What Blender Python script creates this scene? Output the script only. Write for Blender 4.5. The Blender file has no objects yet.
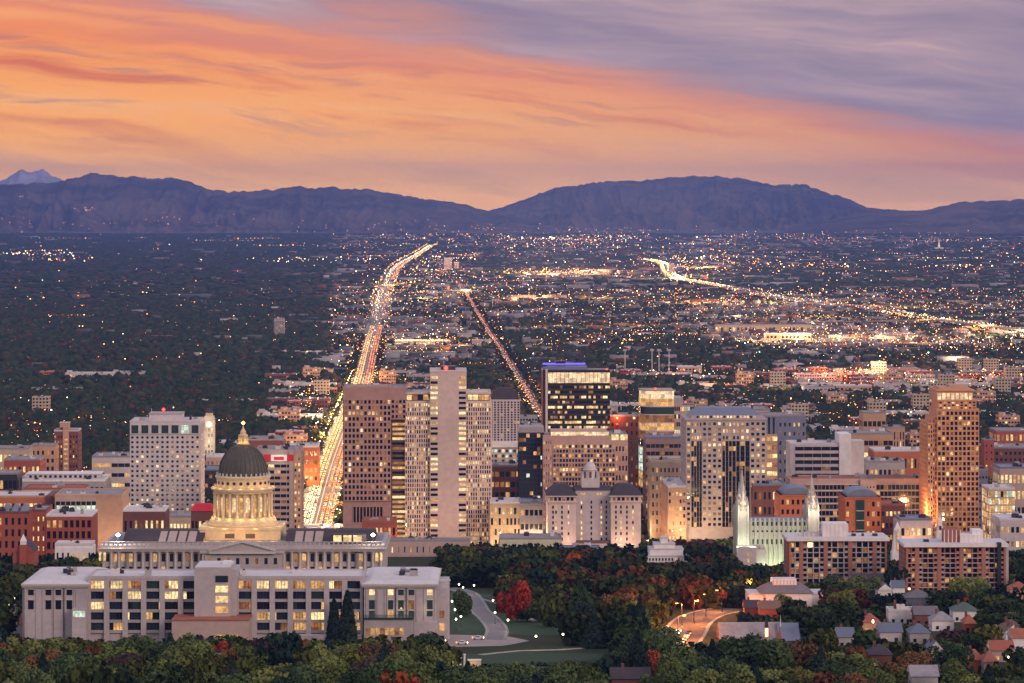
import bpy, bmesh, math, random
import numpy as np
from mathutils import Vector, Matrix
random.seed(7); RNG = np.random.default_rng(11)
SC = bpy.context.scene
R = math.radians

# ------------------------------------------------------------------ camera
F, YH, HC = 3200.0, 200.0, 260.0          # focal length in pixels, horizon row, eye height above downtown (m)
cam_d = bpy.data.cameras.new('camera'); cam = bpy.data.objects.new('camera', cam_d)
SC.collection.objects.link(cam); SC.camera = cam
cam.location = (0, 0, HC); cam.rotation_euler = (R(90), 0, 0)
cam_d.sensor_width = 36; cam_d.lens = F / 1024 * 36
cam_d.shift_y = -(341.5 - YH) / 1024
cam_d.clip_start = 1; cam_d.clip_end = 200000

def lin(r, g, b):
    f = lambda c: (c / 255 / 12.92) if c / 255 <= 0.04045 else ((c / 255 + 0.055) / 1.055) ** 2.4
    return (f(r), f(g), f(b), 1)

# ------------------------------------------------------------------ world: dusk sky with streaked clouds
W = bpy.data.worlds.new('World'); SC.world = W; W.use_nodes = True
nt = W.node_tree; nt.nodes.clear()
class N:                                     # tiny node helper
    def __init__(s, tree): s.t = tree
    def n(s, typ, **kw):
        d = s.t.nodes.new(typ)
        for k, v in kw.items(): setattr(d, k, v)
        return d
    def l(s, a, b): s.t.links.new(a, b)
    def put(s, sock, v):
        if isinstance(v, bpy.types.NodeSocket): s.l(v, sock)
        else: sock.default_value = v
    def m(s, op, a, b=0.0, c=0.0, clamp=False):
        d = s.n('ShaderNodeMath', operation=op, use_clamp=clamp)
        s.put(d.inputs[0], a); s.put(d.inputs[1], b); s.put(d.inputs[2], c)
        return d.outputs[0]
    def mr(s, v, a, b, c=0.0, d=1.0, smooth=True):
        q = s.n('ShaderNodeMapRange', interpolation_type='SMOOTHSTEP' if smooth else 'LINEAR')
        s.put(q.inputs[0], v)
        for i, x in enumerate((a, b, c, d)): s.put(q.inputs[i + 1], x)
        return q.outputs[0]
    def mix(s, f, a, b, blend='MIX'):
        d = s.n('ShaderNodeMix', data_type='RGBA', blend_type=blend)
        s.put(d.inputs[0], f); s.put(d.inputs[6], a); s.put(d.inputs[7], b)
        return d.outputs[2]
    def ramp(s, v, stops):
        d = s.n('ShaderNodeValToRGB'); s.put(d.inputs[0], v)
        e = d.color_ramp.elements
        while len(e) < len(stops): e.new(0.5)
        for el, (p, c) in zip(e, stops): el.position = p; el.color = c
        return d.outputs[0]
    def noise(s, vec, scale, detail=3, rough=0.5, dist=0.0):
        d = s.n('ShaderNodeTexNoise'); s.put(d.inputs['Vector'], vec)
        d.inputs['Scale'].default_value = scale; d.inputs['Detail'].default_value = detail
        d.inputs['Roughness'].default_value = rough; d.inputs['Distortion'].default_value = dist
        return d.outputs[0]
w = N(nt)
tc = w.n('ShaderNodeTexCoord'); sep = w.n('ShaderNodeSeparateXYZ'); w.l(tc.outputs['Generated'], sep.inputs[0])
dx, dy, dz = sep.outputs
az = w.m('ARCTAN2', dx, dy)                   # azimuth from due south, radians
el = w.m('ARCSINE', dz)
u = w.m('MULTIPLY', az, F / 1000.0)           # about -0.51..0.51 over the view
v = w.m('MULTIPLY', el, F / 1000.0)           # 0 at the horizon, 0.2 at the frame's top
def vec(x, y, z=0.0):
    c = w.n('ShaderNodeCombineXYZ'); w.put(c.inputs[0], x); w.put(c.inputs[1], y); w.put(c.inputs[2], z); return c.outputs[0]
vt = w.m('ADD', v, w.m('MULTIPLY', u, 0.10))  # streaks dip towards the west
wv = w.noise(vec(w.m('MULTIPLY', u, 4.0), w.m('MULTIPLY', v, 9.0), 5.0), 1.0, 3, 0.5)
vw = w.m('ADD', vt, w.m('MULTIPLY', w.m('SUBTRACT', wv, 0.5), 0.05))
streak = w.noise(vec(w.m('MULTIPLY', u, 2.6), w.m('MULTIPLY', vw, 30.0)), 1.0, 4, 0.52, 0.25)
big = w.noise(vec(w.m('MULTIPLY', u, 2.2), w.m('MULTIPLY', vt, 11.0), 3.7), 1.0, 3, 0.5, 0.25)
fine = w.noise(vec(w.m('MULTIPLY', u, 7.0), w.m('MULTIPLY', vw, 70.0), 8.0), 1.0, 4, 0.55, 0.4)
bound = w.n('ShaderNodeFloatCurve'); w.put(bound.inputs[1], w.m('ADD', u, 0.5, clamp=True))
cv = bound.mapping.curves[0]; pts = [(0, .205), (.1, .190), (.25, .165), (.5, .128), (.65, .106), (.8, .080), (1, .045)]
while len(cv.points) < len(pts): cv.points.new(0.5, 0.5)
for p, q in zip(cv.points, pts): p.location = q
bound.mapping.update()
dlt = w.m('SUBTRACT', v, bound.outputs[0])
dlt = w.m('ADD', dlt, w.m('MULTIPLY', w.m('SUBTRACT', big, 0.5), 0.10))
dlt = w.m('ADD', dlt, w.m('MULTIPLY', w.m('SUBTRACT', streak, 0.5), 0.07))
deck = w.mr(dlt, -0.022, 0.036)               # the grey-violet deck
side = w.mr(u, -0.45, 0.5)
low = w.ramp(w.m('MULTIPLY', v, 5.0), [(0.0, (2.5, 1.10, .10, 1)), (0.10, (2.0, .90, .10, 1)), (0.30, (1.45, .60, .06, 1)), (0.62, (1.12, .42, .08, 1)), (1.0, lin(246, 138, 80))])
lowr = w.ramp(w.m('MULTIPLY', v, 5.0), [(0.0, (1.85, .86, .22, 1)), (0.12, (1.45, .68, .20, 1)), (0.35, (1.05, .44, .14, 1)), (0.6, (.86, .37, .20, 1)), (1.0, lin(224, 148, 120))])
clear = w.mix(side, low, lowr)
clear = w.mix(w.m('MULTIPLY', w.mr(streak, 0.50, 0.66), w.mr(v, 0.03, 0.11, 0.15, 0.85)), clear, lin(224, 110, 66))
clear = w.mix(w.m('MULTIPLY', w.mr(streak, 0.50, 0.36), 0.5), clear, (1.15, .58, .20, 1))
belt = w.m('MULTIPLY', w.mr(fine, 0.52, 0.68), w.mr(v, 0.03, 0.12, 0.15, 1.0))
clear = w.mix(w.m('MULTIPLY', belt, 0.55), clear, lin(172, 122, 122))
dk = w.ramp(w.m('ADD', w.m('MULTIPLY', streak, 0.7), w.m('MULTIPLY', fine, 0.3)), [(0.34, lin(146, 128, 148)), (0.48, lin(168, 146, 158)), (0.58, lin(190, 160, 164)), (0.70, lin(224, 182, 172))])
skyc = w.mix(deck, clear, dk)
edge = w.m('MULTIPLY', w.mr(dlt, -0.05, 0.0), w.m('SUBTRACT', 1.0, w.mr(dlt, 0.0, 0.04)))
skyc = w.mix(w.m('MULTIPLY', edge, 0.45), skyc, lin(248, 142, 88))
# the rest of the dome: blue-violet overhead, rosy round the horizon
up = w.ramp(el, [(0.0, (0.78, 0.56, 0.48, 1)), (0.35, (0.58, 0.54, 0.62, 1)), (1.0, (0.46, 0.51, 0.68, 1))])
back = w.mr(dy, 0.3, -0.5)
up = w.mix(w.m('MULTIPLY', back, 0.5), up, (0.78, 0.60, 0.58, 1))
dome = w.mix(w.mr(el, 0.07, 0.22), skyc, up)
dome = w.mix(w.mr(w.m('ABSOLUTE', az), 0.4, 0.9), dome, up)
below = w.mr(el, -0.02, -0.10)
dome = w.mix(below, dome, (0.05, 0.05, 0.07, 1))
bg = w.n('ShaderNodeBackground'); w.l(dome, bg.inputs[0]); bg.inputs[1].default_value = 1.0
out = w.n('ShaderNodeOutputWorld'); w.l(bg.outputs[0], out.inputs[0])
W.cycles.sampling_method = 'MANUAL'; W.cycles.sample_map_resolution = 512

# the afterglow of the sun already down: one wide, weak, rosy sun
sd = bpy.data.lights.new('afterglow', 'SUN'); sun = bpy.data.objects.new('afterglow', sd)
SC.collection.objects.link(sun); sd.energy = 1.35; sd.angle = R(22); sd.color = (1.0, 0.72, 0.58)
sun.rotation_euler = Vector((-0.62, 0.68, -0.38)).to_track_quat('-Z', 'Y').to_euler()

SC.view_settings.view_transform = 'Standard'; SC.view_settings.look = 'None'
SC.view_settings.exposure = 0.12; SC.view_settings.gamma = 1
SC.render.engine = 'CYCLES'
SC.cycles.max_bounces = 3; SC.cycles.diffuse_bounces = 2; SC.cycles.glossy_bounces = 2
SC.cycles.volume_bounces = 0; SC.cycles.transparent_max_bounces = 4
SC.cycles.sample_clamp_indirect = 1.5; SC.cycles.use_denoising = True
SC.cycles.caustics_reflective = False; SC.cycles.caustics_refractive = False
SC.cycles.use_light_tree = True

# ------------------------------------------------------------------ positions
_gy = np.array([0, 300, 700, 900, 1000, 1100, 1300, 1450, 1600, 1850, 2150, 2350, 2500, 20000, 21500, 60000.])
_gz = np.array([200, 168, 124, 106, 99, 92, 82, 72, 60, 40, 14, 2, 0, 0, 4, 60.])
_nodes = np.concatenate([np.arange(0, 2600, 25.), np.arange(2600, 61000, 400.)])
_nz = np.interp(_nodes, _gy, _gz)
_sm = np.convolve(np.pad(_nz, 3, mode='edge'), np.ones(7) / 7, 'valid'); _nz[:100] = _sm[:100]
def gnd(Y): return np.interp(Y, _nodes, _nz)
def Yg(py):                                    # where the sloping ground crosses a picture row
    ys = np.arange(1000, 2500, 5.); r = YH + (HC - gnd(ys)) * F / ys; return float(np.interp(-py, -r, ys))
def PX(px, Y): return (px - 512) * Y / F
def PZ(py, Y): return HC - (py - YH) * Y / F
VPX = 433                                     # the street grid runs towards this point of the horizon
TH = math.atan((512 - VPX) / F)
COL = SC.collection

# ------------------------------------------------------------------ noise in numpy
_lat = RNG.random((256, 256))
def vnoise(x, y):
    xi = np.floor(x).astype(int); yi = np.floor(y).astype(int); fx = x - xi; fy = y - yi
    fx = fx * fx * (3 - 2 * fx); fy = fy * fy * (3 - 2 * fy)
    g = lambda a, b: _lat[a % 256, b % 256]
    return (g(xi, yi) * (1 - fx) + g(xi + 1, yi) * fx) * (1 - fy) + (g(xi, yi + 1) * (1 - fx) + g(xi + 1, yi + 1) * fx) * fy
def fbm(x, y, o=4, ridged=False):
    s = 0; a = 1.0; t = 0
    for k in range(o):
        n = vnoise(x * 2 ** k + 17 * k, y * 2 ** k + 5 * k)
        if ridged: n = 1 - np.abs(2 * n - 1)
        s = s + n * a; t += a; a *= 0.5
    return s / t

# ------------------------------------------------------------------ materials
MATS = {}
def mat(name, col=(0.5, 0.5, 0.5), rough=0.75, var=0.17, scale=0.25, spec=0.3, emis=None, es=0.0, metal=0.0, bump=0.0, sampled=False, kind='noise'):
    if name in MATS: return MATS[name]
    m = bpy.data.materials.new(name); m.use_nodes = True; t = m.node_tree; h = N(t)
    p = t.nodes['Principled BSDF']
    p.inputs['Roughness'].default_value = rough; p.inputs['Metallic'].default_value = metal
    p.inputs['Specular IOR Level'].default_value = spec
    c = tuple(col) + (1,)
    tcn = h.n('ShaderNodeTexCoord'); geo = h.n('ShaderNodeNewGeometry')
    pos = geo.outputs['Position']
    if var > 0:
        a = h.noise(pos, scale, 4, 0.6); b = h.noise(pos, scale * 0.13, 2, 0.5)
        f = h.m('ADD', h.m('MULTIPLY', a, 0.6), h.m('MULTIPLY', b, 0.4))
        f = h.mr(f, 0.3, 0.7, 1 - var, 1 + var, smooth=False)
        mx = h.n('ShaderNodeVectorMath', operation='SCALE'); mx.inputs[0].default_value = c[:3]; h.l(f, mx.inputs['Scale'])
        h.l(mx.outputs[0], p.inputs['Base Color'])
    else: p.inputs['Base Color'].default_value = c
    if emis:
        sn = h.n('ShaderNodeVectorMath', operation='SNAP'); h.l(pos, sn.inputs[0]); sn.inputs[1].default_value = (3.1, 9, 3.3)
        wn = h.n('ShaderNodeTexWhiteNoise'); h.l(sn.outputs[0], wn.inputs[0])
        nn = h.noise(pos, 0.9, 2, 0.6)
        st = h.m('MULTIPLY', h.mr(wn.outputs['Value'], 0, 1, 0.45, 1.35, False), h.mr(nn, 0.35, 0.65, 0.55, 1.25, False))
        if kind == 'flat': st = 1.0
        h.put(p.inputs['Emission Strength'], h.m('MULTIPLY', st, es))
        p.inputs['Emission Color'].default_value = tuple(emis) + (1,)
    m.cycles.emission_sampling = 'AUTO' if sampled else 'NONE'
    MATS[name] = m; return m
def attr_mat(name, rough=0.85, emit=0.0, spec=0.2, var=0.0):
    """colour read from the mesh's own 'tint' attribute (each house or tree of a far mass has its colour)"""
    m = bpy.data.materials.new(name); m.use_nodes = True; t = m.node_tree; h = N(t); p = t.nodes['Principled BSDF']
    a = h.n('ShaderNodeAttribute'); a.attribute_name = 'tint'
    p.inputs['Roughness'].default_value = rough; p.inputs['Specular IOR Level'].default_value = spec
    if emit:
        p.inputs['Base Color'].default_value = (0.02, 0.02, 0.02, 1)
        h.l(a.outputs['Color'], p.inputs['Emission Color']); p.inputs['Emission Strength'].default_value = emit
    else: h.l(a.outputs['Color'], p.inputs['Base Color'])
    m.cycles.emission_sampling = 'NONE'
    return m

# ------------------------------------------------------------------ mesh tools
class MB:
    def __init__(s): s.v = []; s.f = []; s.mi = []; s.mats = []
    def _m(s, m):
        if m not in s.mats: s.mats.append(m)
        return s.mats.index(m)
    def add(s, vs, fs, m, T=None):
        o = len(s.v); s.v += [tuple(T(*q)) if T else tuple(q) for q in vs]; k = s._m(m)
        for f in fs: s.f.append([i + o for i in f]); s.mi.append(k)
    def box(s, x0, x1, y0, y1, z0, z1, m, T=None):
        vs = [(x0, y0, z0), (x1, y0, z0), (x1, y1, z0), (x0, y1, z0), (x0, y0, z1), (x1, y0, z1), (x1, y1, z1), (x0, y1, z1)]
        s.add(vs, [(0, 3, 2, 1), (4, 5, 6, 7), (0, 1, 5, 4), (1, 2, 6, 5), (2, 3, 7, 6), (3, 0, 4, 7)], m, T)
    def taper(s, x0, x1, y0, y1, z0, z1, ix, iy, m, T=None):     # frustum / hip roof
        vs = [(x0, y0, z0), (x1, y0, z0), (x1, y1, z0), (x0, y1, z0), (x0 + ix, y0 + iy, z1), (x1 - ix, y0 + iy, z1), (x1 - ix, y1 - iy, z1), (x0 + ix, y1 - iy, z1)]
        s.add(vs, [(0, 3, 2, 1), (4, 5, 6, 7), (0, 1, 5, 4), (1, 2, 6, 5), (2, 3, 7, 6), (3, 0, 4, 7)], m, T)
    def gable(s, x0, x1, y0, y1, z0, z1, m, m2=None, along='x'):
        m2 = m2 or m
        if along == 'x':
            ym = (y0 + y1) / 2
            vs = [(x0, y0, z0), (x1, y0, z0), (x1, y1, z0), (x0, y1, z0), (x0, ym, z1), (x1, ym, z1)]
            s.add(vs, [(0, 1, 5, 4), (2, 3, 4, 5), (0, 3, 2, 1)], m); s.add(vs, [(0, 4, 3), (1, 2, 5)], m2)
        else:
            xm = (x0 + x1) / 2
            vs = [(x0, y0, z0), (x1, y0, z0), (x1, y1, z0), (x0, y1, z0), (xm, y0, z1), (xm, y1, z1)]
            s.add(vs, [(0, 4, 5, 3), (1, 2, 5, 4), (0, 3, 2, 1)], m); s.add(vs, [(0, 1, 4), (2, 3, 5)], m2)
    def lathe(s, prof, m, n=32, cx=0, cy=0, a0=0.0):
        k = len(prof); vs = []
        for i in range(n):
            a = a0 + 2 * math.pi * i / n
            for r, z in prof: vs.append((cx + r * math.cos(a), cy + r * math.sin(a), z))
        fs = []
        for i in range(n):
            j = (i + 1) % n
            for q in range(k - 1): fs.append((i * k + q, j * k + q, j * k + q + 1, i * k + q + 1))
        fs.append([i * k + k - 1 for i in range(n)]); fs.append([i * k for i in range(n)][::-1])
        s.add(vs, fs, m)
    def tube(s, p, q, r0, r1, m, n=6):
        p = Vector(p); q = Vector(q); d = (q - p).normalized(); a = d.orthogonal().normalized(); b = d.cross(a)
        vs = []
        for c, r in ((p, r0), (q, r1)):
            for i in range(n):
                t = 2 * math.pi * i / n; vs.append(c + a * r * math.cos(t) + b * r * math.sin(t))
        fs = [(i, (i + 1) % n, n + (i + 1) % n, n + i) for i in range(n)] + [list(range(n))[::-1], list(range(n, 2 * n))]
        s.add(vs, fs, m)
    def mesh(s, name):
        me = bpy.data.meshes.new(name); me.from_pydata(s.v, [], s.f)
        for m in s.mats: me.materials.append(m)
        me.polygons.foreach_set('material_index', s.mi); me.update(); return me
    def build(s, name, parent=None, smooth=False, loc=None):
        if not s.v: return None
        me = s.mesh(name)
        if smooth: me.polygons.foreach_set('use_smooth', [True] * len(me.polygons))
        return put(name, me, parent, loc)
def put(name, me, parent=None, loc=None):
    o = bpy.data.objects.new(name, me); COL.objects.link(o)
    if parent: o.parent = parent
    if loc is not None: o.location = loc
    return o
def tag(o, label=None, cat=None, group=None, kind=None):
    if label: o['label'] = label
    if cat: o['category'] = cat
    if group: o['group'] = group
    if kind: o['kind'] = kind
    return o
def empty(name, label, cat, loc, rz=0.0, group=None):
    o = bpy.data.objects.new(name, None); COL.objects.link(o); o.location = loc; o.rotation_euler = (0, 0, rz)
    o.empty_display_size = 1; return tag(o, label, cat, group)
def copy_tree(o, parent=None):
    c = o.copy(); COL.objects.link(c); c.parent = parent
    for ch in [x for x in KIDS.get(o.name, [])]: copy_tree(ch, c)
    return c
KIDS = {}
def np_mesh(name, V, Fc, mats, tint=None, mi=None, k=None, link=True):
    """V (n,3), Fc (m,k) faces of equal size; tint (m,3) per face"""
    me = bpy.data.meshes.new(name); k = Fc.shape[1]
    me.vertices.add(len(V)); me.vertices.foreach_set('co', np.ascontiguousarray(V, dtype=np.float32).ravel())
    me.loops.add(Fc.size); me.loops.foreach_set('vertex_index', np.ascontiguousarray(Fc, dtype=np.int32).ravel())
    me.polygons.add(len(Fc)); me.polygons.foreach_set('loop_start', np.arange(0, Fc.size, k, dtype=np.int32))
    for m in mats: me.materials.append(m)
    if mi is not None: me.polygons.foreach_set('material_index', np.ascontiguousarray(mi, dtype=np.int32))
    if tint is not None:
        a = me.attributes.new('tint', 'FLOAT_COLOR', 'FACE')
        a.data.foreach_set('color', np.hstack([tint, np.ones((len(Fc), 1))]).astype(np.float32).ravel())
    me.update(calc_edges=True); me.validate()
    return put(name, me) if link else me
def scatter(name, BV, BF, pos, scl, rot, jit, mats, tint, link=True):
    """copies of a base shape (BV, BF) as ONE mesh: scl (n,3), rot (n), tint (n,3)"""
    n = len(pos); c = np.cos(rot)[:, None]; s = np.sin(rot)[:, None]
    P = BV[None] * scl[:, None, :]
    if jit: P = P * (1 + jit * (RNG.random((n, len(BV), 1)) - 0.5)) + jit * 0.3 * scl[:, None, :] * (RNG.random((n, len(BV), 3)) - 0.5)
    X = P[..., 0] * c - P[..., 1] * s; Y = P[..., 0] * s + P[..., 1] * c
    V = np.stack([X, Y, P[..., 2]], -1) + pos[:, None, :]
    Fa = (BF[None] + (np.arange(n) * len(BV))[:, None, None]).reshape(-1, BF.shape[1])
    return np_mesh(name, V.reshape(-1, 3), Fa, mats, np.repeat(tint, len(BF), 0), link=link)
def ico(sub):
    bm = bmesh.new(); bmesh.ops.create_icosphere(bm, subdivisions=sub, radius=1.0)
    V = np.array([v.co[:] for v in bm.verts]); bm.verts.index_update()
    Fc = np.array([[v.index for v in f.verts] for f in bm.faces]); bm.free(); return V, Fc
# ------------------------------------------------------------------ ground: one sheet
def ground_material():
    m = bpy.data.materials.new('valley_ground'); m.use_nodes = True; t = m.node_tree; h = N(t); p = t.nodes['Principled BSDF']
    p.inputs['Roughness'].default_value = 0.95; p.inputs['Specular IOR Level'].default_value = 0.1
    g = h.n('ShaderNodeNewGeometry'); pos = g.outputs['Position']
    sp = h.n('ShaderNodeSeparateXYZ'); h.l(pos, sp.inputs[0])
    far = h.mr(sp.outputs[1], 2350, 2600)
    a = h.noise(pos, 0.012, 4, 0.6); b = h.noise(pos, 0.05, 4, 0.6); c = h.noise(pos, 0.0016, 3, 0.55)
    grass = h.mix(b, (0.022, 0.034, 0.016, 1), (0.055, 0.06, 0.03, 1))
    town = h.mix(h.mr(a, 0.42, 0.58), (0.06, 0.055, 0.05, 1), (0.21, 0.18, 0.16, 1))
    f = h.m('MULTIPLY', h.mr(h.m('ADD', h.m('MULTIPLY', a, 0.45), h.m('MULTIPLY', c, 0.55)), 0.44, 0.56), far)
    h.l(h.mix(f, grass, town), p.inputs['Base Color'])
    return m
xs = np.array([-1.0, -.6, -.35, -.2, -.1, 0, .1, .2, .35, .6, 1.0])
V = []; Fg = []
for i, Y in enumerate(_nodes):
    hw = 400 + Y * 0.6
    for x in xs: V.append((x * hw, Y, _nz[i]))
n = len(xs)
for i in range(len(_nodes) - 1):
    for j in range(n - 1): Fg.append((i * n + j, i * n + j + 1, (i + 1) * n + j + 1, (i + 1) * n + j))
# behind the camera too, so that the sheet is closed round the viewpoint
b0 = len(V)
for x in xs: V.append((x * 400, -900, 200))
for j in range(n - 1): Fg.append((b0 + j, b0 + j + 1, j + 1, j))
tag(np_mesh('ground', np.array(V), np.array(Fg), [ground_material()]), kind='structure')

# ------------------------------------------------------------------ mountains
def mountain_material(name, c0, c1):
    m = bpy.data.materials.new(name); m.use_nodes = True; t = m.node_tree; h = N(t); p = t.nodes['Principled BSDF']
    p.inputs['Roughness'].default_value = 1; p.inputs['Specular IOR Level'].default_value = 0
    g = h.n('ShaderNodeNewGeometry')
    a = h.noise(g.outputs['Position'], 0.0022, 6, 0.65); b = h.noise(g.outputs['Position'], 0.0005, 3, 0.5)
    f = h.m('ADD', h.m('MULTIPLY', a, 0.6), h.m('MULTIPLY', b, 0.4))
    h.l(h.mix(h.mr(f, 0.38, 0.62), c0 + (1,), c1 + (1,)), p.inputs['Base Color']); return m
def ridge(name, crest, Y0, Y1, m, seed, spur=0.34, nx=760, rough=0.06, sharp=1.0, freq=0.055):
    cx = np.array([c[0] for c in crest], float); cy = np.array([c[1] for c in crest], float)
    px = np.linspace(cx[0], cx[-1], nx); t = np.concatenate([np.linspace(0, 1, 120), np.linspace(1.03, 1.7, 14)])
    cr = np.interp(px, cx, cy); cr = np.convolve(np.pad(cr, 3, mode='edge'), np.array([1, 2, 3, 4, 3, 2, 1]) / 16, 'valid') + (fbm(px * .09 + seed * 5, px * 0 + 1.5, 4, True) - .62) * 3.6
    P, T = np.meshgrid(px, t); Yc = Y0 + (Y1 - Y0) * T
    zc = HC - (np.tile(cr, (len(t), 1)) - YH) * Y1 / F
    wob = fbm(P * 0.012 + seed, T * 1.3 + seed) * 40 + T * 16 * np.sin(P * .02 + seed)
    rd = fbm((P + wob) * freq + seed * 3.1, T * 2.4 + seed, 4, True)
    rd2 = fbm((P + wob * .6) * freq * 2.6 + seed, T * 9 + seed, 5, True)
    shape = np.where(T <= 1, np.clip(T, 0, 1) ** 1.15, 1 - (T - 1) * 0.75)
    cut = np.sin(np.pi * np.clip(T, 0, 1)) ** 0.8
    g0 = gnd(Yc)
    Z = g0 - 6 + (zc - g0) * (shape - spur * cut * (1 - rd) * 1.1 - 0.07 * cut * (1 - rd2)) + (rd2 - 0.6) * (zc - g0) * rough * (T > .8)
    X = (P - 512) / F * Y1 + (P - 512) / F * (Yc - Y1) * 0.8
    V = np.stack([X, Yc, Z], -1).reshape(-1, 3); a = len(px)
    I, J = np.meshgrid(np.arange(len(t) - 1), np.arange(a - 1), indexing='ij'); q = (I * a + J).ravel()
    o = np_mesh(name, V, np.stack([q, q + 1, q + a + 1, q + a], -1), [m])
    o.data.polygons.foreach_set('use_smooth', [True] * len(o.data.polygons))
    return tag(o, kind='structure')
MB_ = mountain_material('brush_slope', (0.06, 0.048, 0.042), (0.18, 0.125, 0.09))
MS_ = mountain_material('snowy_rock', (0.34, 0.30, 0.33), (0.60, 0.55, 0.58))
left = [(-260, 190), (-120, 184), (0, 184), (53, 183), (75, 177), (93, 172), (108, 173.5), (123, 176), (134, 175), (158, 179), (171, 176.5), (190, 181), (211, 189), (225, 190.6), (274, 190), (290, 186), (306, 187), (337, 187), (350, 188), (380, 190), (400, 194), (420, 198), (450, 201), (480, 208), (500, 214), (530, 219), (580, 224), (640, 228)]
right = [(440, 226), (480, 213), (500, 207), (517, 201), (540, 193), (560, 187), (590, 182), (620, 179.5), (640, 180), (674, 176.5), (716, 176), (747, 179), (773, 185), (790, 185), (804, 183.6), (830, 193), (857, 202), (868, 207), (887, 208), (940, 214), (1060, 222)]
near_r = [(780, 226), (830, 219), (860, 213), (887, 209.5), (925, 209.5), (940, 206), (956, 202), (982, 200), (1009, 200), (1040, 197), (1120, 194), (1300, 200)]
snow = [(-70, 196), (-30, 184), (0, 181), (12, 174), (22, 168), (27, 172), (34, 171), (42, 169), (50, 174), (62, 180), (75, 184), (110, 192)]
ridge('snow_mountain', snow, 38000, 44000, MS_, 5.0, 0.3, 160, 0.06)
ridge('mountain_range', left, 23500, 30000, MB_, 1.0, 0.55)
ridge('mountain_range', right, 25000, 33000, MB_, 2.3, 0.60)
ridge('foothill', near_r, 23000, 27000, MB_, 3.7, 0.30, 200)

# ------------------------------------------------------------------ haze
hz = MB(); hm = bpy.data.materials.new('evening_air'); hm.use_nodes = True; hm.node_tree.nodes.clear(); h = N(hm.node_tree)
pv = h.n('ShaderNodeVolumePrincipled'); pv.inputs['Color'].default_value = (0.20, 0.34, 0.92, 1); pv.inputs['Density'].default_value = 2.7e-5
pv.inputs['Anisotropy'].default_value = 0.3
ho = h.n('ShaderNodeOutputMaterial'); h.l(pv.outputs[0], ho.inputs['Volume'])
hz.box(-30000, 30000, -1500, 46000, -12, 740, hm)
tag(hz.build('haze'), 'thin bluish evening air over the valley', 'haze', kind='stuff')

# ------------------------------------------------------------------ roads
def road_mat(name, col, var=0.25):
    return mat(name, col, 0.8, var, 0.05)
ASPH = road_mat('asphalt', (0.07, 0.065, 0.065)); CONC_RD = road_mat('concrete_road', (0.20, 0.18, 0.17)); WALK = mat('pavement', (0.3, 0.28, 0.27), 0.9)
PAINT = mat('road_paint', (0.75, 0.73, 0.68), 0.7, 0.1)
def resample(pts, step):
    P = [np.array(pts[0], float)]
    for a, b in zip(pts[:-1], pts[1:]):
        a = np.array(a, float); b = np.array(b, float); k = max(1, int(np.linalg.norm(b - a) / step))
        for i in range(1, k + 1): P.append(a + (b - a) * i / k)
    return np.array(P)
def spline(pts, step=40):
    """Catmull-Rom through the points"""
    P = [np.array(p, float) for p in pts]; P = [2 * P[0] - P[1]] + P + [2 * P[-1] - P[-2]]; out = []
    for i in range(1, len(P) - 2):
        k = max(2, int(np.linalg.norm(P[i + 1] - P[i]) / step))
        for j in range(k):
            t = j / k; a, b, c, d = P[i - 1:i + 3]
            out.append(0.5 * ((2 * b) + (-a + c) * t + (2 * a - 5 * b + 4 * c - d) * t * t + (-a + 3 * b - 3 * c + d) * t ** 3))
    out.append(P[-2]); return np.array(out)
def ribbon(mb, line, o0, o1, dz, m, skirt=0.0, zf=None):
    d = np.gradient(line, axis=0); d /= np.linalg.norm(d, axis=1)[:, None]; nrm = np.stack([d[:, 1], -d[:, 0]], -1)
    A = line + nrm * o0; B = line + nrm * o1
    za = (gnd(line[:, 1]) if zf is None else zf) + dz
    vs = []; fs = []
    for i in range(len(line)):
        vs += [(A[i, 0], A[i, 1], za[i]), (B[i, 0], B[i, 1], za[i])]
        if skirt: vs += [(A[i, 0], A[i, 1], za[i] - skirt), (B[i, 0], B[i, 1], za[i] - skirt)]
    k = 4 if skirt else 2
    for i in range(len(line) - 1):
        fs.append((k * i, k * i + 1, k * (i + 1) + 1, k * (i + 1)))
        if skirt:
            fs.append((k * i + 2, k * i, k * (i + 1), k * (i + 1) + 2)); fs.append((k * i + 1, k * i + 3, k * (i + 1) + 3, k * (i + 1) + 1))
            fs.append((k * i + 3, k * i + 2, k * (i + 1) + 2, k * (i + 1) + 3))
    mb.add(vs, fs, m)
def pline(pts):                                # (pixel column, row) on the flat valley floor -> metres
    out = []
    for px, py in pts:
        Y = HC * F / (py - YH); out.append((PX(px, Y), Y))
    return out
def road(name, line, width, m, walk=0.0, lines=True, dz=0.10):
    mb = MB(); ribbon(mb, line, -width / 2, width / 2, dz, m)
    if lines:
        ribbon(mb, line, -0.35, 0.35, dz + 0.03, PAINT)
        for s in (-1, 1): ribbon(mb, line, s * width / 4 - 0.15, s * width / 4 + 0.15, dz + 0.03, PAINT)
    tag(mb.build(name), kind='structure')
    if walk:
        kb = MB()
        for s in (-1, 1):
            a, b = sorted((s * width / 2, s * (width / 2 + walk))); ribbon(kb, line, a, b, dz + 0.14, WALK, skirt=0.3)
        tag(kb.build('sidewalk'), kind='structure')
AVE = spline([(PX(311, 2440), 2440)] + pline([(330, 470), (346, 425), (362, 383), (371, 345), (379, 316), (385, 291), (397, 267), (415, 256), (432, 245)]), 60)
ST2 = spline(pline([(548, 425), (538, 411), (522, 383), (506, 358), (492, 337), (475, 309), (461, 284)]), 60)
road('avenue', AVE, 30, CONC_RD, 5)
road('street', ST2, 13, ASPH, 3)
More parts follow.
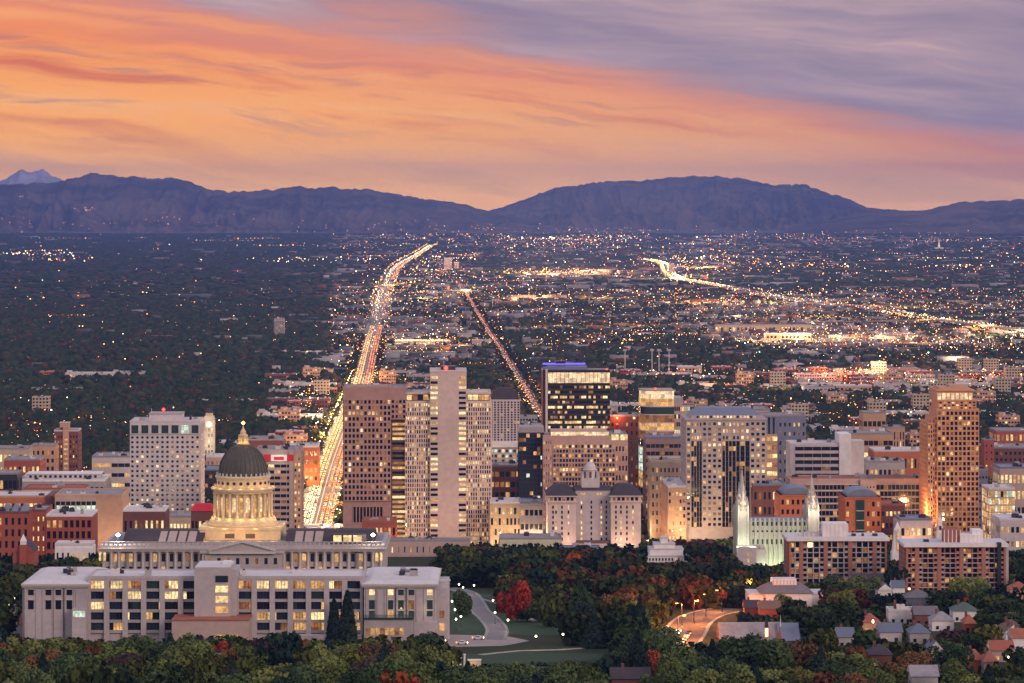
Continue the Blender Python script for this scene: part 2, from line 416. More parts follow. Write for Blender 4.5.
FWY = spline(pline([(640, 261), (652, 262), (664, 266), (668, 274), (680, 281), (697, 284), (730, 290), (781, 300), (845, 308), (876, 312), (929, 322), (982, 329), (1040, 342), (1100, 356)]), 60)
mb = MB(); zf = np.full(len(FWY), 7.0); zf[:6] = np.linspace(1, 7, 6)
ribbon(mb, FWY, -24, 24, 0, CONC_RD, skirt=1.6, zf=zf)
for o in (-24.2, -0.5, 23.6): ribbon(mb, FWY, o, o + 0.6, 1.0, WALK, skirt=1.2, zf=zf)
tag(mb.build('freeway'), kind='structure')
OVP = spline(pline([(795, 324), (860, 325), (929, 326), (980, 332), (1060, 342)]), 60)
mb = MB(); zo = np.interp(np.arange(len(OVP)), [0, 5, len(OVP) - 1], [4, 15, 15]).astype(float)
ribbon(mb, OVP, -12, 12, 0, CONC_RD, skirt=2.0, zf=zo)
for i in range(2, len(OVP) - 1, 2): mb.box(OVP[i, 0] - 1.2, OVP[i, 0] + 1.2, OVP[i, 1] - 6, OVP[i, 1] + 6, -1, zo[i] - 1.99, CONC_RD)
tag(mb.build('overpass'), kind='structure')
# cross streets of the grid (they run square to the avenue)
def cross(Y, x0, x1, w=24, m=None):
    x0, x1 = PX(x0, Y), PX(x1, Y)
    l = np.array([(x, Y + (x - PX(311, Y)) * math.tan(TH)) for x in np.linspace(x0, x1, 40)])
    return l
CROSS = [(Y, cross(Y, -60, 1090)) for Y in (2790, 3000, 3210, 3640, 4060, 4480, 5110, 5750, 6590, 7640, 8700, 9960)]
for Y, l in CROSS: road('cross_street', l, 20 if Y < 5000 else 26, CONC_RD, 0, False, dz=0.04)
# ------------------------------------------------------------------ masses of the valley floor
def near_line(X, Y, line, w):
    xl = np.interp(Y, line[:, 1], line[:, 0], left=1e9, right=1e9); return np.abs(X - xl) < w
FW2 = FWY[::-1]
def blocked(X, Y, m=0):
    b = near_line(X, Y, AVE, 24 + m) | near_line(X, Y, ST2, 17 + m)
    yl = np.interp(X, FWY[:, 0], FWY[:, 1], left=1e9, right=1e9); b |= np.abs(Y - yl) < 60 + m
    for Yc, l in CROSS: b |= np.abs(Y - np.interp(X, l[:, 0], l[:, 1])) < 14 + m
    return b
def rows(X, Y): return 512 + X * F / Y, YH + HC * F / Y
def blob(px, py, cx, cy, rx, ry): return np.exp(-(((px - cx) / rx) ** 2 + ((py - cy) / ry) ** 2))
def tree_density(X, Y):
    px, py = rows(X, Y)
    d = np.where(px < 330, 0.92, np.where(px > 620, 0.42, 0.45))
    d = np.where((px > 330) & (px < 470) & (py > 285), 0.30, d)
    n = fbm(X / 330 + 9, Y / 420 + 4, 3)
    d = d + (n - 0.5) * 1.5 * (px > 325) + (n - 0.5) * 0.5 * (px <= 325)
    for c in [(560, 388, 85, 14, .9), (720, 365, 70, 16, .8), (690, 345, 60, 10, .6), (640, 300, 60, 7, .4), (850, 278, 150, 11, 1.2), (800, 405, 60, 14, .9), (860, 415, 90, 14, .9), (1000, 425, 50, 22, 1.0),
              (640, 395, 60, 22, .8), (400, 250, 60, 6, .7), (560, 262, 90, 6, .5), (950, 252, 120, 8, .8), (290, 445, 40, 25, .3), (80, 440, 120, 20, .4), (955, 360, 30, 10, .5), (430, 405, 60, 8, .5)]:
        d = d + c[4] * blob(px, py, *c[:4])
    for c in [(850, 345, 110, 14, 1.0), (760, 330, 90, 8, .6), (420, 345, 60, 16, .6), (900, 378, 80, 9, .7), (560, 275, 60, 5, .8), (700, 280, 50, 6, .6), (330, 415, 30, 18, 1.0), (760, 310, 120, 8, .5)]:
        d = d - c[4] * blob(px, py, *c[:4])
    return np.clip(d, 0, 1)
def sample(n, Y0, Y1, pw=1.0):
    """n points spread over the visible wedge, evenly per area"""
    uu = RNG.random(n); Y = np.sqrt(Y0 ** 2 + uu * (Y1 ** 2 - Y0 ** 2)); X = (RNG.random(n) * 1110 - 555) / F * Y
    return X, Y
def tree_tint(n, X, Y):
    base = np.array([[0.022, 0.036, 0.018], [0.032, 0.046, 0.020], [0.042, 0.050, 0.022], [0.055, 0.042, 0.022], [0.075, 0.045, 0.022], [0.085, 0.030, 0.020]])
    k = RNG.choice(6, n, p=[.34, .28, .18, .12, .05, .03]); return base[k] * (0.75 + 0.6 * RNG.random((n, 1)))
FARLEAF = attr_mat('far_foliage', 0.95, spec=0.05)
V1, F1 = ico(1); V2, F2 = ico(2)
def wood(name, n, Y0, Y1, s0, s1, BV, BF, label):
    X, Y = sample(n, Y0, Y1); k = (RNG.random(n) < tree_density(X, Y)) & ~blocked(X, Y, 4)
    X = X[k]; Y = Y[k]; m = len(X); s = s0 + (s1 - s0) * RNG.random(m)
    hz_ = (3.2 + 2.6 * RNG.random(m)) * (1 if s1 < 20 else .8)
    scl = np.stack([s * .5, s * .5, hz_], -1)
    o = scatter(name, BV + np.array([0, 0, .75]), BF, np.stack([X, Y, gnd(Y)], -1), scl, RNG.random(m) * 6.28, 0.75, [FARLEAF], tree_tint(m, X, Y))
    tag(o, label, 'woodland', kind='stuff'); return m
print('trees', wood('tree_canopy', 30000, 2480, 4300, 7.5, 13, V2, F2, 'street and garden trees among the blocks just beyond downtown'),
      wood('tree_canopy', 52000, 4300, 8000, 9, 17, V1, F1, 'dark carpet of trees over the middle of the valley'),
      wood('tree_canopy', 72000, 8000, 23800, 20, 42, V1, F1, 'far dark woodland fading towards the foot of the mountains'))

# roofs: low buildings and houses too many to count
FARROOF = attr_mat('far_roofs', 0.8)
HB = np.array([[-.5, -.5, 0], [.5, -.5, 0], [.5, .5, 0], [-.5, .5, 0], [-.5, -.5, 1], [.5, -.5, 1], [.5, .5, 1], [-.5, .5, 1]], float)
HF = np.array([[4, 5, 6, 7], [0, 1, 5, 4], [1, 2, 6, 5], [2, 3, 7, 6], [3, 0, 4, 7]])
def town_density(X, Y):
    px, py = rows(X, Y)
    d = np.where(px < 320, 0.10, 0.5); d = np.where(px > 700, 0.7, d)
    return np.clip(d * (1.15 - tree_density(X, Y) * 0.8), 0, 1)
def town(n, Y0, Y1, s0, s1, h0, h1, label):
    X, Y = sample(n, Y0, Y1); k = (RNG.random(n) < town_density(X, Y)) & ~blocked(X, Y, s0 * .6)
    X = X[k]; Y = Y[k]; m = len(X); sx = s0 + (s1 - s0) * RNG.random(m) ** 2; sy = sx * (0.5 + RNG.random(m)); hh = h0 + (h1 - h0) * RNG.random(m) ** 3
    pal = np.array([[.46, .42, .44], [.36, .33, .34], [.20, .19, .20], [.30, .13, .09], [.42, .30, .22], [.12, .12, .14], [.55, .5, .5]])
    t = pal[RNG.choice(7, m, p=[.12, .2, .2, .13, .14, .17, .04])] * (0.40 + .45 * RNG.random((m, 1)))
    o = scatter('low_buildings', HB, HF, np.stack([X, Y, gnd(Y)], -1), np.stack([sx, sy, hh], -1), np.full(m, TH), 0, [FARROOF], t)
    tag(o, label, 'buildings', kind='stuff'); return m
print('town', town(8500, 4700, 8000, 10, 46, 4, 12, 'hundreds of low flat roofs scattered between trees in the middle valley'),
      town(12500, 8000, 22500, 16, 75, 4, 12, 'specks of pale low roofs far off in the valley'))

# lamps: street and parking lamps too many to count, each a small glowing body
GLOW = attr_mat('far_lamps', emit=1.0)
GLOW.cycles.emission_sampling = 'NONE'
OV = np.array([[1, 0, 0], [-1, 0, 0], [0, 1, 0], [0, -1, 0], [0, 0, 1], [0, 0, -1]], float)
OF = np.array([[0, 2, 4], [2, 1, 4], [1, 3, 4], [3, 0, 4], [2, 0, 5], [1, 2, 5], [3, 1, 5], [0, 3, 5]])
LX, LY, LS, LC = [], [], [], []
PAL = np.array([[1, .33, .06], [1, .46, .13], [1, .66, .32], [1, .88, .68], [.75, .95, 1], [1, .20, .03], [1, .03, .02], [.3, 1, .7]])
def lamps(X, Y, size, strength, p, h=12.0):
    n = len(X)
    if not n: return
    c = PAL[RNG.choice(8, n, p=np.array(p) / sum(p))]
    LX.append(np.stack([X, Y, gnd(Y) + h], -1)); LS.append(size * Y / F * (0.5 + 1.25 * RNG.random(n) ** 4)); LC.append(c * (strength * (0.3 + 1.5 * RNG.random(n) ** 2.0))[:, None] if np.ndim(strength) else c * (strength * (0.3 + 1.5 * RNG.random((n, 1)) ** 2)))
PW = [.38, .26, .15, .08, .02, .08, .015, .01]
def field(n, cx, cy, rx, ry, size=.36, st=14, p=PW):
    px = cx + rx * RNG.normal(size=n) * .6; py = cy + ry * RNG.normal(size=n) * .6
    k = py > 236; px = px[k]; py = py[k]; Y = HC * F / (py - YH); lamps(PX(px, Y), Y, size, st, p)
# the general sprinkle
X, Y = sample(8800, 2500, 9000); px, py = rows(X, Y)
k = RNG.random(len(X)) < np.where(px < 330, .05, np.where(px > 600, .95, .6)) * (1.1 - .75 * tree_density(X, Y)); lamps(X[k], Y[k], .34, 8, PW)
X, Y = sample(5600, 9000, 23000); px, py = rows(X, Y)
n_ = fbm(px / 40, py / 3.0, 3); k = RNG.random(len(X)) < np.where(px < 340, .13, .75) * np.clip((n_ - .42) * 6, 0.04, 1.3); lamps(X[k], Y[k], .30, 6, PW)
# rows of lamps along streets that cross the view, seen as broken lines
for i in range(85):
    py = 240 + 200 * RNG.random() ** 1.7; Y0 = HC * F / (py - YH); cxp = RNG.random() * 1024; wd = 15 + 60 * RNG.random(); n = int(wd / 2.6)
    if cxp < 330 and RNG.random() < .8: continue
    px = cxp + np.linspace(-wd / 2, wd / 2, n) + RNG.normal(size=n) * .8; Yr = np.full(n, Y0) * (1 + RNG.normal(size=n) * .003)
    lamps(PX(px, Yr), Yr, .33, 8, [.45, .25, .12, .12, .02, .04, 0, 0])
for a in [(40, 256, 45, 2, 60, [0, .2, .3, .5, .1, .1, 0, 0]), (60, 262, 30, 2, 30, PW), (430, 268, 20, 10, 60, PW), (430, 283, 45, 12, 130, PW), (555, 275, 45, 3.0, 150, [.6, .25, .05, .02, 0, .15, .02, 0]), (510, 290, 50, 10, 70, PW),
          (320, 262, 55, 2.5, 60, [.1, .2, .3, .5, 0, .05, 0, 0]), (380, 300, 26, 20, 90, PW), (450, 260, 40, 4, 60, PW), (590, 232 + 8, 80, 3, 130, [.3, .2, .3, .4, .05, .05, 0, 0]), (560, 248, 70, 5, 90, PW), (700, 262, 60, 8, 160, [.5, .3, .15, .1, 0, .1, 0, 0]), (690, 275, 25, 12, 90, [.5, .3, .15, .1, 0, .1, 0, 0]),
          (770, 300, 50, 8, 120, PW), (840, 340, 90, 12, 330, [.45, .3, .12, .1, .02, .12, .02, .02]), (790, 345, 50, 9, 110, [.5, .3, .2, .1, 0, .02, 0, 0]), (960, 350, 60, 10, 150, PW), (860, 380, 34, 4, 90, [.7, .2, .05, 0, 0, .3, .02, 0]), (900, 388, 90, 8, 110, PW), (430, 345, 55, 10, 120, [.55, .3, .12, .1, 0, .1, 0, 0]),
          (360, 345, 30, 30, 80, PW), (310, 400, 16, 20, 60, PW), (320, 435, 14, 20, 45, PW), (600, 345, 60, 10, 70, PW), (960, 270, 40, 3, 40, PW), (820, 268, 40, 3, 50, [.6, .3, .1, .1, 0, .1, 0, 0]), (250, 330, 60, 30, 12, PW), (150, 350, 120, 40, 22, PW), (100, 428, 110, 22, 40, PW), (75, 482, 14, 5, 22, PW), (20, 440, 30, 14, 24, PW), (700, 420, 90, 14, 60, PW), (900, 415, 80, 16, 90, PW), (670, 535, 14, 7, 26, PW), (690, 380, 120, 8, 70, PW), (1000, 380, 40, 12, 80, PW), (760, 268, 200, 12, 120, PW), (120, 300, 140, 20, 25, PW)]:
    field(a[4], a[0], a[1], a[2], a[3], p=a[5])
# lamps and traffic along the avenues farther out
def along(line, Y0, Y1, off, step, size, st, p, h=9, wob=3):
    d = np.gradient(line, axis=0); d /= np.linalg.norm(d, axis=1)[:, None]; s = np.concatenate([[0], np.cumsum(np.linalg.norm(np.diff(line, axis=0), axis=1))])
    t = np.arange(0, s[-1], step) ; t = t + RNG.random(len(t)) * step * .5
    X = np.interp(t, s, line[:, 0] + d[:, 1] * off); Y = np.interp(t, s, line[:, 1] - d[:, 0] * off)
    X = X + RNG.normal(size=len(X)) * wob; k = (Y > Y0) & (Y < Y1); lamps(X[k], Y[k], size, st, p, h)
for off in (-24, 24): along(AVE, 4600, 20000, off, 60, .36, 6, [.5, .35, .2, .1, 0, .02, 0, 0])
for off in (-14, -9, -4): along(AVE, 7000, 20000, off, 40, .28, 5, [.0, .3, .5, .6, 0, 0, 0, 0], 1.2, 1.5)
for off in (5, 10, 14): along(AVE, 7000, 20000, off, 44, .28, 5, [.7, .2, .0, 0, 0, .5, .05, 0], 1.2, 1.5)
for off in (-14, 14): along(ST2, 3900, 12000, off, 80, .3, 5, [.6, .3, .1, .1, 0, .1, 0, 0])
for off in (-6, 0, 6): along(ST2, 3900, 12000, off, 60, .26, 5, [.5, .1, .0, 0, 0, .8, .15, 0], 1.2, 1.5)
for off, pp in ((-16, [0, .4, .5, .3, 0, 0, 0, 0]), (-9, [0, .4, .5, .3, 0, 0, 0, 0]), (9, [.7, .3, .1, 0, 0, .3, 0, 0]), (16, [.7, .3, .1, 0, 0, .3, 0, 0])):
    along(FWY, 9300, 20000, off, 20, .40, 10, pp, 9, 2); along(FWY, 7300, 9300, off, 48, .34, 6, pp, 9, 3); along(FWY, 3000, 7300, off * 1.6, 12, .42, 10, pp, 9, 5)
for off in (-6, 6): along(OVP, 3000, 20000, off, 30, .38, 8, [.6, .3, .1, 0, 0, .15, 0, 0], 17, 1)
for Yc, l in CROSS:
    for off in (-12, 12):
        along(l[:, :], 2000, 9e9, off, 90 if Yc < 5000 else 110, .34, 6, PW)
# a handful on the mountains' lower slopes
for cx, cy, rx, ry, n in [(22, 197, 2, 1, 4), (85, 209, 12, 2, 16), (120, 222, 120, 6, 60), (420, 228, 120, 5, 70), (600, 230, 90, 3, 70), (880, 232, 100, 3, 25)]:
    px = cx + rx * RNG.normal(size=n) * .6; py = np.minimum(cy + ry * RNG.normal(size=n) * .6, 233); Y = np.full(n, 23400.0)
    c = PAL[RNG.choice(8, n, p=np.array(PW) / sum(PW))]; z = HC - (py - YH) * Y / F
    LX.append(np.stack([PX(px, Y), Y, np.maximum(z, 8)], -1)); LS.append(.3 * Y / F * (0.5 + RNG.random(n))); LC.append(c * 5 * (0.3 + RNG.random((n, 1))))
P = np.concatenate(LX); S = np.concatenate(LS); Cc = np.concatenate(LC)
o = scatter('valley_lamps', OV, OF, P, np.stack([S, S, S], -1), np.zeros(len(P)), 0, [GLOW], Cc)
tag(o, 'thousands of street, parking and yard lamps glowing over the valley', 'lamps', kind='stuff'); print('lamps', len(P))
# the towns' own light on roofs and ground: real lamps of warm light
def glow(name, label, x, y, z, power, col, rad=6.0, cat='flood lamp', group=None, parent=None):
    d = bpy.data.lights.new(name, 'POINT'); d.energy = power; d.color = col; d.shadow_soft_size = rad
    o = bpy.data.objects.new(name, d); COL.objects.link(o); o.location = (x, y, z)
    if parent: o.parent = parent
    return o
ORG = (1.0, .46, .16); WRM = (1.0, .66, .36); WHT = (1.0, .88, .7)
for (px, py, pw, c) in [(555, 274, 9e6, ORG), (530, 274, 6e6, ORG), (585, 273, 6e6, ORG), (700, 268, 8e6, ORG), (672, 280, 8e6, WRM), (840, 340, 1.2e6, ORG), (800, 345, 1.4e6, WRM), (880, 340, 1.2e6, WRM), (920, 345, 1e6, ORG), (760, 343, 9e5, WRM), (850, 378, 8e5, ORG), (836, 382, 5e5, (1, .2, .05)), (880, 380, 6e5, WRM), (430, 345, 9e5, ORG), (400, 345, 8e5, WRM), (460, 350, 6e5, ORG),
                        (330, 405, 3e5, WRM), (318, 425, 3e5, WRM), (700, 305, 2e6, ORG), (780, 305, 2e6, WRM), (960, 365, 6e5, WRM), (990, 340, 1e6, WRM), (640, 330, 8e5, ORG), (980, 333, 2.2e6, ORG), (930, 326, 2e6, ORG), (1010, 338, 2e6, WRM), (720, 390, 3e5, ORG), (780, 395, 3e5, WRM), (950, 385, 4e5, ORG), (600, 300, 2e6, ORG), (530, 300, 2e6, ORG), (820, 320, 1.5e6, ORG), (740, 320, 1.2e6, WRM), (560, 330, 9e5, ORG), (900, 310, 2e6, ORG), (425, 300, 2e6, WRM), (400, 285, 2e6, ORG), (470, 290, 2e6, WRM)]:
    Yq = HC * F / (py - YH); glow('yard_lamp', None, PX(px, Yq), Yq, 26, pw * (.9 if py < 320 else .4), c, 8)
# ------------------------------------------------------------------ buildings: materials and the facade maker
def M(n, c, **k): return mat(n, c, **k)
PINKC = M('pink_concrete', (.44, .33, .30)); WHITEC = M('white_precast', (.56, .51, .52)); GREYC = M('grey_concrete', (.36, .33, .34)); LILAC = M('pale_stone', (.52, .46, .47))
BEIGE = M('beige_stone', (.48, .38, .28)); BRICK = M('red_brick', (.34, .09, .06), scale=1.2); BRICKD = M('dark_brick', (.17, .07, .06), scale=1.2); BRICKO = M('orange_brick', (.46, .15, .07), scale=1.2)
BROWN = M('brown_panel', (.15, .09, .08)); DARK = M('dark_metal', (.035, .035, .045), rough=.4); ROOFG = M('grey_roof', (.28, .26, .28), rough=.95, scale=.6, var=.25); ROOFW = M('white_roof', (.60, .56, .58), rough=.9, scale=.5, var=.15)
SLATE = M('slate_roof', (.055, .042, .052), rough=.8, scale=1.5, var=.3); BLUER = M('blue_metal_roof', (.17, .19, .27), rough=.5); TERRA = M('tile_roof', (.33, .12, .08), rough=.9, scale=2, var=.3); REDM = M('red_metal', (.55, .02, .03)); COPPER = M('dark_copper', (.085, .082, .070), rough=.55, scale=1.0, var=.35)
GRANITE = M('white_granite', (.50, .47, .45), scale=.8); SANDST = M('sandstone', (.55, .45, .36)); WHITEP = M('white_paint', (.75, .72, .72)); GOLD = M('gilding', (.8, .5, .12), metal=.7, rough=.4); TAN = M('tan_panel', (.50, .30, .20)); ORANGEP = M('orange_stone', (.50, .27, .17))
GL = M('dark_glass', (.012, .016, .026), rough=.12, var=0, spec=.8); GLB = M('blue_glass', (.02, .035, .06), rough=.1, var=0, spec=.9); GLG = M('green_glass', (.03, .06, .055), rough=.15, var=0, spec=.8)
LW = M('lit_window', (.1, .08, .05), var=0, emis=(1, .52, .17), es=.72); LB = M('bright_window', (.1, .08, .05), var=0, emis=(1, .70, .32), es=1.15); LD = M('dim_window', (.05, .04, .03), var=0, emis=(1, .38, .11), es=.26)
LC_ = M('cool_window', (.1, .1, .1), var=0, emis=(.80, 1.0, .80), es=.8); LR = M('red_lamp', (.1, 0, 0), var=0, emis=(1, .03, .02), es=9, kind='flat'); LO = M('orange_lamp', (.1, .05, 0), var=0, emis=(1, .40, .10), es=9, kind='flat'); LY_ = M('lamp_globe', (.1, .1, .1), var=0, emis=(1, .80, .48), es=14, kind='flat')
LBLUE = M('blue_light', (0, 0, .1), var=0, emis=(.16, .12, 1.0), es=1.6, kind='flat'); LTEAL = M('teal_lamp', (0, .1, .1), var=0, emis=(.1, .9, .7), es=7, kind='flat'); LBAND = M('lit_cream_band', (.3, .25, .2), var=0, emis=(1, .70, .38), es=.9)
WMIX = {'std': ((GL, .58), (LD, .14), (LW, .2), (LB, .08)), 'dark': ((GL, .82), (LD, .1), (LW, .06), (LB, .02)), 'warm': ((GL, .3), (LD, .2), (LW, .35), (LB, .15)), 'full': ((GL, .12), (LD, .08), (LW, .35), (LB, .45)), 'office': ((GL, .45), (LC_, .1), (LD, .12), (LW, .15), (LB, .18)), 'gloom': ((GL, .93), (LD, .05), (LW, .02)), 'green': ((GLG, .35), (LC_, .3), (LW, .2), (LB, .15)), 'off': ((GL, 1.0),)}
def pick(mix, rnd):
    a = 0
    for m, p in mix:
        a += p
        if rnd < a: return m
    return mix[-1][0]
FOOT = []
class Bld:
    LIMIT = 100
    def __init__(s, name, label, cat, px0, px1, Y, ytop, depth=35, group=None, rz=TH, z0=None, ztop=None, limit=100):
        s.W = (px1 - px0) * Y / F; s.Y = Y; s.D = depth
        s.z0 = (float(min(gnd(Y), gnd(Y + depth))) - 0.5) if z0 is None else z0
        s.top = (PZ(ytop, Y) if ztop is None else ztop) - s.z0; s.x0 = -s.W / 2; s.x1 = s.W / 2
        s.root = empty(name, label, cat, (PX((px0 + px1) / 2, Y), Y, s.z0), rz, group)
        FOOT.append((PX(px0, Y), PX(px1, Y), Y, Y + depth)); s.px0 = px0; s.px1 = px1; s.wall = MB(); s.roof = MB(); s.trim = MB(); s.n = 0; s.cache = {}; s.rest = MB(); s.limit = limit; s.vis = 'right' if (px0 + px1) / 2 < VPX else 'left'
    def x(s, px): return s.x0 + (px - s.px0) * s.Y / F
    def z(s, py, dy=0): return PZ(py, s.Y + dy) - s.z0
    def T(s, face, x0=None, x1=None, y0=0, y1=None):
        x0 = s.x0 if x0 is None else x0; x1 = s.x1 if x1 is None else x1; y1 = s.D if y1 is None else y1
        return {'front': lambda a, o, z: (a, y0 - o, z), 'left': lambda a, o, z: (x0 - o, a, z), 'right': lambda a, o, z: (x1 + o, a, z), 'back': lambda a, o, z: (a, y1 + o, z)}[face]
    def window(s, T, u0, u1, z0, z1, m, thick=.12, name='window', o0=0.02):
        A = T(u0, o0, z0); B = T(u1, o0 + thick, z1); lo = [min(a, b) for a, b in zip(A, B)]; hi = [max(a, b) for a, b in zip(A, B)]
        if s.n >= s.limit: s.rest.box(lo[0], hi[0], lo[1], hi[1], lo[2], hi[2], m); return
        s.n += 1; c = [(a + b) / 2 for a, b in zip(lo, hi)]; h = [(b - a) / 2 for a, b in zip(lo, hi)]
        key = (round(h[0], 2), round(h[1], 2), round(h[2], 2), m.name)
        if key not in s.cache:
            q = MB(); q.box(-h[0], h[0], -h[1], h[1], -h[2], h[2], m); s.cache[key] = q.mesh(name)
        put(name, s.cache[key], s.root, c)
    def grid(s, face, u0, u1, z0, z1, nx, nz, fw=.6, fh=.6, wm=GREYC, mix='std', rec=.5, row=.0, piers=True, spans=True, x0=None, x1=None, y0=0, y1=None, edge=True, ps=1, sm=None, cover=True, seed=None):
        """a grid of recessed windows between piers and spandrels standing proud of the wall"""
        T = s.T(face, x0, x1, y0, y1); rnd = random.Random(seed if seed is not None else int(u0 * 7 + z1 * 13 + nx * 31 + s.px0)); mx = WMIX[mix] if isinstance(mix, str) else mix
        cw = (u1 - u0) / nx; ch = (z1 - z0) / nz; pw = cw * (1 - fw); sh = ch * (1 - fh)
        fl = lambda a, b: (a, b) if not callable(T) else (a, b)
        def bx(a0, a1, o0, o1, c0, c1, m):
            A = T(a0, o0, c0); B = T(a1, o1, c1); s.wall.box(min(A[0], B[0]), max(A[0], B[0]), min(A[1], B[1]), max(A[1], B[1]), c0, c1, m)
        if piers:
            for i in range(0, nx + 1, ps):
                a = u0 + i * cw - pw / 2; b = a + pw
                if i == 0: a = u0; b = u0 + pw / 2
                if i == nx: b = u1; a = u1 - pw / 2
                bx(a, b, -.05, rec, z0, z1, wm)
        if spans:
            for j in range(nz + 1):
                a = z0 + j * ch - sh / 2; b = a + sh
                if j == 0: a = z0; b = z0 + sh / 2
                if j == nz: b = z1 + .03; a = z1 - sh / 2
                if b - a > .05: bx(u0 + .02, u1 - .02, -.04, rec - .06, a, b, sm or wm)
        for j in range(nz - 1, -1, -1):
            rowlit = rnd.random() < row; rm = pick(WMIX['full'], rnd.random()) if rowlit else None
            for i in range(nx):
                m = pick(WMIX['full'], rnd.random()) if rowlit and rnd.random() < .85 else pick(mx, rnd.random())
                s.window(T, u0 + i * cw + pw / 2 - .02, u0 + (i + 1) * cw - pw / 2 + .02, z0 + j * ch + sh / 2 - .02, z0 + (j + 1) * ch - sh / 2 + .02, m)
    def core(s, m, z0=0, z1=None, x0=None, x1=None, y0=0, y1=None):
        s.wall.box(s.x0 if x0 is None else x0, s.x1 if x1 is None else x1, y0, s.D if y1 is None else y1, z0, s.top if z1 is None else z1, m)
    def flat_roof(s, m=ROOFG, x0=None, x1=None, y0=0, y1=None, z=None, par=1.0, pm=None, units=3, seed=1):
        x0 = s.x0 if x0 is None else x0; x1 = s.x1 if x1 is None else x1; y1 = s.D if y1 is None else y1; z = s.top if z is None else z
        s.roof.box(x0 + .3, x1 - .3, y0 + .3, y1 - .3, z + .01, z + .25, m); pm = pm or m; t = .55
        for a in ((x0 - .1, x1 + .1, y0 - .1, y0 + t), (x0 - .1, x1 + .1, y1 - t, y1 + .1), (x0 - .1, x0 + t, y0 + t, y1 - t), (x1 - t, x1 + .1, y0 + t, y1 - t)): s.trim.box(*a, z - .4, z + par, pm)
        rnd = random.Random(int(s.px0 * 3 + seed))
        for k in range(units):
            w = (1.5 + 3.5 * rnd.random()); a = x0 + 2 + (x1 - x0 - 4 - w) * rnd.random(); d = 1.5 + 2.5 * rnd.random(); b = y0 + 1.5 + max(.5, (y1 - y0 - 3 - d)) * rnd.random()
            if x1 - x0 < 9: break
            q = MB(); hh = 1.2 + 1.8 * rnd.random(); q.box(a, a + w, b, b + d, z + .25, z + .25 + hh, rnd.choice([ROOFW, GREYC, DARK])); q.tube((a + w / 2, b + d / 2, z + .2 + hh), (a + w / 2, b + d / 2, z + .7 + hh), .5, .5, DARK, 8); q.build('roof_unit', s.root)
    def part(s, name, mb, label=None):
        o = mb.build(name, s.root)
        if label and o: o['label'] = label
        return o
    def done(s, shopfront=None):
        s.wall.build('wall', s.root); r = s.roof.build('roof', s.root); s.trim.build('parapet', s.root)
        if s.rest.v:
            o = s.rest.build('window', s.root); o['kind'] = 'stuff'
        return s
def box_b(name, label, cat, px0, px1, Y, ytop, nx, nz, wm=GREYC, mix='std', depth=30, fw=.6, fh=.55, rec=.4, zg=None, roof=ROOFG, side=True, row=.1, units=3, ybase=None, pent=None, ps=1, piers=True, spans=True, sm=None, par=1.0, limit=100, base=None, group=None, pm=None):
    """an ordinary block: windows on the front and the visible side, flat roof with parapet and plant"""
    b = Bld(name, label, cat, px0, px1, Y, ytop, depth, group, limit=limit); b.core(wm)
    zt = b.top - (b.top * .04 + .4); zb = (base if base is not None else min(5, b.top * .12))
    b.grid('front', b.x0, b.x1, zb, zt, nx, nz, fw, fh, wm, mix, rec, row, piers, spans, ps=ps, sm=sm)
    if side:
        n = max(2, int(nx * depth / b.W)); b.grid(b.vis, 0, depth, zb, zt, n, nz, fw, fh, wm, mix, rec, row, piers, spans, ps=ps, sm=sm)
    b.flat_roof(roof, units=units, par=par, pm=pm)
    if pent:
        for (a0, a1, h, m) in pent:
            q = MB(); q.box(b.x(a0), b.x(a1), depth * .25, depth * .75, b.top + .2, b.top + h, m); q.box(b.x(a0) - .2, b.x(a1) + .2, depth * .25 - .2, depth * .75 + .2, b.top + h - .3, b.top + h + .1, m); q.build('penthouse', b.root)
    b.done(); return b
def beacon(b, px, py, m=LR, y=10, r=.7):
    x = b.x(px); z = b.z(py, y); q = MB(); q.tube((x, y, b.top), (x, y, z), .18, .10, DARK); q.build('mast', b.root)
    q = MB(); q.lathe([(0.05, -r), (r * .8, -r * .5), (r, 0), (r * .7, r * .6), (.05, r)], m, 8); put('beacon', q.mesh('beacon'), b.root, (x, y, z))
# ================================================================== downtown, left to right
# white precast tower with small square windows
b = Bld('office_tower', 'white tower of small square windows topped by large dark openings, left of the dome', 'office tower', 130, 200, 2420, 422, 42)
b.core(WHITEC); zt = b.z(435); zb = 6
b.grid('front', b.x0, b.x1, zb, zt, 14, 21, .46, .46, WHITEC, ((GL, .72), (LD, .06), (LW, .12), (LB, .10)), .45)
b.grid('front', b.x0, b.x1, b.z(434), b.z(424.5), 7, 1, .70, .86, WHITEC, ((GLG, .96), (LC_, .04)), .9)
b.grid('right', 0, 42, zb, zt, 8, 21, .46, .46, WHITEC, 'dark', .45); b.grid('right', 0, 42, b.z(434), b.z(424.5), 4, 1, .7, .86, WHITEC, 'off', .9)
b.flat_roof(ROOFW, pm=WHITEC, units=5)
q = MB(); q.box(b.x(148), b.x(181), 10, 32, b.top, b.z(413.5, 10), WHITEC); q.box(b.x(148) - .3, b.x(181) + .3, 9.7, 32.3, b.z(413.5, 10) - .8, b.z(413.5, 10) + .2, GREYC); q.build('penthouse', b.root)
q = MB(); q.tube((b.x(150), 14, b.top), (b.x(150), 14, b.z(408, 14)), .25, .1, WHITEP); q.build('mast', b.root); beacon(b, 162, 409.5, LR, 14, 1.2); b.done()
# white banded block behind it
b = box_b('office_block', 'low white block with dark ribbon windows beside the white tower', 'office block', 92, 131, 2560, 457, 6, 6, WHITEC, 'std', 40, .96, .38, .4, units=4, row=.2)
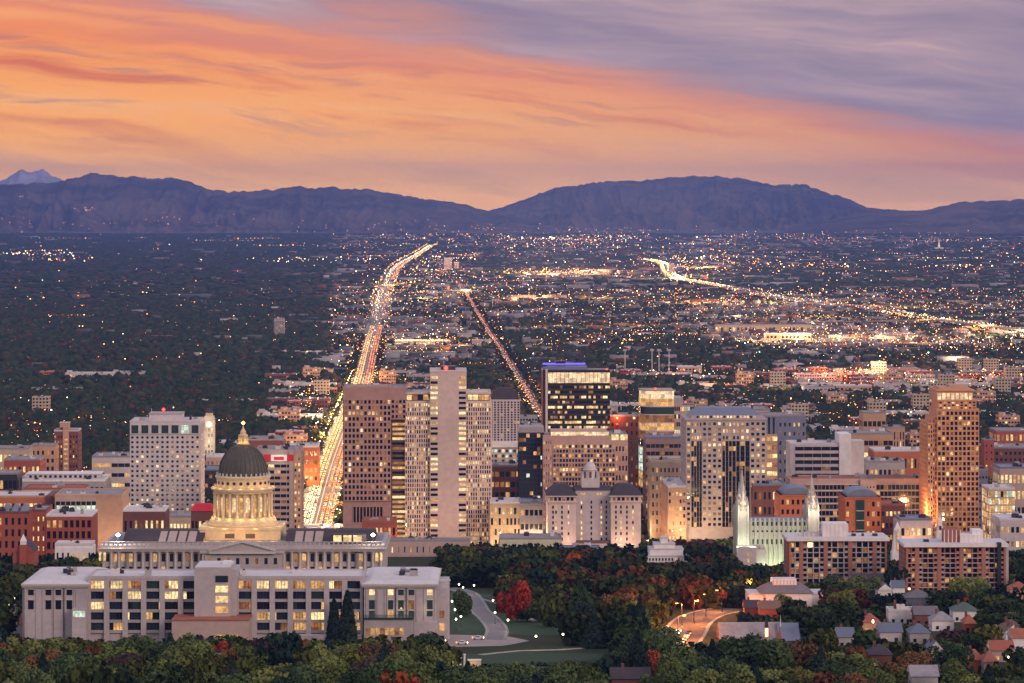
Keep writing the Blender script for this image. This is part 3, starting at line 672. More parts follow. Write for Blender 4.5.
# small brick tower with a lit strip
b = Bld('hotel_tower', 'dark red brick tower with a lit pale middle strip, left of the white tower', 'hotel', 54, 78, 2800, 431, 26)
b.core(BRICKD); mid = (b.x0 + b.x1) / 2; b.trim.box(mid - 2.6, mid + 2.6, -.9, 0, 0, b.top + 1, TAN)
b.grid('front', b.x0, mid - 2.8, 4, b.top - 3, 3, 12, .45, .5, BRICKD, 'std'); b.grid('front', mid + 2.8, b.x1, 4, b.top - 3, 3, 12, .45, .5, BRICKD, 'std')
for j in range(12): b.window(lambda a, o, z: (a, -.9 - o, z), mid - 1.6, mid + 1.6, 4 + j * 2.2 * (b.top - 8) / 26.4, 5.4 + j * 2.2 * (b.top - 8) / 26.4, LW if j % 3 else LB)
b.grid('right', 0, 26, 4, b.top - 3, 6, 12, .45, .5, BRICKD, 'dark'); b.flat_roof(ROOFG, pm=LILAC, units=2)
q = MB(); q.box(b.x(59), b.x(68), 6, 16, b.top, b.z(423, 6), TAN); q.box(b.x(58.5), b.x(68.5), 5.7, 16.3, b.z(423, 6), b.z(422.4, 6), LILAC); q.build('penthouse', b.root); b.done()
box_b('apartment_block', 'pink stepped apartment block just left of the dark brick tower', 'apartment block', 31, 55, 2760, 446, 5, 6, TAN, 'std', 24, .5, .5, units=2)
box_b('office_block', 'yellow lit low block at the far left edge below the trees', 'office block', -12, 28, 2700, 449, 8, 4, BEIGE, 'full', 30, .7, .55, units=3)
box_b('brick_block', 'dark red brick low block with flat roof left of the salmon garage', 'brick block', 4, 40, 2600, 460, 8, 4, BRICK, 'warm', 34, .5, .45, units=5)
# long grey terraced block
b = box_b('apartment_block', 'long grey terraced block with white roofs above the salmon garage', 'apartment block', 18, 104, 2380, 481, 18, 4, GREYC, ((GL, .7), (GLB, .2), (LW, .1)), 46, .62, .62, units=8, pm=WHITEP, roof=ROOFW)
q = MB(); q.box(b.x(24), b.x(98), 14, 34, b.top, b.z(474, 14), LILAC); q.box(b.x(24) - .5, b.x(98) + .5, 13.5, 34.5, b.z(474, 14), b.z(473.4, 14), WHITEP)
for i in range(14): q.box(b.x(27 + i * 5), b.x(29.6 + i * 5), 13.9, 14, b.top + 1.2, b.z(475.2, 14), GL)
q.build('penthouse', b.root)
box_b('dark_block', 'dark blue glass block at the left edge above the red brick wing', 'office block', -10, 17, 2330, 474, 6, 5, DARK, 'gloom', 26, .8, .6, units=2)
# salmon garage
b = Bld('parking_garage', 'salmon parking garage with greenish lit decks, left of the white tower', 'garage', 55, 122, 2230, 496, 50)
b.core(TAN, x0=b.x(96)); b.core(DARK, x1=b.x(96), y0=6, z1=b.top - 1.5)
for j in range(5):
    z = b.top * (j + .05) / 4.4
    if z < b.top: b.wall.box(b.x(55), b.x(96), 0, 6.2, z, z + b.top * .10, PINKC)
    if j < 4: b.window(b.T('front', y0=4.0), b.x(56), b.x(95), z + b.top * .10, z + b.top * .16, LC_ if j % 2 else LW, name='lit_deck')
for i in range(9): b.wall.box(b.x(55 + i * 5.1), b.x(55.7 + i * 5.1), .4, 1.2, 0, b.top - .02, TAN)
b.flat_roof(ROOFG, pm=TAN, units=3); b.done()
b = Bld('brick_block', 'salmon red flat block with a long lit band beside the greenish garage', 'brick block', -14, 55, 2240, 497, 40)
b.core(BRICKO); b.grid('front', b.x0, b.x1, 3, b.top - 2, 16, 4, .72, .5, BRICKO, 'full', .4, spans=True); b.core(BRICKD, x0=b.x(46), x1=b.x(53), y0=-1.5, z1=b.top + 1); b.flat_roof(ROOFW, pm=TAN, units=4); b.done()
box_b('stone_block', 'pink low roofed block behind the salmon garage', 'block', 24, 84, 2290, 489, 12, 2, PINKC, 'std', 30, .5, .4, units=4, roof=TERRA)
# red brick wings at the left edge
b = Bld('brick_apartments', 'red brick apartment wing with dark balcony bays at the left edge', 'apartment block', -16, 29, 1990, 513, 30)
b.core(BRICK); b.grid('front', b.x0, b.x1, 3, b.top - 1.5, 7, 5, .42, .6, BRICK, ((GL, .8), (LD, .1), (LW, .1)), .5); b.flat_roof(ROOFG, pm=BRICKD, units=6)
q = MB(); b_ = b
for i in range(3): q.taper(b.x(1 + i * 9), b.x(8 + i * 9), 6, 22, b.top + .3, b.top + 4.5, 1.5, 3, BLUER)
q.build('roof_dormer', b.root); b.done()
b = Bld('brick_apartments', 'red brick apartment block with a deep shaded court, right of the balconied wing', 'apartment block', 29, 92, 2010, 516, 34)
b.core(BRICK, x1=b.x(46), z1=b.z(511)); b.core(BRICK, x0=b.x(46))
b.grid('front', b.x(31), b.x(46), 3, b.z(514), 3, 6, .25, .45, BRICK, 'full', .3); b.grid('front', b.x(46), b.x1, 3, b.top - 1.5, 8, 5, .6, .66, BRICK, ((GL, .78), (LD, .08), (LW, .14)), .8)
b.flat_roof(ROOFW, x0=b.x(46), pm=WHITEP, units=6); b.flat_roof(ROOFG, x1=b.x(46), z=b.z(511), pm=BRICKD, units=1); b.done()
box_b('white_house', 'white stuccoed house with small dark windows among trees left of the domed building', 'house', 55, 92, 1800, 545, 7, 2, WHITEP, 'std', 16, .35, .4, units=2, roof=ROOFW)
# little red church with white steeple
b = Bld('church', 'little red church with a pointed white steeple among trees at the left', 'church', 13, 34, 1760, 552, 20)
b.wall.box(b.x0, b.x1, 0, 20, 0, b.top, BRICK); b.roof.gable(b.x0 - .4, b.x1 + .4, -.4, 20.4, b.top, b.top + 5.5, SLATE, BRICK, 'y')
q = MB(); c = (b.x0 + b.x1) / 2; q.box(c - 1.9, c + 1.9, -2.5, 1.4, 0, b.top + 4.2, BRICK); b.part('tower', q)
q = MB(); q.box(c - 1.5, c + 1.5, -2.1, 1.0, b.top + 4.2, b.top + 6.0, WHITEP); q.taper(c - 1.7, c + 1.7, -2.3, 1.2, b.top + 6.0, b.z(534), 1.62, 1.67, WHITEP); b.part('steeple', q)
for k in (-4, 4): b.window(b.T('front'), c + k - .6, c + k + .6, 2.5, 5.5, LW)
b.window(lambda a, o, z: (a, -2.5 - o, z), c - .6, c + .6, 4, 7, LD); b.done()
# lit clock tower far behind the white tower
b = Bld('clock_tower', 'slim floodlit stone clock tower just right of the white tower', 'tower', 203.5, 214.5, 3150, 421, 10)
b.core(SANDST); c = 0
for (h0, h1, i) in ((b.top, b.z(416), .8), (b.z(416), b.z(413), 2.0)): b.trim.box(b.x0 + i, b.x1 - i, i, 10 - i, h0, h1, SANDST)
b.roof.taper(b.x0 + 1.2, b.x1 - 1.2, 1.2, 8.8, b.z(413), b.z(408), 3.9, 3.6, SLATE)
for sx in (b.x0, b.x1 - 1.6): b.trim.box(sx, sx + 1.6, -.3, 1.6, b.top - 1, b.top + 4, SANDST)
b.grid('front', b.x0 + 1, b.x1 - 1, 10, b.top - 6, 3, 5, .4, .6, SANDST, 'warm', .4)
q = MB(); q.tube((0, -.15, b.top - 3.2), (0, -.5, b.top - 3.2), 1.9, 1.9, LY_ , 16); b.part('clock_face', q)
glow('floodlight', None, 0, -12, b.top * .5, 5000, (.9, 1, .75), 2, parent=b.root); glow('floodlight', None, 0, -9, b.top - 2, 2500, WHT, 2, parent=b.root); b.done()
box_b('hall', 'wide dark roofed hall below the clock tower right of the white tower', 'hall', 200, 226, 2750, 470, 6, 3, DARK, 'std', 40, .6, .4, roof=BLUER, units=2)
box_b('office_block', 'pale low block with white roof between the clock tower and the dome', 'office block', 206, 236, 2900, 457, 7, 3, PINKC, 'warm', 30, .6, .4, roof=ROOFW, units=3)
# brown & white low building in front of the white tower, red roof
b = box_b('brick_hall', 'low dark red hall with white eaves in front of the white tower', 'hall', 123, 165, 2080, 511, 8, 2, BRICKD, 'gloom', 30, .4, .5, roof=ROOFW, pm=WHITEP, units=5)
box_b('lit_hall', 'long low hall with glowing yellow windows at the foot of the white tower', 'hall', 166, 205, 2180, 517, 11, 2, BEIGE, 'full', 30, .62, .6, roof=ROOFG, units=3)
b = Bld('red_roof_hall', 'small hall with a bright red sloping roof left of the dome', 'hall', 191, 213, 2100, 511, 22); b.core(BRICKD); b.grid('front', b.x0, b.x1, 1, b.top - 1, 6, 2, .6, .4, BRICKD, 'std')
b.roof.taper(b.x0 - .6, b.x1 + .6, -.6, 22.6, b.top, b.z(504, 8), 2.6, 8, REDM); b.done()
# banded building with a banner left of the avenue
b = Bld('office_block', 'brown banded block wearing a red and white banner, left of the bright avenue', 'office block', 256, 301, 2330, 451, 42)
TW = M('taupe_panel', (.40, .30, .28)); b.core(TW); z_ = b.z(463)
b.grid('front', b.x0, b.x1 - 6, 6, z_, 6, 14, .92, .52, TW, ((GL, .72), (LD, .16), (LW, .08), (LB, .04)), .7); b.wall.box(b.x1 - 8.5, b.x1 - 5.5, -1.2, 0, 0, b.top + 1, TW); b.grid('front', b.x1 - 5.4, b.x1, 6, b.z(456), 2, 16, .5, .5, TAN, 'warm', .5)
b.grid('right', 0, 42, 6, b.z(456), 8, 16, .9, .5, TW, ((GL, .7), (LD, .16), (LW, .10), (LB, .04)), .5); b.flat_roof(ROOFG, pm=TW, units=6)
q = MB()
for a0, a1, m in ((264, 271, REDM), (271, 287, WHITEP), (287, 293.5, REDM)): q.box(b.x(a0), b.x(a1), -1.3, -1.0, b.z(461), b.z(454.5), m)
o = b.part('banner', q); q = MB(); q.box(b.x(274), b.x(284), -1.36, -1.28, b.z(460), b.z(456.6), REDM); b.part('banner_band', q); glow('floodlight', None, b.x(279), -9, b.z(458), 1500, WHT, 1, parent=b.root); b.done()
box_b('brick_block', 'low red brick block with white roof beyond the bannered block', 'brick block', 282, 318, 2900, 447, 8, 4, BRICKO, 'warm', 40, .6, .5, roof=ROOFW, units=5)
box_b('brick_block', 'dark brick block with roof plant standing behind the dome top', 'brick block', 248, 283, 2750, 440, 8, 4, BRICKD, 'std', 40, .6, .5, roof=ROOFG, units=5)
# pink gridded tower by the avenue
b = Bld('office_tower', 'pink concrete tower gridded with square dark windows beside the bright avenue', 'office tower', 343, 406, 2350, 389, 48)
PK = M('rose_concrete', (.40, .24, .21)); b.core(PK, x1=b.x(391)); b.core(PK, x0=b.x(391), z0=b.z(420)); b.core(BROWN, x0=b.x(391), y0=3, z1=b.z(420))
b.grid('front', b.x(344), b.x(391), b.z(501), b.z(399), 12, 18, .62, .62, PK, ((GL, .66), (LD, .22), (LW, .08), (LB, .04)), 1.2, row=.12)
b.grid('front', b.x(391), b.x1, b.z(419), b.z(399), 4, 4, .62, .62, PK, 'std', .9)
b.grid('front', b.x(392), b.x1 - .5, 3, b.z(422), 1, 26, .96, .52, BROWN, ((GL, .35), (LD, .35), (LW, .2), (LB, .1)), .3, y0=3)
b.grid('front', b.x(353), b.x(383), b.z(523), b.z(506), 9, 1, .7, .9, PK, 'off', .5); b.flat_roof(ROOFG, pm=PK, units=4)
q = MB(); q.box(b.x(351), b.x(391), 8, 36, b.top, b.z(386.5, 8), PK); b.part('penthouse', q); b.done()
b = box_b('brick_block', 'low dark red block at the foot of the pink gridded tower', 'brick block', 362, 396, 2290, 522, 8, 2, BRICK, 'warm', 30, .5, .5, roof=TERRA, units=3)
box_b('plaza_wall', 'long low pink wall building at the foot of the tall pale tower', 'pavilion', 383, 470, 2270, 541, 14, 1, PINKC, 'warm', 14, .2, .4, units=3, side=False)
# the tall pale tower: shaft with two slotted wings
TALL = M('pale_rose_concrete', (.58, .45, .41)); FIN = M('fin_concrete', (.66, .52, .47))
b = Bld('office_tower', 'tallest pale tower with a blank central shaft between two finned wings', 'office tower', 405, 491, 2350, 394, 44)
for (a0, a1) in ((405, 430), (466, 491)):
    x0, x1 = b.x(a0), b.x(a1); b.core(FIN, x0=x0, x1=x1, y0=3, z1=b.z(397.5)); b.core(DARK, x0=x0 + 1, x1=x1 - 1, y0=4, z0=b.z(397.5))
    b.grid('front', x0, x1, 5, b.z(403), 11, 32, .52, .74, FIN, ((GL, .56), (LD, .20), (LW, .16), (LB, .08)), 1.2, row=.28, y0=3)
    b.grid('front', x0 + 1, x1 - 1, b.z(401), b.z(394.2), 4, 1, .88, .8, BROWN, 'full', .3, y0=3); b.flat_roof(ROOFW, x0=x0, x1=x1, y0=3, pm=FIN, units=1)
b.grid('right', 3, 44, 5, b.z(403), 14, 32, .5, .7, FIN, 'std', .8, row=.2)
sx0, sx1 = b.x(430), b.x(466.5); zt = b.z(372)
b.wall.box(sx0, sx1, -1.5, 45.5, 0, zt, TALL)
for j in range(33):
    z = 8 + (b.z(376) - 8) * j / 32.5
    for u in (sx0 + .5, sx1 - 5.6):
        T = b.T('front', y0=-1.5); b.window(T, u, u + 5.1, z, z + 1.8, random.choice([GL, GL, LW, LW, LB]) if (j % 5 or u < 0) else LB)
b.trim.box(sx0 - .2, sx1 + .2, -1.7, 45.7, zt, zt + .9, TALL); q = MB(); q.box(sx0 + 8, sx1 - 8, 12, 30, zt + .9, zt + 3.5, DARK); q.tube((b.x(448) - 3, 20, zt), (b.x(448) - 3, 20, zt + 7), .3, .1, WHITEP); b.part('penthouse', q); beacon(b, 446, 368, LR, 10, 1.5)
b.limit = 0; b.done()
# grey hotel tower with dark mansard
b = Bld('hotel_tower', 'grey hotel tower with a dark mansard crown, right of the tallest tower', 'hotel', 490, 520, 2800, 400, 26)
b.core(LILAC); b.grid('front', b.x0, b.x1, b.z(441), b.top - 1, 9, 16, .52, .72, LILAC, ((GLB, .82), (LW, .08), (GL, .1)), .7)
b.grid('left', 0, 26, 10, b.top - 1, 8, 16, .5, .7, LILAC, 'dark', .6); b.trim.box(b.x0 - .8, b.x1 + .8, -.8, 26.8, b.top - .8, b.top + .4, LILAC)
b.roof.taper(b.x0, b.x1, 0, 26, b.top + .4, b.z(391), 3, 3, SLATE); b.roof.taper(b.x0 + 5, b.x1 - 5, 5, 21, b.z(391), b.z(388.5), 3, 3, SLATE)
q = MB(); q.box(b.x0 - 1, b.x1 + 1, -6, 0, b.z(447), b.z(441), WHITEP); q.box(b.x0 - 1, b.x1 + 1, -5, 0, 0, b.z(447), BRICKD); b.part('podium', q)
b.grid('front', b.x0, b.x1, b.z(463), b.z(448), 8, 3, .7, .6, LILAC, 'green', .3, y0=-5); b.done()
box_b('office_block', 'dark red block with glowing ground floor windows below the mansard hotel', 'office block', 489, 521, 2550, 466, 6, 5, BROWN, ((GL, .5), (LD, .3), (LW, .2)), 30, .75, .5, sm=BRICKD, units=3)
# small warm stone block
b = box_b('stone_block', 'small amber lit stone block with rows of arched windows beside the tallest tower', 'office block', 490, 521, 2330, 503, 8, 4, BEIGE, 'warm', 34, .55, .62, roof=ROOFW, units=3)
glow('floodlight', None, 0, -14, 6, 9000, ORG, 2, parent=b.root)
# dark blue glass tower
b = Bld('glass_tower', 'narrow dark blue glass tower with a pale flat crown right of the mansard hotel', 'glass tower', 519, 544, 2480, 432, 30)
b.core(GLB); b.grid('front', b.x0, b.x1, 4, b.top - 1, 7, 22, .9, .82, DARK, ((GLB, .84), (LD, .06), (LC_, .06), (LW, .04)), .25); b.grid('left', 0, 30, 4, b.top - 1, 8, 22, .9, .82, DARK, ((GLB, .9), (LD, .1)), .25)
q = MB(); q.box(b.x0, b.x1, 2, 28, b.top, b.z(427, 2), GREYC); b.part('penthouse', q); b.flat_roof(ROOFG, pm=GREYC, units=0); b.done()
box_b('low_block', 'low grey block under the dark blue glass tower', 'block', 520, 543, 2330, 503, 5, 3, GREYC, 'gloom', 30, .7, .4, roof=BLUER, units=2)
# black glass tower with purple sign line
b = Bld('office_tower', 'black glass tower with a bright cream crown and violet rooftop band', 'office tower', 543, 610, 2600, 371, 40)
b.core(GL, x0=b.x(546)); b.wall.box(b.x(545.5), b.x(547.6), -1.0, 1, 0, b.z(369), WHITEC); b.core(BRICKD, x1=b.x(546), y0=6, z1=b.z(372))
b.grid('front', b.x(548), b.x1, b.z(470), b.z(384.5), 26, 17, .96, .52, DARK, ((GL, .74), (LD, .1), (LW, .11), (LB, .05)), .35, row=.36)
T = b.T('front'); 
for i in range(15): b.window(T, b.x(548) + i * (b.x1 - b.x(548)) / 15 + .15, b.x(548) + (i + 1) * (b.x1 - b.x(548)) / 15 - .15, b.z(383), b.z(372.5), LBAND, .3, 'lit_crown_panel')
b.grid('left', 6, 40, b.z(470), b.z(372), 5, 18, .9, .6, BRICKD, ((GL, .5), (LD, .4), (LO, .0), (LW, .1)), .3, x0=b.x(546))
q = MB(); q.box(b.x(548), b.x(588), 10, 26, b.top, b.z(366.5, 10), BLUER); q.box(b.x(556), b.x(566), 9, 20, b.z(363.5, 10), b.z(361, 10), DARK); b.part('penthouse', q)
q = MB(); q.box(b.x(543), b.x(586), 9.2, 9.9, b.z(364.6, 10), b.z(362.8, 10), LBLUE); q.box(b.x(543), b.x(586), 9.4, 9.9, b.z(369.6, 10), b.z(366.6, 10), BLUER); q.box(b.x(546), b.x(583), 8.9, 9.6, b.z(370.8, 10), b.z(369.9, 10), LBLUE); b.part('violet_light_band', q)
b.flat_roof(ROOFG, pm=DARK, units=3); beacon(b, 607, 369.5, LR, 3, .8); b.done()
# lit cream-capped block in front
b = Bld('office_tower', 'rose gridded office block with a glowing cream terrace on top, behind the white domed hotel', 'office tower', 543, 628, 2470, 436, 44)
RS = M('rose_stone', (.50, .33, .29)); b.core(RS)
b.grid('front', b.x(543), b.x(552), 5, b.top - 2, 4, 12, .3, .4, RS, 'std', .3)
b.grid('front', b.x(553), b.x(615), b.z(500), b.z(444), 20, 12, .74, .66, RS, ((GLB, .52), (GL, .16), (LD, .12), (LW, .14), (LB, .06)), .6, row=.25)
b.grid('front', b.x(615), b.x1, 5, b.z(444), 4, 9, .5, .5, RS, 'std', .5); b.grid('left', 0, 44, 5, b.z(444), 8, 10, .5, .5, BROWN, 'std', .4)
T = b.T('front')
for i in range(2): b.window(T, b.x(611.5 + i * 9), b.x(618.5 + i * 9), b.z(440), b.z(434.6), LB, .3)
q = MB(); q.box(b.x(551), b.x(608), 4, 34, b.z(436), b.z(431.5), RS); b.part('terrace_wall', q); q = MB(); q.taper(b.x(551), b.x(609), 1, 34, b.z(435.6), b.z(433.8), .6, .6, LBAND); q.box(b.x(551), b.x(609), 3.2, 3.9, b.z(434), b.z(432.3), LBAND); b.part('lit_terrace', q)
b.flat_roof(ROOFG, x0=b.x(610), units=2); b.done()
# dark red block behind with glowing lamps
b = box_b('brick_block', 'dark red block with orange rooftop lamps, beside the rounded green lit tower', 'brick block', 610, 639, 2680, 416, 6, 10, BRICKD, ((GL, .6), (LD, .25), (LW, .15)), 34, .4, .4, units=3)
for px, py, m in ((617, 418, LO), (634, 418, LO), (617, 424, LR)): beacon(b, px, py, m, -1, .8)
glow('roof_lamp', None, b.x(617), -5, b.top, 9000, (1, .2, .06), 1, parent=b.root)
# glassy curved tower
b = Bld('glass_tower', 'rounded glass tower glowing yellow green with a lit round crown', 'glass tower', 641, 694, 2600, 398, 32)
nseg = 14; cx_, r_ = b.x(657), b.x(657) - b.x0
prof = [(cx_ + r_ * math.cos(math.pi + i * math.pi / 2 / 7), r_ * .8 + r_ * .8 * math.sin(math.pi + i * math.pi / 2 / 7)) for i in range(8)] + [(b.x(674), 0)]
def curved(z0, z1, m, grow=0): 
    vs = []; n = len(prof)
    for z in (z0, z1):
        for (x, y) in prof: vs.append((x - grow * (x < cx_) , y - grow, z))
        vs += [(b.x(674), 30, z), (b.x0 - grow, 30, z)]
    k = n + 2; q = MB(); q.add(vs, [[i, (i + 1) % k, (i + 1) % k + k, i + k] for i in range(k)] + [list(range(k))[::-1], list(range(k, 2 * k))], m); return q
nf = 15; zt = b.z(399)
for j in range(nf):
    z = zt * j / nf; b.part('window', curved(z + .8, z + zt / nf - .02, random.choice([GLG, LC_, LW, GLG, LD]))); b.part('floor_band', curved(z, z + .78, WHITEC, .35))
b.part('lit_crown', curved(zt, b.z(391), LBAND, -.4)); q = curved(b.z(391), b.z(390), PINKC, .5); b.part('roof', q); b.core(GREYC, x0=b.x(674) + .1, x1=b.x(683)); b.core(GL, x0=b.x(683), z1=b.z(404))
b.grid('front', b.x(674) + .2, b.x1, 6, b.z(405), 10, 14, .8, .55, PINKC, 'office', .4); b.flat_roof(ROOFG, x0=b.x(683), z=b.z(404), units=2); beacon(b, 686, 402, LR, 3, .7); beacon(b, 656, 388.5, LR, 8, .7); b.wall.build('wall', b.root); b.trim.build('parapet', b.root)
b.rest.build('window', b.root)
box_b('office_block', 'brown ribbon windowed block below the rounded glass tower', 'office block', 646, 692, 2520, 438, 10, 11, M('umber_panel', (.30, .20, .18)), ((GL, .8), (LD, .12), (LW, .08)), 34, .9, .5, units=4, roof=BLUER)
b = box_b('stone_block', 'beige stone block with deep cornice left of the hip roofed tower', 'office block', 651, 687, 2440, 462, 9, 8, BEIGE, 'std', 36, .4, .5, units=3, pm=SANDST, par=1.6)
glow('floodlight', None, -b.W / 2 - 6, -4, 8, 12000, WRM, 1.5, parent=b.root)
b = box_b('brick_block', 'narrow rose stone block by street trees, under the hip roofed tower', 'office block', 668, 686, 2330, 487, 5, 8, TAN, 'warm', 70, .5, .5, units=3, roof=ROOFW)
glow('floodlight', None, -b.W / 2 - 7, 10, 7, 16000, WRM, 1.5, parent=b.root)
# big hip roofed tower
b = Bld('office_tower', 'broad grey stone tower with a blue hipped roof and dark glass stripes', 'office tower', 686, 766, 2340, 419, 46)
ST = M('grey_rose_stone', (.43, .36, .35)); b.core(ST); zb = b.z(527); zt = b.z(421)
cols = [(686, 691, 1, 'st'), (691, 702, 4, 'gl'), (702, 722, 4, 'st'), (722, 732, 3, 'gl'), (732, 740, 2, 'gl'), (740, 750, 2, 'gl'), (750, 766, 3, 'st')]
for a0, a1, n, k in cols:
    if k == 'st': b.grid('front', b.x(a0), b.x(a1), zb, zt, n, 20, .56, .52, ST, ((GL, .62), (LD, .1), (LW, .16), (LB, .12)), .5, row=.08)
    else: b.grid('front', b.x(a0) + .1, b.x(a1) - .1, zb, b.z(441), n, 17, .86, .84, ST, ((GL, .82), (LD, .08), (LW, .10)), .35, sm=DARK); b.grid('front', b.x(a0) + .1, b.x(a1) - .1, b.z(441), zt, n, 3, .5, .5, ST, 'warm', .5)
b.grid('left', 0, 46, zb, zt, 8, 20, .48, .46, ST, 'std', .5); b.grid('right', 0, 46, zb, zt, 8, 20, .48, .46, ST, 'gloom', .5)
b.trim.box(b.x0 - .7, b.x1 + .7, -.7, 46.7, b.top - 1, b.top + .3, ST); b.trim.box(b.x0 + 4, b.x1 - 3, 3, 43, b.top, b.z(415.5), ST)
T = b.T('front', y0=3)
for i in range(18): b.window(T, b.x(697) + i * 2.45, b.x(697) + i * 2.45 + 1.5, b.top + .6, b.top + 2.2, LB if i % 4 else GL)
b.roof.taper(b.x0 + 4, b.x1 - 3, 3, 43, b.z(415.5), b.z(408, 12), 7, 12, BLUER); b.done()
# blue-grey block behind it
b = Bld('office_tower', 'blue grey slab with tall dark slits standing behind the hip roofed tower', 'office tower', 748, 806, 2620, 416, 34)
b.core(BLUER, x0=b.x(757)); b.core(TAN, x1=b.x(757), z1=b.z(420)); b.grid('front', b.x(762), b.x(776), b.z(438), b.z(417), 3, 1, .45, .96, BLUER, 'off', .4)
b.core(TAN, x0=b.x(757), x1=b.x(777), y0=-4, z1=b.z(434)); b.grid('front', b.x(766), b.x(777), 5, b.z(434), 2, 9, .9, .5, TAN, ((LB, .3), (LW, .3), (LD, .4)), .4, y0=-4)
b.grid('front', b.x(778), b.x1, 5, b.z(420), 6, 10, .4, .4, BLUER, 'std', .3); b.flat_roof(ROOFG, x0=b.x(757), units=3); b.done()
# block with white blank slab
b = Bld('hotel_tower', 'white banded hotel slab with dark ribbon windows and a blank white end tower', 'hotel', 790, 839, 2500, 444, 30)
b.core(WHITEC); b.grid('front', b.x(795), b.x1, 6, b.top - 1, 5, 12, .97, .56, WHITEC, 'gloom', .8); b.wall.box(b.x(790), b.x(794.5), -1.4, 0, 0, b.top + .5, WHITEC); b.flat_roof(ROOFW, units=4)
q = MB(); q.box(b.x(839) + .05, b.x(851), -2, 26, 0, b.z(434), WHITEP); b.part('end_tower', q); q = MB(); q.box(b.x(851) + .05, b.x(865), 4, 24, 0, b.z(441, 4), WHITEC); b.part('stair_tower', q); b.done()
# long banded complex
b = Bld('hotel', 'very long rose topped hotel complex with grey glass floors behind the twin church spires', 'hotel', 790, 935, 2390, 480, 34)
b.core(PINKC, z1=b.top); b.grid('front', b.x(806), b.x(860), 4, b.z(484), 14, 9, .90, .74, GREYC, ((GL, .72), (GLG, .16), (LD, .06), (LW, .06)), .8, sm=LILAC)
b.wall.box(b.x(860), b.x(876), -2.2, 0, 0, b.top + .02, PINKC); b.grid('front', b.x(862), b.x(875), 4, b.z(484), 4, 10, .4, .3, PINKC, 'gloom', .3, y0=-2.2)
b.grid('front', b.x(876), b.x1, 4, b.z(484), 15, 9, .90, .74, GREYC, ((GL, .72), (GLG, .16), (LD, .06), (LW, .06)), .8, sm=GREYC); b.flat_roof(TERRA, units=9, pm=PINKC); b.done()
# red brick round-roofed pair
def brick_vault(px0, px1, Y, ytop, label, gl):
    b = Bld('brick_hall', label, 'brick hall', px0, px1, Y, ytop, 34); b.core(BRICKO)
    b.grid('front', b.x0, b.x1, 4, b.top - 1.5, 7, 6, .5, .5, BRICKO, ((GL, .7), (LD, .1), (LW, .2)), .6, row=.05)
    q = MB(); q.box(b.x(gl), b.x(gl + 8), -1.6, 0, 3, b.top - 2, GLG)
    for j in range(6): q.box(b.x(gl), b.x(gl + 8), -1.7, -1.55, 3 + j * (b.top - 6) / 6, 3.5 + j * (b.top - 6) / 6, LILAC)
    b.part('glass_bay', q); n = 10; q = MB(); vs = []; 
    for y in (2, 32):
        for i in range(n + 1): t = math.pi * i / n; vs.append((-math.cos(t) * b.W * .42, y, b.top + 5.2 * math.sin(t)))
    q.add(vs, [[i, i + 1, n + 2 + i, n + 1 + i] for i in range(n)] + [list(range(n + 1))[::-1], list(range(n + 1, 2 * n + 2))], BLUER); b.part('vaulted_roof', q); b.trim.box(b.x0 - .4, b.x1 + .4, -.4, 34.4, b.top - .9, b.top, BRICKO)
    b.grid('left', 0, 34, 4, b.top - 1.5, 6, 6, .4, .5, BRICKO, 'warm', .5); b.done(); return b
b = brick_vault(780, 816, 2260, 495, 'orange brick hall with a low curved blue roof between the two church spires', 806)
b = brick_vault(845, 881, 2230, 497, 'orange brick hall with curved blue roof and tall glass bay, right of the spires', 856); glow('floodlight', None, -b.W / 2 - 9, -4, 8, 9000, ORG, 1.5, parent=b.root)
box_b('brick_block', 'dark crimson block behind the floodlit church roof', 'brick block', 753, 786, 2330, 485, 7, 4, BRICKD, 'std', 34, .5, .5, units=3, roof=BLUER)
b = box_b('brick_block', 'dark red block with a lit white canopy right of the glass bayed brick hall', 'brick block', 881, 905, 2250, 505, 6, 4, BRICKD, ((GL, .5), (LW, .3), (LB, .2)), 30, .6, .4, units=3, roof=TERRA)
box_b('low_block', 'low blue roofed block at the foot of the tall orange tower', 'block', 900, 932, 2200, 520, 6, 2, LILAC, 'std', 30, .6, .4, roof=BLUER, units=2)
# tall orange tower
OR2 = M('salmon_concrete', (.60, .29, .16))
b = Bld('apartment_tower', 'tall slender orange residential tower with a glowing crown', 'apartment tower', 937, 979, 2350, 410, 40)
steps = [(928, 933, 424), (933, 937, 418)]
b.core(OR2); b.grid('front', b.x0, b.x1, 4, b.top - .5, 10, 27, .66, .68, OR2, ((GL, .72), (LD, .16), (LW, .08), (LB, .04)), 1.0, row=.03)
for k, (a0, a1, yt) in enumerate(steps):
    b.wall.box(b.x(a0), b.x(a1), 2, 38, 0, b.z(yt), OR2); b.grid('front', b.x(a0), b.x(a1), 4, b.z(yt + 1), 2, 27, .5, .6, OR2, 'std', .7, y0=2)
    b.trim.box(b.x(a0) - .2, b.x(a1) + .1, 1, 38.5, b.z(yt) - .3, b.z(yt) + .8, OR2)
b.grid('left', 2, 38, 4, b.z(426), 8, 27, .55, .55, OR2, ((GL, .5), (LD, .3), (LW, .2)), .6, x0=b.x(928))
b.wall.box(b.x(939), b.x(977), 3, 36, b.top, b.z(401), OR2); b.grid('front', b.x(939), b.x(977), b.top + .3, b.z(401.5), 9, 3, .6, .6, OR2, 'std', .6, y0=3)
b.wall.box(b.x(937.5), b.x(974), 4, 34, b.z(401), b.z(391), OR2); T = b.T('front', y0=4)
for i in range(8): b.window(T, b.x(938) + i * 3.3 + .3, b.x(938) + i * 3.3 + 2.8, b.z(400.5), b.z(393.5), LBAND, .3, 'lit_crown_panel')
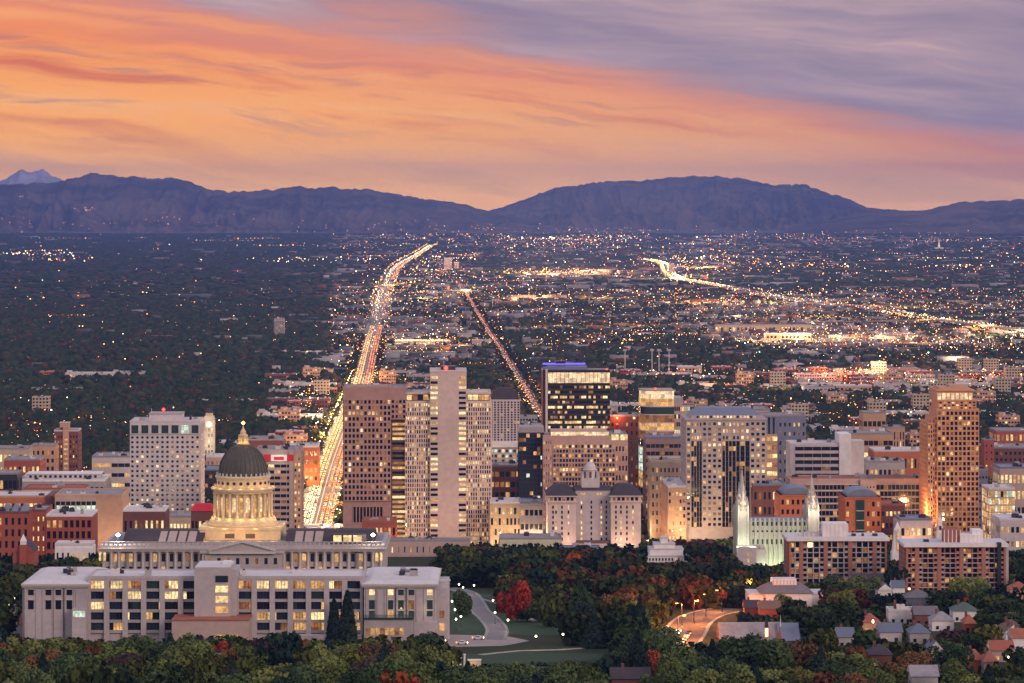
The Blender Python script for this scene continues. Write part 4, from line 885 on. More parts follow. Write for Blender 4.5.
q = MB(); q.box(b.x(940), b.x(971), 6, 30, b.z(391), b.z(387.5), TAN); q.box(b.x(951), b.x(966), 8, 24, b.z(387.5), b.z(385.5), TAN); b.part('penthouse', q)
for z, x0, x1, y in ((b.top, 937, 979, 0), (b.z(401), 938, 978, 2.5), (b.z(391), 937, 975, 3.4)): b.trim.box(b.x(x0) - .3, b.x(x1) + .3, y - .5, 37, z - .3, z + .9, OR2)
b.done(); glow('floodlight', None, b.x(920), 0, 30, 60000, (1, .42, .15), 3, parent=b.root)
# right edge
b = Bld('glass_hall', 'yellow glowing glass block at the right edge beside the tall orange tower', 'glass hall', 989, 1015, 2280, 489, 28)
b.core(BEIGE); b.grid('front', b.x0, b.x1, 2, b.top - 1, 9, 9, .85, .8, PINKC, ((LW, .45), (LB, .25), (LC_, .2), (GL, .1)), .3); b.grid('left', 0, 28, 2, b.top - 1, 8, 9, .85, .8, PINKC, 'full', .3); b.flat_roof(ROOFW, units=3); b.done()
box_b('office_block', 'dark slate slab right behind the tall orange tower', 'office block', 975, 988, 2420, 470, 4, 8, BLUER, 'gloom', 30, .5, .3, units=2)
box_b('brick_block', 'long dark red warehouse block at the right edge behind the glass hall', 'warehouse', 985, 1050, 2900, 448, 14, 5, BRICKD, 'gloom', 44, .5, .45, units=7)
b = box_b('brick_block', 'narrow crimson brick stair block standing above the dark red warehouse', 'brick block', 984, 994, 2890, 440, 2, 6, BRICK, 'gloom', 14, .3, .3, units=1)
box_b('low_block', 'low rose block with warm lit windows at the right edge', 'block', 1000, 1050, 2560, 468, 12, 3, PINKC, 'full', 34, .6, .5, roof=BLUER, units=4)
box_b('low_block', 'low white roofed block at the right edge below the glowing glass block', 'block', 1000, 1050, 2120, 520, 10, 3, LILAC, 'warm', 34, .6, .4, roof=ROOFW, units=4)
box_b('brick_block', 'red brick block with a row of bright arches at the right edge, upper row', 'brick block', 996, 1050, 3250, 431, 12, 2, BRICK, 'full', 40, .55, .6, units=4)
box_b('office_block', 'tan round cornered block among trees above the hotel complex', 'office block', 863, 886, 2950, 413, 5, 4, TAN, 'gloom', 26, .8, .35, units=1)
box_b('office_block', 'brown banded block right of the blank white slab', 'office block', 844, 893, 2760, 434, 10, 5, TAN, ((GL, .8), (LD, .2)), 40, .92, .4, units=4)
box_b('brick_block', 'long orange lit brick block left of the tall orange tower', 'brick block', 874, 927, 2640, 451, 16, 3, BRICKO, 'warm', 34, .6, .5, units=4, roof=ROOFW)
box_b('office_block', 'tan ribbed block right of the brown banded block', 'office block', 887, 905, 2840, 428, 6, 6, TAN, 'std', 30, .4, .8, units=2)
box_b('low_block', 'grey low block cluttered with roof plant right of the blank white slab', 'block', 865, 905, 2560, 462, 9, 3, GREYC, 'std', 34, .6, .5, units=9)
box_b('office_block', 'pale long low block behind the hip roofed tower', 'office block', 690, 770, 2800, 410, 18, 3, PINKC, 'warm', 40, .6, .45, units=8)
# ================================================================== low blocks between downtown and the valley: each its own
def low_proto(k):
    r = random.Random(k * 9 + 1); wm = [PINKC, BRICK, WHITEC, TAN, GREYC, BRICKO, LILAC, BEIGE, BRICKD, WHITEC][k]; rm = [ROOFG, ROOFW, ROOFW, ROOFG, ROOFG, ROOFW, BLUER, ROOFG, ROOFG, ROOFW][k]
    W_, D_, Hh = [(44, 26, 9), (30, 30, 12), (60, 34, 8), (24, 20, 18), (38, 30, 10), (28, 22, 8), (50, 40, 7), (20, 18, 24), (34, 24, 11), (70, 30, 10)][k]
    q = MB(); q.box(-W_ / 2, W_ / 2, 0, D_, -.5, Hh, wm); q.box(-W_ / 2 + .5, W_ / 2 - .5, .5, D_ - .5, Hh, Hh + .1, rm)
    for a in ((-W_ / 2 - .1, W_ / 2 + .1, -.1, .5), (-W_ / 2 - .1, W_ / 2 + .1, D_ - .5, D_ + .1), (-W_ / 2 - .1, -W_ / 2 + .5, .5, D_ - .5), (W_ / 2 - .5, W_ / 2 + .1, .5, D_ - .5)): q.box(*a, Hh - .3, Hh + .9, wm)
    for i in range(5 + k % 4): x = r.uniform(-W_ / 2 + 3, W_ / 2 - 6); y = r.uniform(3, D_ - 5); q.box(x, x + r.uniform(1.5, 4), y, y + r.uniform(1.5, 3), Hh + .1, Hh + r.uniform(1.2, 2.6), r.choice([GREYC, ROOFW, DARK]))
    nf = max(1, int(Hh / 4)); nw = int(W_ / 3.4)
    for j in range(nf):
        for i in range(nw):
            u = -W_ / 2 + (i + .5) * W_ / nw; z = 1.2 + j * Hh / nf; q.box(u - 1.1, u + 1.1, -.06, .02, z, z + min(2, Hh / nf * .5), pick(WMIX['dark' if k % 3 else 'std'], r.random()))
        for i in range(int(D_ / 4)):
            v_ = (i + .5) * 4; z = 1.2 + j * Hh / nf
            for sx in (-1, 1): a, b_ = sorted((sx * W_ / 2, sx * (W_ / 2 + .06))); q.box(a, b_, v_ - 1, v_ + 1, z, z + min(2, Hh / nf * .5), pick(WMIX['dark'], r.random()))
    if k % 3 == 0: q.box(-W_ / 2 + 2, -W_ / 2 + 9, 6, 14, Hh, Hh + 4, wm)
    return q.mesh('low_building'), W_, D_
LP = [low_proto(k) for k in range(10)]; LN = ['pink flat roofed block', 'red brick block', 'wide white block', 'tan mid rise block', 'grey block', 'orange brick block', 'blue roofed hall', 'slim beige mid rise', 'dark brick block', 'long white block']
LOWS = []; rl = random.Random(5); tries = 0; LFOOT = []
while len(LOWS) < 270 and tries < 9000:
    tries += 1; Y = math.sqrt(rl.uniform(2430 ** 2, 4750 ** 2)); px = rl.uniform(-10, 1034); X = PX(px, Y); py = YH + HC * F / Y
    dens = float(town_density(np.array([X]), np.array([Y]))[0]) * (1.0 if px > 500 else .75) + (.5 if 270 < px < 345 else 0) + (.35 if Y < 3000 else 0)
    if px < 260 and Y > 3000: dens *= .5
    if rl.random() > dens: continue
    k = rl.randrange(10); me, W_, D_ = LP[k]
    if blocked(np.array([X]), np.array([Y]), W_ * .5)[0]: continue
    f = (X - W_ / 2 - 3, X + W_ / 2 + 3, Y - 6, Y + D_ + 3)
    if any(f[0] < e[1] and f[1] > e[0] and f[2] < e[3] and f[3] > e[2] for e in FOOT + LFOOT): continue
    LFOOT.append(f); LOWS.append((px, Y, X, k))
def lzone(px, Y):
    a = 'left of the avenue' if px < 340 else 'between the two avenues' if px < 520 else 'right of the second avenue' if px < 760 else 'at the far right'
    return ('close behind downtown ' if Y < 3100 else 'in the near valley ' if Y < 3900 else 'in the middle valley ') + a
def ordl(n): return ['leftmost', 'second', 'third', 'fourth', 'fifth', 'sixth', 'seventh', 'eighth', 'ninth', 'tenth', 'eleventh', 'twelfth', '13th', '14th', '15th', '16th'][n]
rr_ = {}
for l in LOWS: rr_.setdefault((l[3], lzone(l[0], l[1])), []).append(l)
for (k, z), ls in rr_.items():
    ls.sort()
    for i, (px, Y, X, k) in enumerate(ls):
        o = put('low_building', LP[k][0], None, (X, Y, float(gnd(Y)))); o.rotation_euler = (0, 0, TH); tag(o, (f'{LN[k]} {z}' if len(ls) == 1 else f'{ordl(i)}{" from left" if i else ""} {LN[k]} {z}'), 'building', f'{LN[k]}s {z}')
for i, (px0, px1, py0, py1, wm, nx, nz, mix, lab, cat) in enumerate([
    (274, 284, 319, 338, GREYC, 5, 14, 'dark', 'lone slim grey apartment tower among the dark trees left of the avenue', 'apartment tower'),
    (444, 452, 258, 271, LILAC, 4, 8, 'dark', 'left of two tiny towers far down the valley right of the avenue', 'tower'), (454, 459, 262, 271, LILAC, 3, 6, 'dark', 'right of two tiny towers far down the valley right of the avenue', 'tower'),
    (669, 674, 264, 276, TAN, 3, 8, 'warm', 'tiny far tower beside the freeway curve', 'tower'), (30, 80, 389, 395, WHITEC, 14, 1, 'gloom', 'long white flat hall among dark trees at the left', 'hall'),
    (186, 256, 400, 404, WHITEC, 18, 1, 'std', 'long white low building in the trees above the clock tower', 'hall'), (255, 290, 352, 355.5, WHITEC, 8, 1, 'warm', 'white roofed hall below the lone grey tower, left one', 'hall'), (294, 326, 352, 355.5, WHITEC, 8, 1, 'std', 'white roofed hall below the lone grey tower, right one', 'hall'),
    (220, 238, 319, 323, WHITEC, 6, 1, 'full', 'brightly lit white hall left of the lone grey tower', 'hall'), (638, 692, 374, 380, DARK, 16, 1, 'full', 'low stadium stand with a row of lights above the rounded glass tower', 'stadium'),
    (716, 812, 325, 333.5, BEIGE, 24, 1, 'std', 'very long cream warehouse lit along its wall, right of centre', 'warehouse'), (766, 811, 334, 344, TAN, 12, 2, 'std', 'cream lit hall with bright columns below the long warehouse', 'hall'),
    (842, 900, 375, 382, TAN, 16, 1, 'warm', 'bright lit warehouse beside the red orange glow', 'warehouse'), (678, 702, 367, 377, TAN, 7, 3, 'std', 'tan block beside the stadium light masts', 'block'), (804, 835, 387, 396, LILAC, 8, 2, 'gloom', 'lilac block with one blue bay among trees above the hotel complex', 'block'),
    (836, 872, 386, 396, TAN, 9, 2, 'dark', 'pinkish flat block beside the lilac block among the trees', 'block'), (886, 960, 396, 401, PINKC, 18, 1, 'std', 'long pink flat hall behind the tall orange tower', 'hall'), (395, 450, 341, 345, BEIGE, 14, 1, 'warm', 'orange lit strip of shops between the two avenues', 'shops'), (352, 385, 395, 399, WHITEC, 10, 1, 'full', 'glowing low shops right beside the avenue', 'shops')]):
    Y = HC * F / (py1 - YH); b = Bld('far_building', lab, cat, px0, px1, Y, py0, 30); b.core(wm); b.grid('front', b.x0, b.x1, b.top * .1, b.top * .9, nx, nz, .6, .55, wm, mix, .5); b.flat_roof(ROOFW if i % 2 else ROOFG, units=3); b.done()
# light masts of the stadium
for px in (625, 652, 659, 669): 
    Y = 4700; r = empty('light_mast', 'unlit stadium light mast standing above the trees right of the violet banded tower', 'light mast', (PX(px, Y), Y, 0), 0, 'stadium light masts'); q = MB(); q.tube((0, 0, 0), (0, 0, 40), .6, .35, WHITEP, 8); q.build('pole', r); q = MB(); q.box(-3, 3, -.4, .4, 38, 41, GREYC); q.build('lamp_rack', r)
# the tiny floodlit spire far off at the right
Y = HC * F / (250 - YH); r = empty('far_spire', 'tiny white floodlit spire in the dark far valley at the right', 'spire', (PX(939, Y), Y, 0)); q = MB(); q.box(-22, 22, -12, 12, 0, 14, WHITEP); q.build('hall', r); q = MB(); q.taper(-6, 6, -6, 6, 14, 34, 3, 3, LBAND); q.lathe([(3, 34), (2, 44), (.3, 66)], LBAND, 8); q.build('spire', r)
# ================================================================== domed capitol
b = Bld('capitol', 'grey granite capitol with a dark copper dome over a floodlit yellow drum', 'capitol', 102, 383, 1400, 545, 52, rz=0.0)
G2 = M('dusk_granite', (.42, .38, .38), scale=.7); zt = b.z(548); b.core(G2, z1=b.top - .6)
for (a0, a1) in ((104, 127), (127, 200), (284, 357), (357, 381)):
    n = max(2, round((a1 - a0) / 8.4)); 
    b.grid('front', b.x(a0), b.x(a1), b.z(577), b.z(551), n, 2, .46, .62, G2, ((GL, .76), (LD, .08), (LW, .12), (LB, .04)), .7)
    q = MB()
    for i in range(n + 1):
        x = b.x(a0) + (b.x(a1) - b.x(a0)) * i / n; q.tube((x, -1.3, b.z(579)), (x, -1.3, b.z(552)), .62, .52, GRANITE, 10); q.box(x - .8, x + .8, -2.1, -.5, b.z(552), b.z(551), GRANITE)
    b.part('colonnade', q)
b.core(G2, z0=0, z1=b.z(578), y0=-2.4)
for e, (z0, z1) in ((-2.4, (b.z(551), b.z(549))), (-2.9, (b.z(549), b.z(547.6))), (-1.8, (b.z(547.6), b.top))): b.trim.box(b.x0 + e + 1.2, b.x1 - e - 1.2, e, 52 - e, z0, z1, G2)
for i in range(60):                                   # balustrade
    x = b.x0 + 1 + i * (b.W - 2) / 59; b.trim.box(x - .35, x + .35, -1.5, -1.0, b.top, b.top + 1.3, G2)
b.trim.box(b.x0, b.x1, -1.6, -.9, b.top + 1.3, b.top + 1.6, G2); b.roof.box(b.x0 + 1, b.x1 - 1, 0, 51, b.top - .5, b.top + .05, ROOFG)
# attic with skylights
SKYL = M('tan_skylight', (.42, .30, .26), rough=.35)
for (a0, a1, sk, m) in ((120, 201, [(156, 163), (165, 173), (175, 183), (185, 193)], SKYL), (284, 373, [(293, 301), (303, 311), (313, 321)], SKYL)):
    q = MB(); z0, z1 = b.top - .3, b.z(530, 22); x0, x1 = b.x(a0), b.x(a1)
    q.add([(x0, 7, z0), (x1, 7, z0), (x1, 22, z1), (x0, 22, z1), (x0, 45, z0), (x1, 45, z0), (x1, 30, z1), (x0, 30, z1)], [(0, 1, 2, 3), (3, 2, 6, 7), (7, 6, 5, 4), (0, 3, 7, 4), (1, 5, 6, 2), (0, 4, 5, 1)], SLATE); att = b.part('attic_roof', q)
    for s0, s1 in sk:
        q = MB(); dz_ = (z1 - z0) / 15; q.add([(b.x(s0), 9.5, z0 + 2.5 * dz_ + .15), (b.x(s1), 9.5, z0 + 2.5 * dz_ + .15), (b.x(s1), 20.5, z0 + 13.5 * dz_ + .15), (b.x(s0), 20.5, z0 + 13.5 * dz_ + .15)] + [(b.x(s0), 9.5, z0 + 2.5 * dz_ - .1), (b.x(s1), 9.5, z0 + 2.5 * dz_ - .1), (b.x(s1), 20.5, z0 + 13.5 * dz_ - .1), (b.x(s0), 20.5, z0 + 13.5 * dz_ - .1)], [(0, 1, 2, 3), (0, 4, 5, 1), (1, 5, 6, 2), (2, 6, 7, 3), (3, 7, 4, 0)], m); q.build('skylight', att)
q = MB(); q.box(b.x(330), b.x(366), 3, 9, b.top, b.z(534.5, 3), SLATE); lb_ = b.part('light_box', q)
for a0 in (333, 343, 353): b.window(b.T('front', y0=3), b.x(a0), b.x(a0 + 8.2), b.z(542.4), b.z(536), LB, .2, 'lit_panel')
for a0, n in ((378, 2), (102, 2)):
    for k in range(n): b.window(b.T('front', y0=-2.4), b.x(a0) + k * 2 - 1, b.x(a0) + k * 2, b.z(560), b.z(552), LB, .2)
for px_, pw in ((373, 5500), (118, 9000)):
    q = MB(); zz = b.z(536.5, 0); q.tube((b.x(px_), 0, b.top), (b.x(px_), 0, zz), .15, .12, DARK); b.part('lamp_post', q); q = MB(); q.lathe([(.05, -.8), (.8, -.3), (.9, .2), (.05, .8)], LY_, 10); o = q.build('lamp_head', b.root, loc=(b.x(px_), 0, zz + .7)); glow('floodlight', None, b.x(px_), -1.6, zz + 1.2, pw, WHT, .5, parent=b.root)
# portico
x0, x1 = b.x(214), b.x(273); q = MB(); q.box(b.x(203), b.x(283), -5, 0, 0, b.z(552), G2); q.box(b.x(201), b.x(285), -6, 0, b.z(552), b.z(549.6), G2); b.part('portico', q)
q = MB(); xm = (x0 + x1) / 2; za, zb_ = b.z(549.6), b.z(541)
q.add([(x0 - 1, -6.3, za), (x1 + 1, -6.3, za), (xm, -6.3, zb_), (x0 - 1, 6, za), (x1 + 1, 6, za), (xm, 6, zb_)], [(0, 1, 2), (4, 3, 5), (0, 2, 5, 3), (1, 4, 5, 2), (0, 3, 4, 1)], G2)
for s in (-1, 1):
    xe = x0 - 1.6 if s < 0 else x1 + 1.6
    q.add([(xe, -7.2, za), (xe, -7.2, za + .9), (xm, -7.2, zb_ + 1.0), (xm, -7.2, zb_), (xe, -6.2, za), (xe, -6.2, za + .9), (xm, -6.2, zb_ + 1.0), (xm, -6.2, zb_)], [(0, 3, 2, 1), (4, 5, 6, 7), (1, 2, 6, 5), (0, 4, 7, 3)], GRANITE)
q.box(x0 - 1.6, x1 + 1.6, -7.1, -6.2, za - 1.1, za - .02, GRANITE); b.part('pediment', q)
b.grid('front', b.x(206), b.x(281), b.z(577), b.z(554), 8, 2, .36, .55, G2, ((GL, .75), (LD, .25)), .5, y0=-5)
# dome, storey by storey
YD = 36.0; cx = PX(243.2, 1436) - PX(242.5, 1400); zc = lambda py: b.z(py, YD - 13 * min(1, max(0, (py - 468) / 40))); rr = lambda px: px * (1400 + YD) / F
YST = M('cream_stone', (.62, .50, .33), scale=.8)
q = MB(); q.box(cx - rr(40), cx + rr(40), YD - rr(37), YD + rr(37), b.top - .2, zc(528), YST); q.box(cx - rr(41), cx + rr(41), YD - rr(38), YD + rr(38), zc(529.3), zc(527.4), YST)
for s in (-1, 1): q.box(cx + s * rr(10.2) - 2.1, cx + s * rr(10.2) + 2.1, YD - rr(37) - .12, YD - rr(37) + .2, zc(537.5), zc(533), BROWN)
b.part('dome_base', q)
def ring(name, prof, m, n=48): q = MB(); q.lathe([(rr(r), zc(y)) for r, y in prof], m, n, cx, YD); return b.part(name, q)
ring('drum_plinth', [(34.6, 528), (35.2, 526), (34.0, 525.5), (33.4, 522.5), (32.6, 522), (32, 519.6), (30.6, 518.6), (26, 518)], YST)
ring('drum', [(26.2, 519), (26.2, 492), (25.6, 491)], YST)
ring('drum_cornice', [(26, 493.6), (29.2, 493.4), (29.6, 491.5), (31.6, 490.6), (32.4, 488.8), (31.0, 487.8), (26.6, 487.4)], YST)
ring('upper_drum', [(26.6, 488), (26.6, 478.4), (27.6, 478), (28.2, 476.2), (27.0, 475.2), (24, 475)], YST)
q = MB()
for i in range(24):
    a = 2 * math.pi * (i + .5) / 24; x = cx + rr(28.6) * math.cos(a); y = YD + rr(28.6) * math.sin(a); q.tube((x, y, zc(518.8)), (x, y, zc(493.6)), .62, .5, YST, 10); q.lathe([(.9, zc(519)), (.9, zc(518))], YST, 8, x, y); q.lathe([(.6, zc(494.8)), (.95, zc(493.5))], YST, 8, x, y)
b.part('column_ring', q)
for i in range(24):
    a = 2 * math.pi * i / 24
    if math.sin(a) > .35: continue
    q = MB(); w_ = .95; h0, h1 = -2.9, 2.6; vs = [(-w_, h0), (w_, h0), (w_, h1)] + [(w_ * math.cos(t), h1 + w_ * math.sin(t)) for t in (.5, 1.05, 1.57, 2.1, 2.64)] + [(-w_, h1)]
    q.add([(x, -.15, z) for x, z in vs] + [(x, .2, z) for x, z in vs], [list(range(9)), list(range(9, 18))[::-1]] + [[k, k + 9, (k + 1) % 9 + 9, (k + 1) % 9] for k in range(9)], LBAND if i % 2 else LW)
    o = q.build('arched_window', b.root, loc=(cx + rr(26.2) * math.cos(a), YD + rr(26.2) * math.sin(a), zc(506))); o.rotation_euler = (0, 0, a + math.pi / 2)
    q = MB(); q.lathe([(.02, -.12), (.75, -.12), (.75, .1), (.02, .1)], DARK, 10); o = q.build('round_window', b.root, loc=(cx + rr(26.6) * math.cos(a), YD + rr(26.6) * math.sin(a), zc(482.6))); o.rotation_euler = (R(90), 0, a + math.pi / 2)
prof = [(rr(24.2 * math.cos(t)) if i < 12 else rr(4.4), zc(474.6) + (zc(444) - zc(474.6)) * math.sin(t)) for i, t in enumerate(np.linspace(0, 1.39, 13))]
q = MB(); q.lathe([(rr(24.4), zc(476)), (rr(24.8), zc(475.2))] + prof, COPPER, 64, cx, YD); dome = b.part('dome', q); dome.data.polygons.foreach_set('use_smooth', [True] * len(dome.data.polygons))
q = MB()
for i in range(32):
    a = 2 * math.pi * i / 32; c, s_ = math.cos(a), math.sin(a)
    for (r0, z0), (r1, z1) in zip(prof[:-1], prof[1:]): q.tube((cx + (r0 + .08) * c, YD + (r0 + .08) * s_, z0), (cx + (r1 + .08) * c, YD + (r1 + .08) * s_, z1), .30, .26, COPPER, 4)
q.build('rib', dome)['kind'] = 'stuff'
q = MB()
for i in range(32):
    a = 2 * math.pi * i / 32; x = cx + rr(26.2) * math.cos(a); y = YD + rr(26.2) * math.sin(a); q.tube((x, y, zc(475.6)), (x, y, zc(472.2)), .55, .3, GRANITE, 6)
b.part('cresting', q)
lan = ring('lantern', [(6.2, 444.5), (6.6, 443.4), (5.2, 443), (5.2, 441.6), (3.9, 441.4), (3.9, 436.2), (4.9, 435.6), (4.6, 434.6), (3.2, 434.2), (2.8, 431.5), (1.2, 429), (.5, 427), (.25, 423.4)], YST, 20)
q = MB()
for i in range(10): a = 2 * math.pi * i / 10; x = cx + rr(4.6) * math.cos(a); y = YD + rr(4.6) * math.sin(a); q.tube((x, y, zc(441.6)), (x, y, zc(436)), .22, .2, YST, 6)
b.part('lantern_column', q); q = MB(); q.lathe([(.05, -.9), (.9, 0), (.05, .9)], LO, 10); q.build('finial_lamp', b.root, loc=(cx, YD, zc(423)))
YEL = (1.0, .54, .13)
for i in range(11):
    a = math.pi + (i - .8) / 8.4 * math.pi; c, s_ = math.cos(a), math.sin(a)
    glow('floodlight', None, cx + rr(34.0) * c, YD + rr(34.0) * s_, zc(518.2), 190, YEL, .3, parent=b.root)
    glow('floodlight', None, cx + rr(31.0) * c, YD + rr(31.0) * s_, zc(486.6), 95, YEL, .3, parent=b.root)
    glow('floodlight', None, cx + rr(42) * c, YD + rr(42) * s_, zc(527), 130, YEL, .5, parent=b.root)
for i in range(6): glow('floodlight', None, cx + (i - 2.5) * 6.0, YD - rr(37) - 5, b.top + 1.0, 330, YEL, .5, parent=b.root)
for i in range(4): a = math.pi * (1 + i / 3); glow('floodlight', None, cx + rr(7.5) * math.cos(a), YD + rr(7.5) * math.sin(a), zc(441), 110, YEL, .3, parent=b.root)
for i in range(5): glow('floodlight', None, b.x(296 + i * 12), -3.6, b.z(572), 130, ORG, .3, parent=b.root)
b.done()

# ================================================================== office block in front
OFC = M('pale_concrete', (.44, .40, .42), scale=.5); YO = 1280
b = Bld('office_building', 'long pale office block with lit ribbon bays, in front of the domed capitol', 'office building', 88, 363, YO, 578, 25, rz=0.0, limit=95)
b.core(OFC, y0=1.4)
bays = [(88 + i * 18.5, 88 + (i + 1) * 18.5) for i in range(6)] + [(236 + i * 18.1, 236 + (i + 1) * 18.1) for i in range(7)]
rnd = random.Random(4)
litrow = [[.55, .7, .35, .25, .1], [.7, .1, .25, .8, .7]]
for k, (a0, a1) in enumerate(bays):
    L, Rr = b.x(a0 + 2.6), b.x(a1 - 2.6)
    b.wall.box(b.x(a0), L, 0, 1.6, 0, b.top - .05, OFC); b.wall.box(Rr, b.x(a1) - .02, 0, 1.6, 0, b.top - .05, OFC)
    for j in range(5):
        z1 = b.z(580.9 + j * 10.4); z0 = b.z(588.8 + j * 10.4); b.wall.box(L - .05, Rr + .05, .5, 1.5, z0 - 1.15, z0, GREYC); p = litrow[0 if k < 6 else 1][j]; n = 4
        for c_ in (.25, .5, .75): b.wall.box(L + (Rr - L) * c_ - .07, L + (Rr - L) * c_ + .07, 1.15, 1.35, z0, z1, DARK)
        cuts = sorted([0, 1] + [rnd.random() for _ in range(1)])
        for c0, c1 in zip(cuts[:-1], cuts[1:]):
            m = pick(((LB, .35), (LW, .45), (LD, .2)), rnd.random()) if rnd.random() < p else pick(((GL, .35), (GLB, .5), (GLG, .15)), rnd.random())
            if c1 - c0 > .04: b.window(b.T('front', y0=1.4), L + (Rr - L) * c0, L + (Rr - L) * c1, z0, z1, m)
b.wall.box(b.x0, b.x1, .1, 1.5, b.z(581), b.top - .02, OFC)
b.flat_roof(ROOFW, pm=OFC, units=7, par=.8)
q = MB(); q.box(b.x(196), b.x(232), -7, 16, 0, b.z(565.5), OFC); q.box(b.x(232), b.x(237.5), -4.5, 14, 0, b.z(568.5), OFC); q.box(b.x(196.4), b.x(231.6), -6.6, 15.6, b.z(565.5), b.z(565.1), ROOFW); q.box(b.x(222), b.x(230), 2, 9, b.z(565.3), b.z(562.6), WHITEP); tw = b.part('stair_tower', q); 
for j in range(5):
    for kk in (0,):
        b.window(b.T('front', y0=-7), b.x(217.2), b.x(229.6), b.z(580 + j * 10.2), b.z(573.6 + j * 10.2), [GLB, LB, LB, LW, LB][j], .3)
q = MB(); q.box(b.x(176), b.x(252), -16, 0, 0, b.z(620.5, -16), PINKC); q.box(b.x(175.5), b.x(252.5), -16.4, .1, b.z(620.5, -16), b.z(619.4, -16), TERRA); b.part('podium', q)
for a0 in (221, 234): b.window(b.T('front', y0=-16), b.x(a0), b.x(a0 + 9), b.z(634.5), b.z(629.5), LW)
b.done()
b.part('base_wall', (lambda q: (q.box(b.x(300), b.x(362), -5, 0, 0, b.z(634), LILAC), q)[1])(MB()))
# east and west pavilions: own buildings
for (a0, a1, lab, wins) in ((24, 88, 'pale stone pavilion with a wide white roof, left end of the office block', [(31, 2), (48.5, 2), (58.5, 2), (69.5, 2)]), (364, 436, 'pale stone pavilion with white roof and rounded corner, right end of office block', [(372, 3), (382, 0), (390.5, 3), (401, 3), (411.5, 3), (429.8, 3)])):
    b = Bld('stone_pavilion', lab, 'pavilion', a0, a1, 1278, 584.5, 54, rz=0.0); m = OFC; b.core(m)
    for c, k in wins:
        w_ = 1.1; x = b.x(c)
        b.wall.box(b.x(c) - 2.4, b.x(c) - 1.9, -.35, 0, 1, b.top - 1.4, m); b.wall.box(b.x(c) + 1.9, b.x(c) + 2.4, -.35, 0, 1, b.top - 1.4, m)
        for j in range(k):
            mm = GL
            if a0 > 300: mm = {(372, 0): LB, (390.5, 0): LB, (429.8, 0): LB, (411.5, 1): LD, (390.5, 2): LW}.get((c, j), GLG)
            zt_ = b.z(589.5 + j * 10.6); b.window(b.T('front'), x - w_, x + w_, b.z(595 + j * 10.6 + (3.5 if j == 1 else 0)), zt_, mm, .15)
            q = MB(); q.box(x - w_ - .3, x + w_ + .3, -.3, .0, zt_ + .02, zt_ + .4, GRANITE); q.build('window_head', b.root)
    b.trim.box(b.x0 - .6, b.x1 + .6, -.9, 54.5, b.top - 1.1, b.top - .35, m); b.trim.box(b.x0 - 1, b.x1 + 1, -1.3, 55, b.top - .35, b.top + .3, GRANITE)
    b.roof.taper(b.x0 - .6, b.x1 + .6, -.8, 54.4, b.top + .3, b.top + 1.3, 3, 4, ROOFW); rnd = random.Random(a0); q = MB()
    for i in range(9): x = b.x(a0 + (a1 - a0) * (.42 + .25 * rnd.random())); y = 16 + 16 * rnd.random(); q.box(x, x + 1.5 + rnd.random(), y, y + 2, b.top + 1.3, b.top + 2.2 + 1.3 * rnd.random(), DARK if i % 2 else GREYC)
    b.part('roof_plant', q)
    if a0 < 300:
        q = MB(); q.box(b.x(76), b.x(88) - .3, -.5, 0, 1, b.top - 2, GREYC); b.part('recess_panel', q); q = MB(); q.box(b.x(74), b.x(88), -6, -.6, 0, b.z(609, -6), OFC); q.box(b.x(75), b.x(87), -6.2, -6, b.z(617, -6), b.z(611, -6), LC_); b.part('porch', q)
        q = MB(); q.box(b.x0 - 1.6, b.x0 - .1, 6, 50, 0, b.top - 2.5, m); q.box(b.x0 - 1.9, b.x0 - .1, 5.7, 50.3, b.top - 2.5, b.top - 1.9, BLUER); b.part('side_aisle', q)
        for i in range(3): glow('floodlight', None, b.x(36 + i * 18), -7, 3, 800, WRM, .5, parent=b.root)
    else:
        q = MB(); q.box(b.x(365), b.x(414), -9, 0, 0, b.z(619.5, -9), GREYC); q.box(b.x(364.5), b.x(414.5), -9.5, .1, b.z(619.5, -9), b.z(617.5, -9), GLG); b.part('entrance_hall', q)
        for i in range(8): b.window(b.T('front', y0=-9), b.x(367 + i * 4.8), b.x(371 + i * 4.8), b.z(632), b.z(625), LW if i % 3 else LO if i == 9 else LD, .12)
        q = MB(); q.box(b.x(414) + .1, b.x(437), -3, 0, 0, b.z(622, -3), OFC); b.part('side_porch', q)
        q = MB(); q.lathe([(4.6, 0), (4.6, b.top - 1.5), (5.0, b.top - 1.2), (5.0, b.top - .6), (4.4, b.top - .5)], OFC, 20, b.x1 + .4, 22); q.box(b.x1 - .4, b.x1 + 4.5, 6, 46, 0, b.top - 2.2, OFC); b.part('rounded_end', q)
        for j in range(3): b.window(b.T('front', y0=6), b.x1 + 1.2, b.x1 + 3.2, 3 + j * 5, 6 + j * 5, (GL, LW, LD)[j])
        glow('floodlight', None, b.x1 + 9, 4, 3, 1500, (1, .85, .45), .4, parent=b.root); glow('floodlight', None, b.x(401), -2.5, b.z(609), 90, WRM, .3, parent=b.root); glow('floodlight', None, b.x(426), -2.5, b.z(609), 90, WRM, .3, parent=b.root)
    b.done()

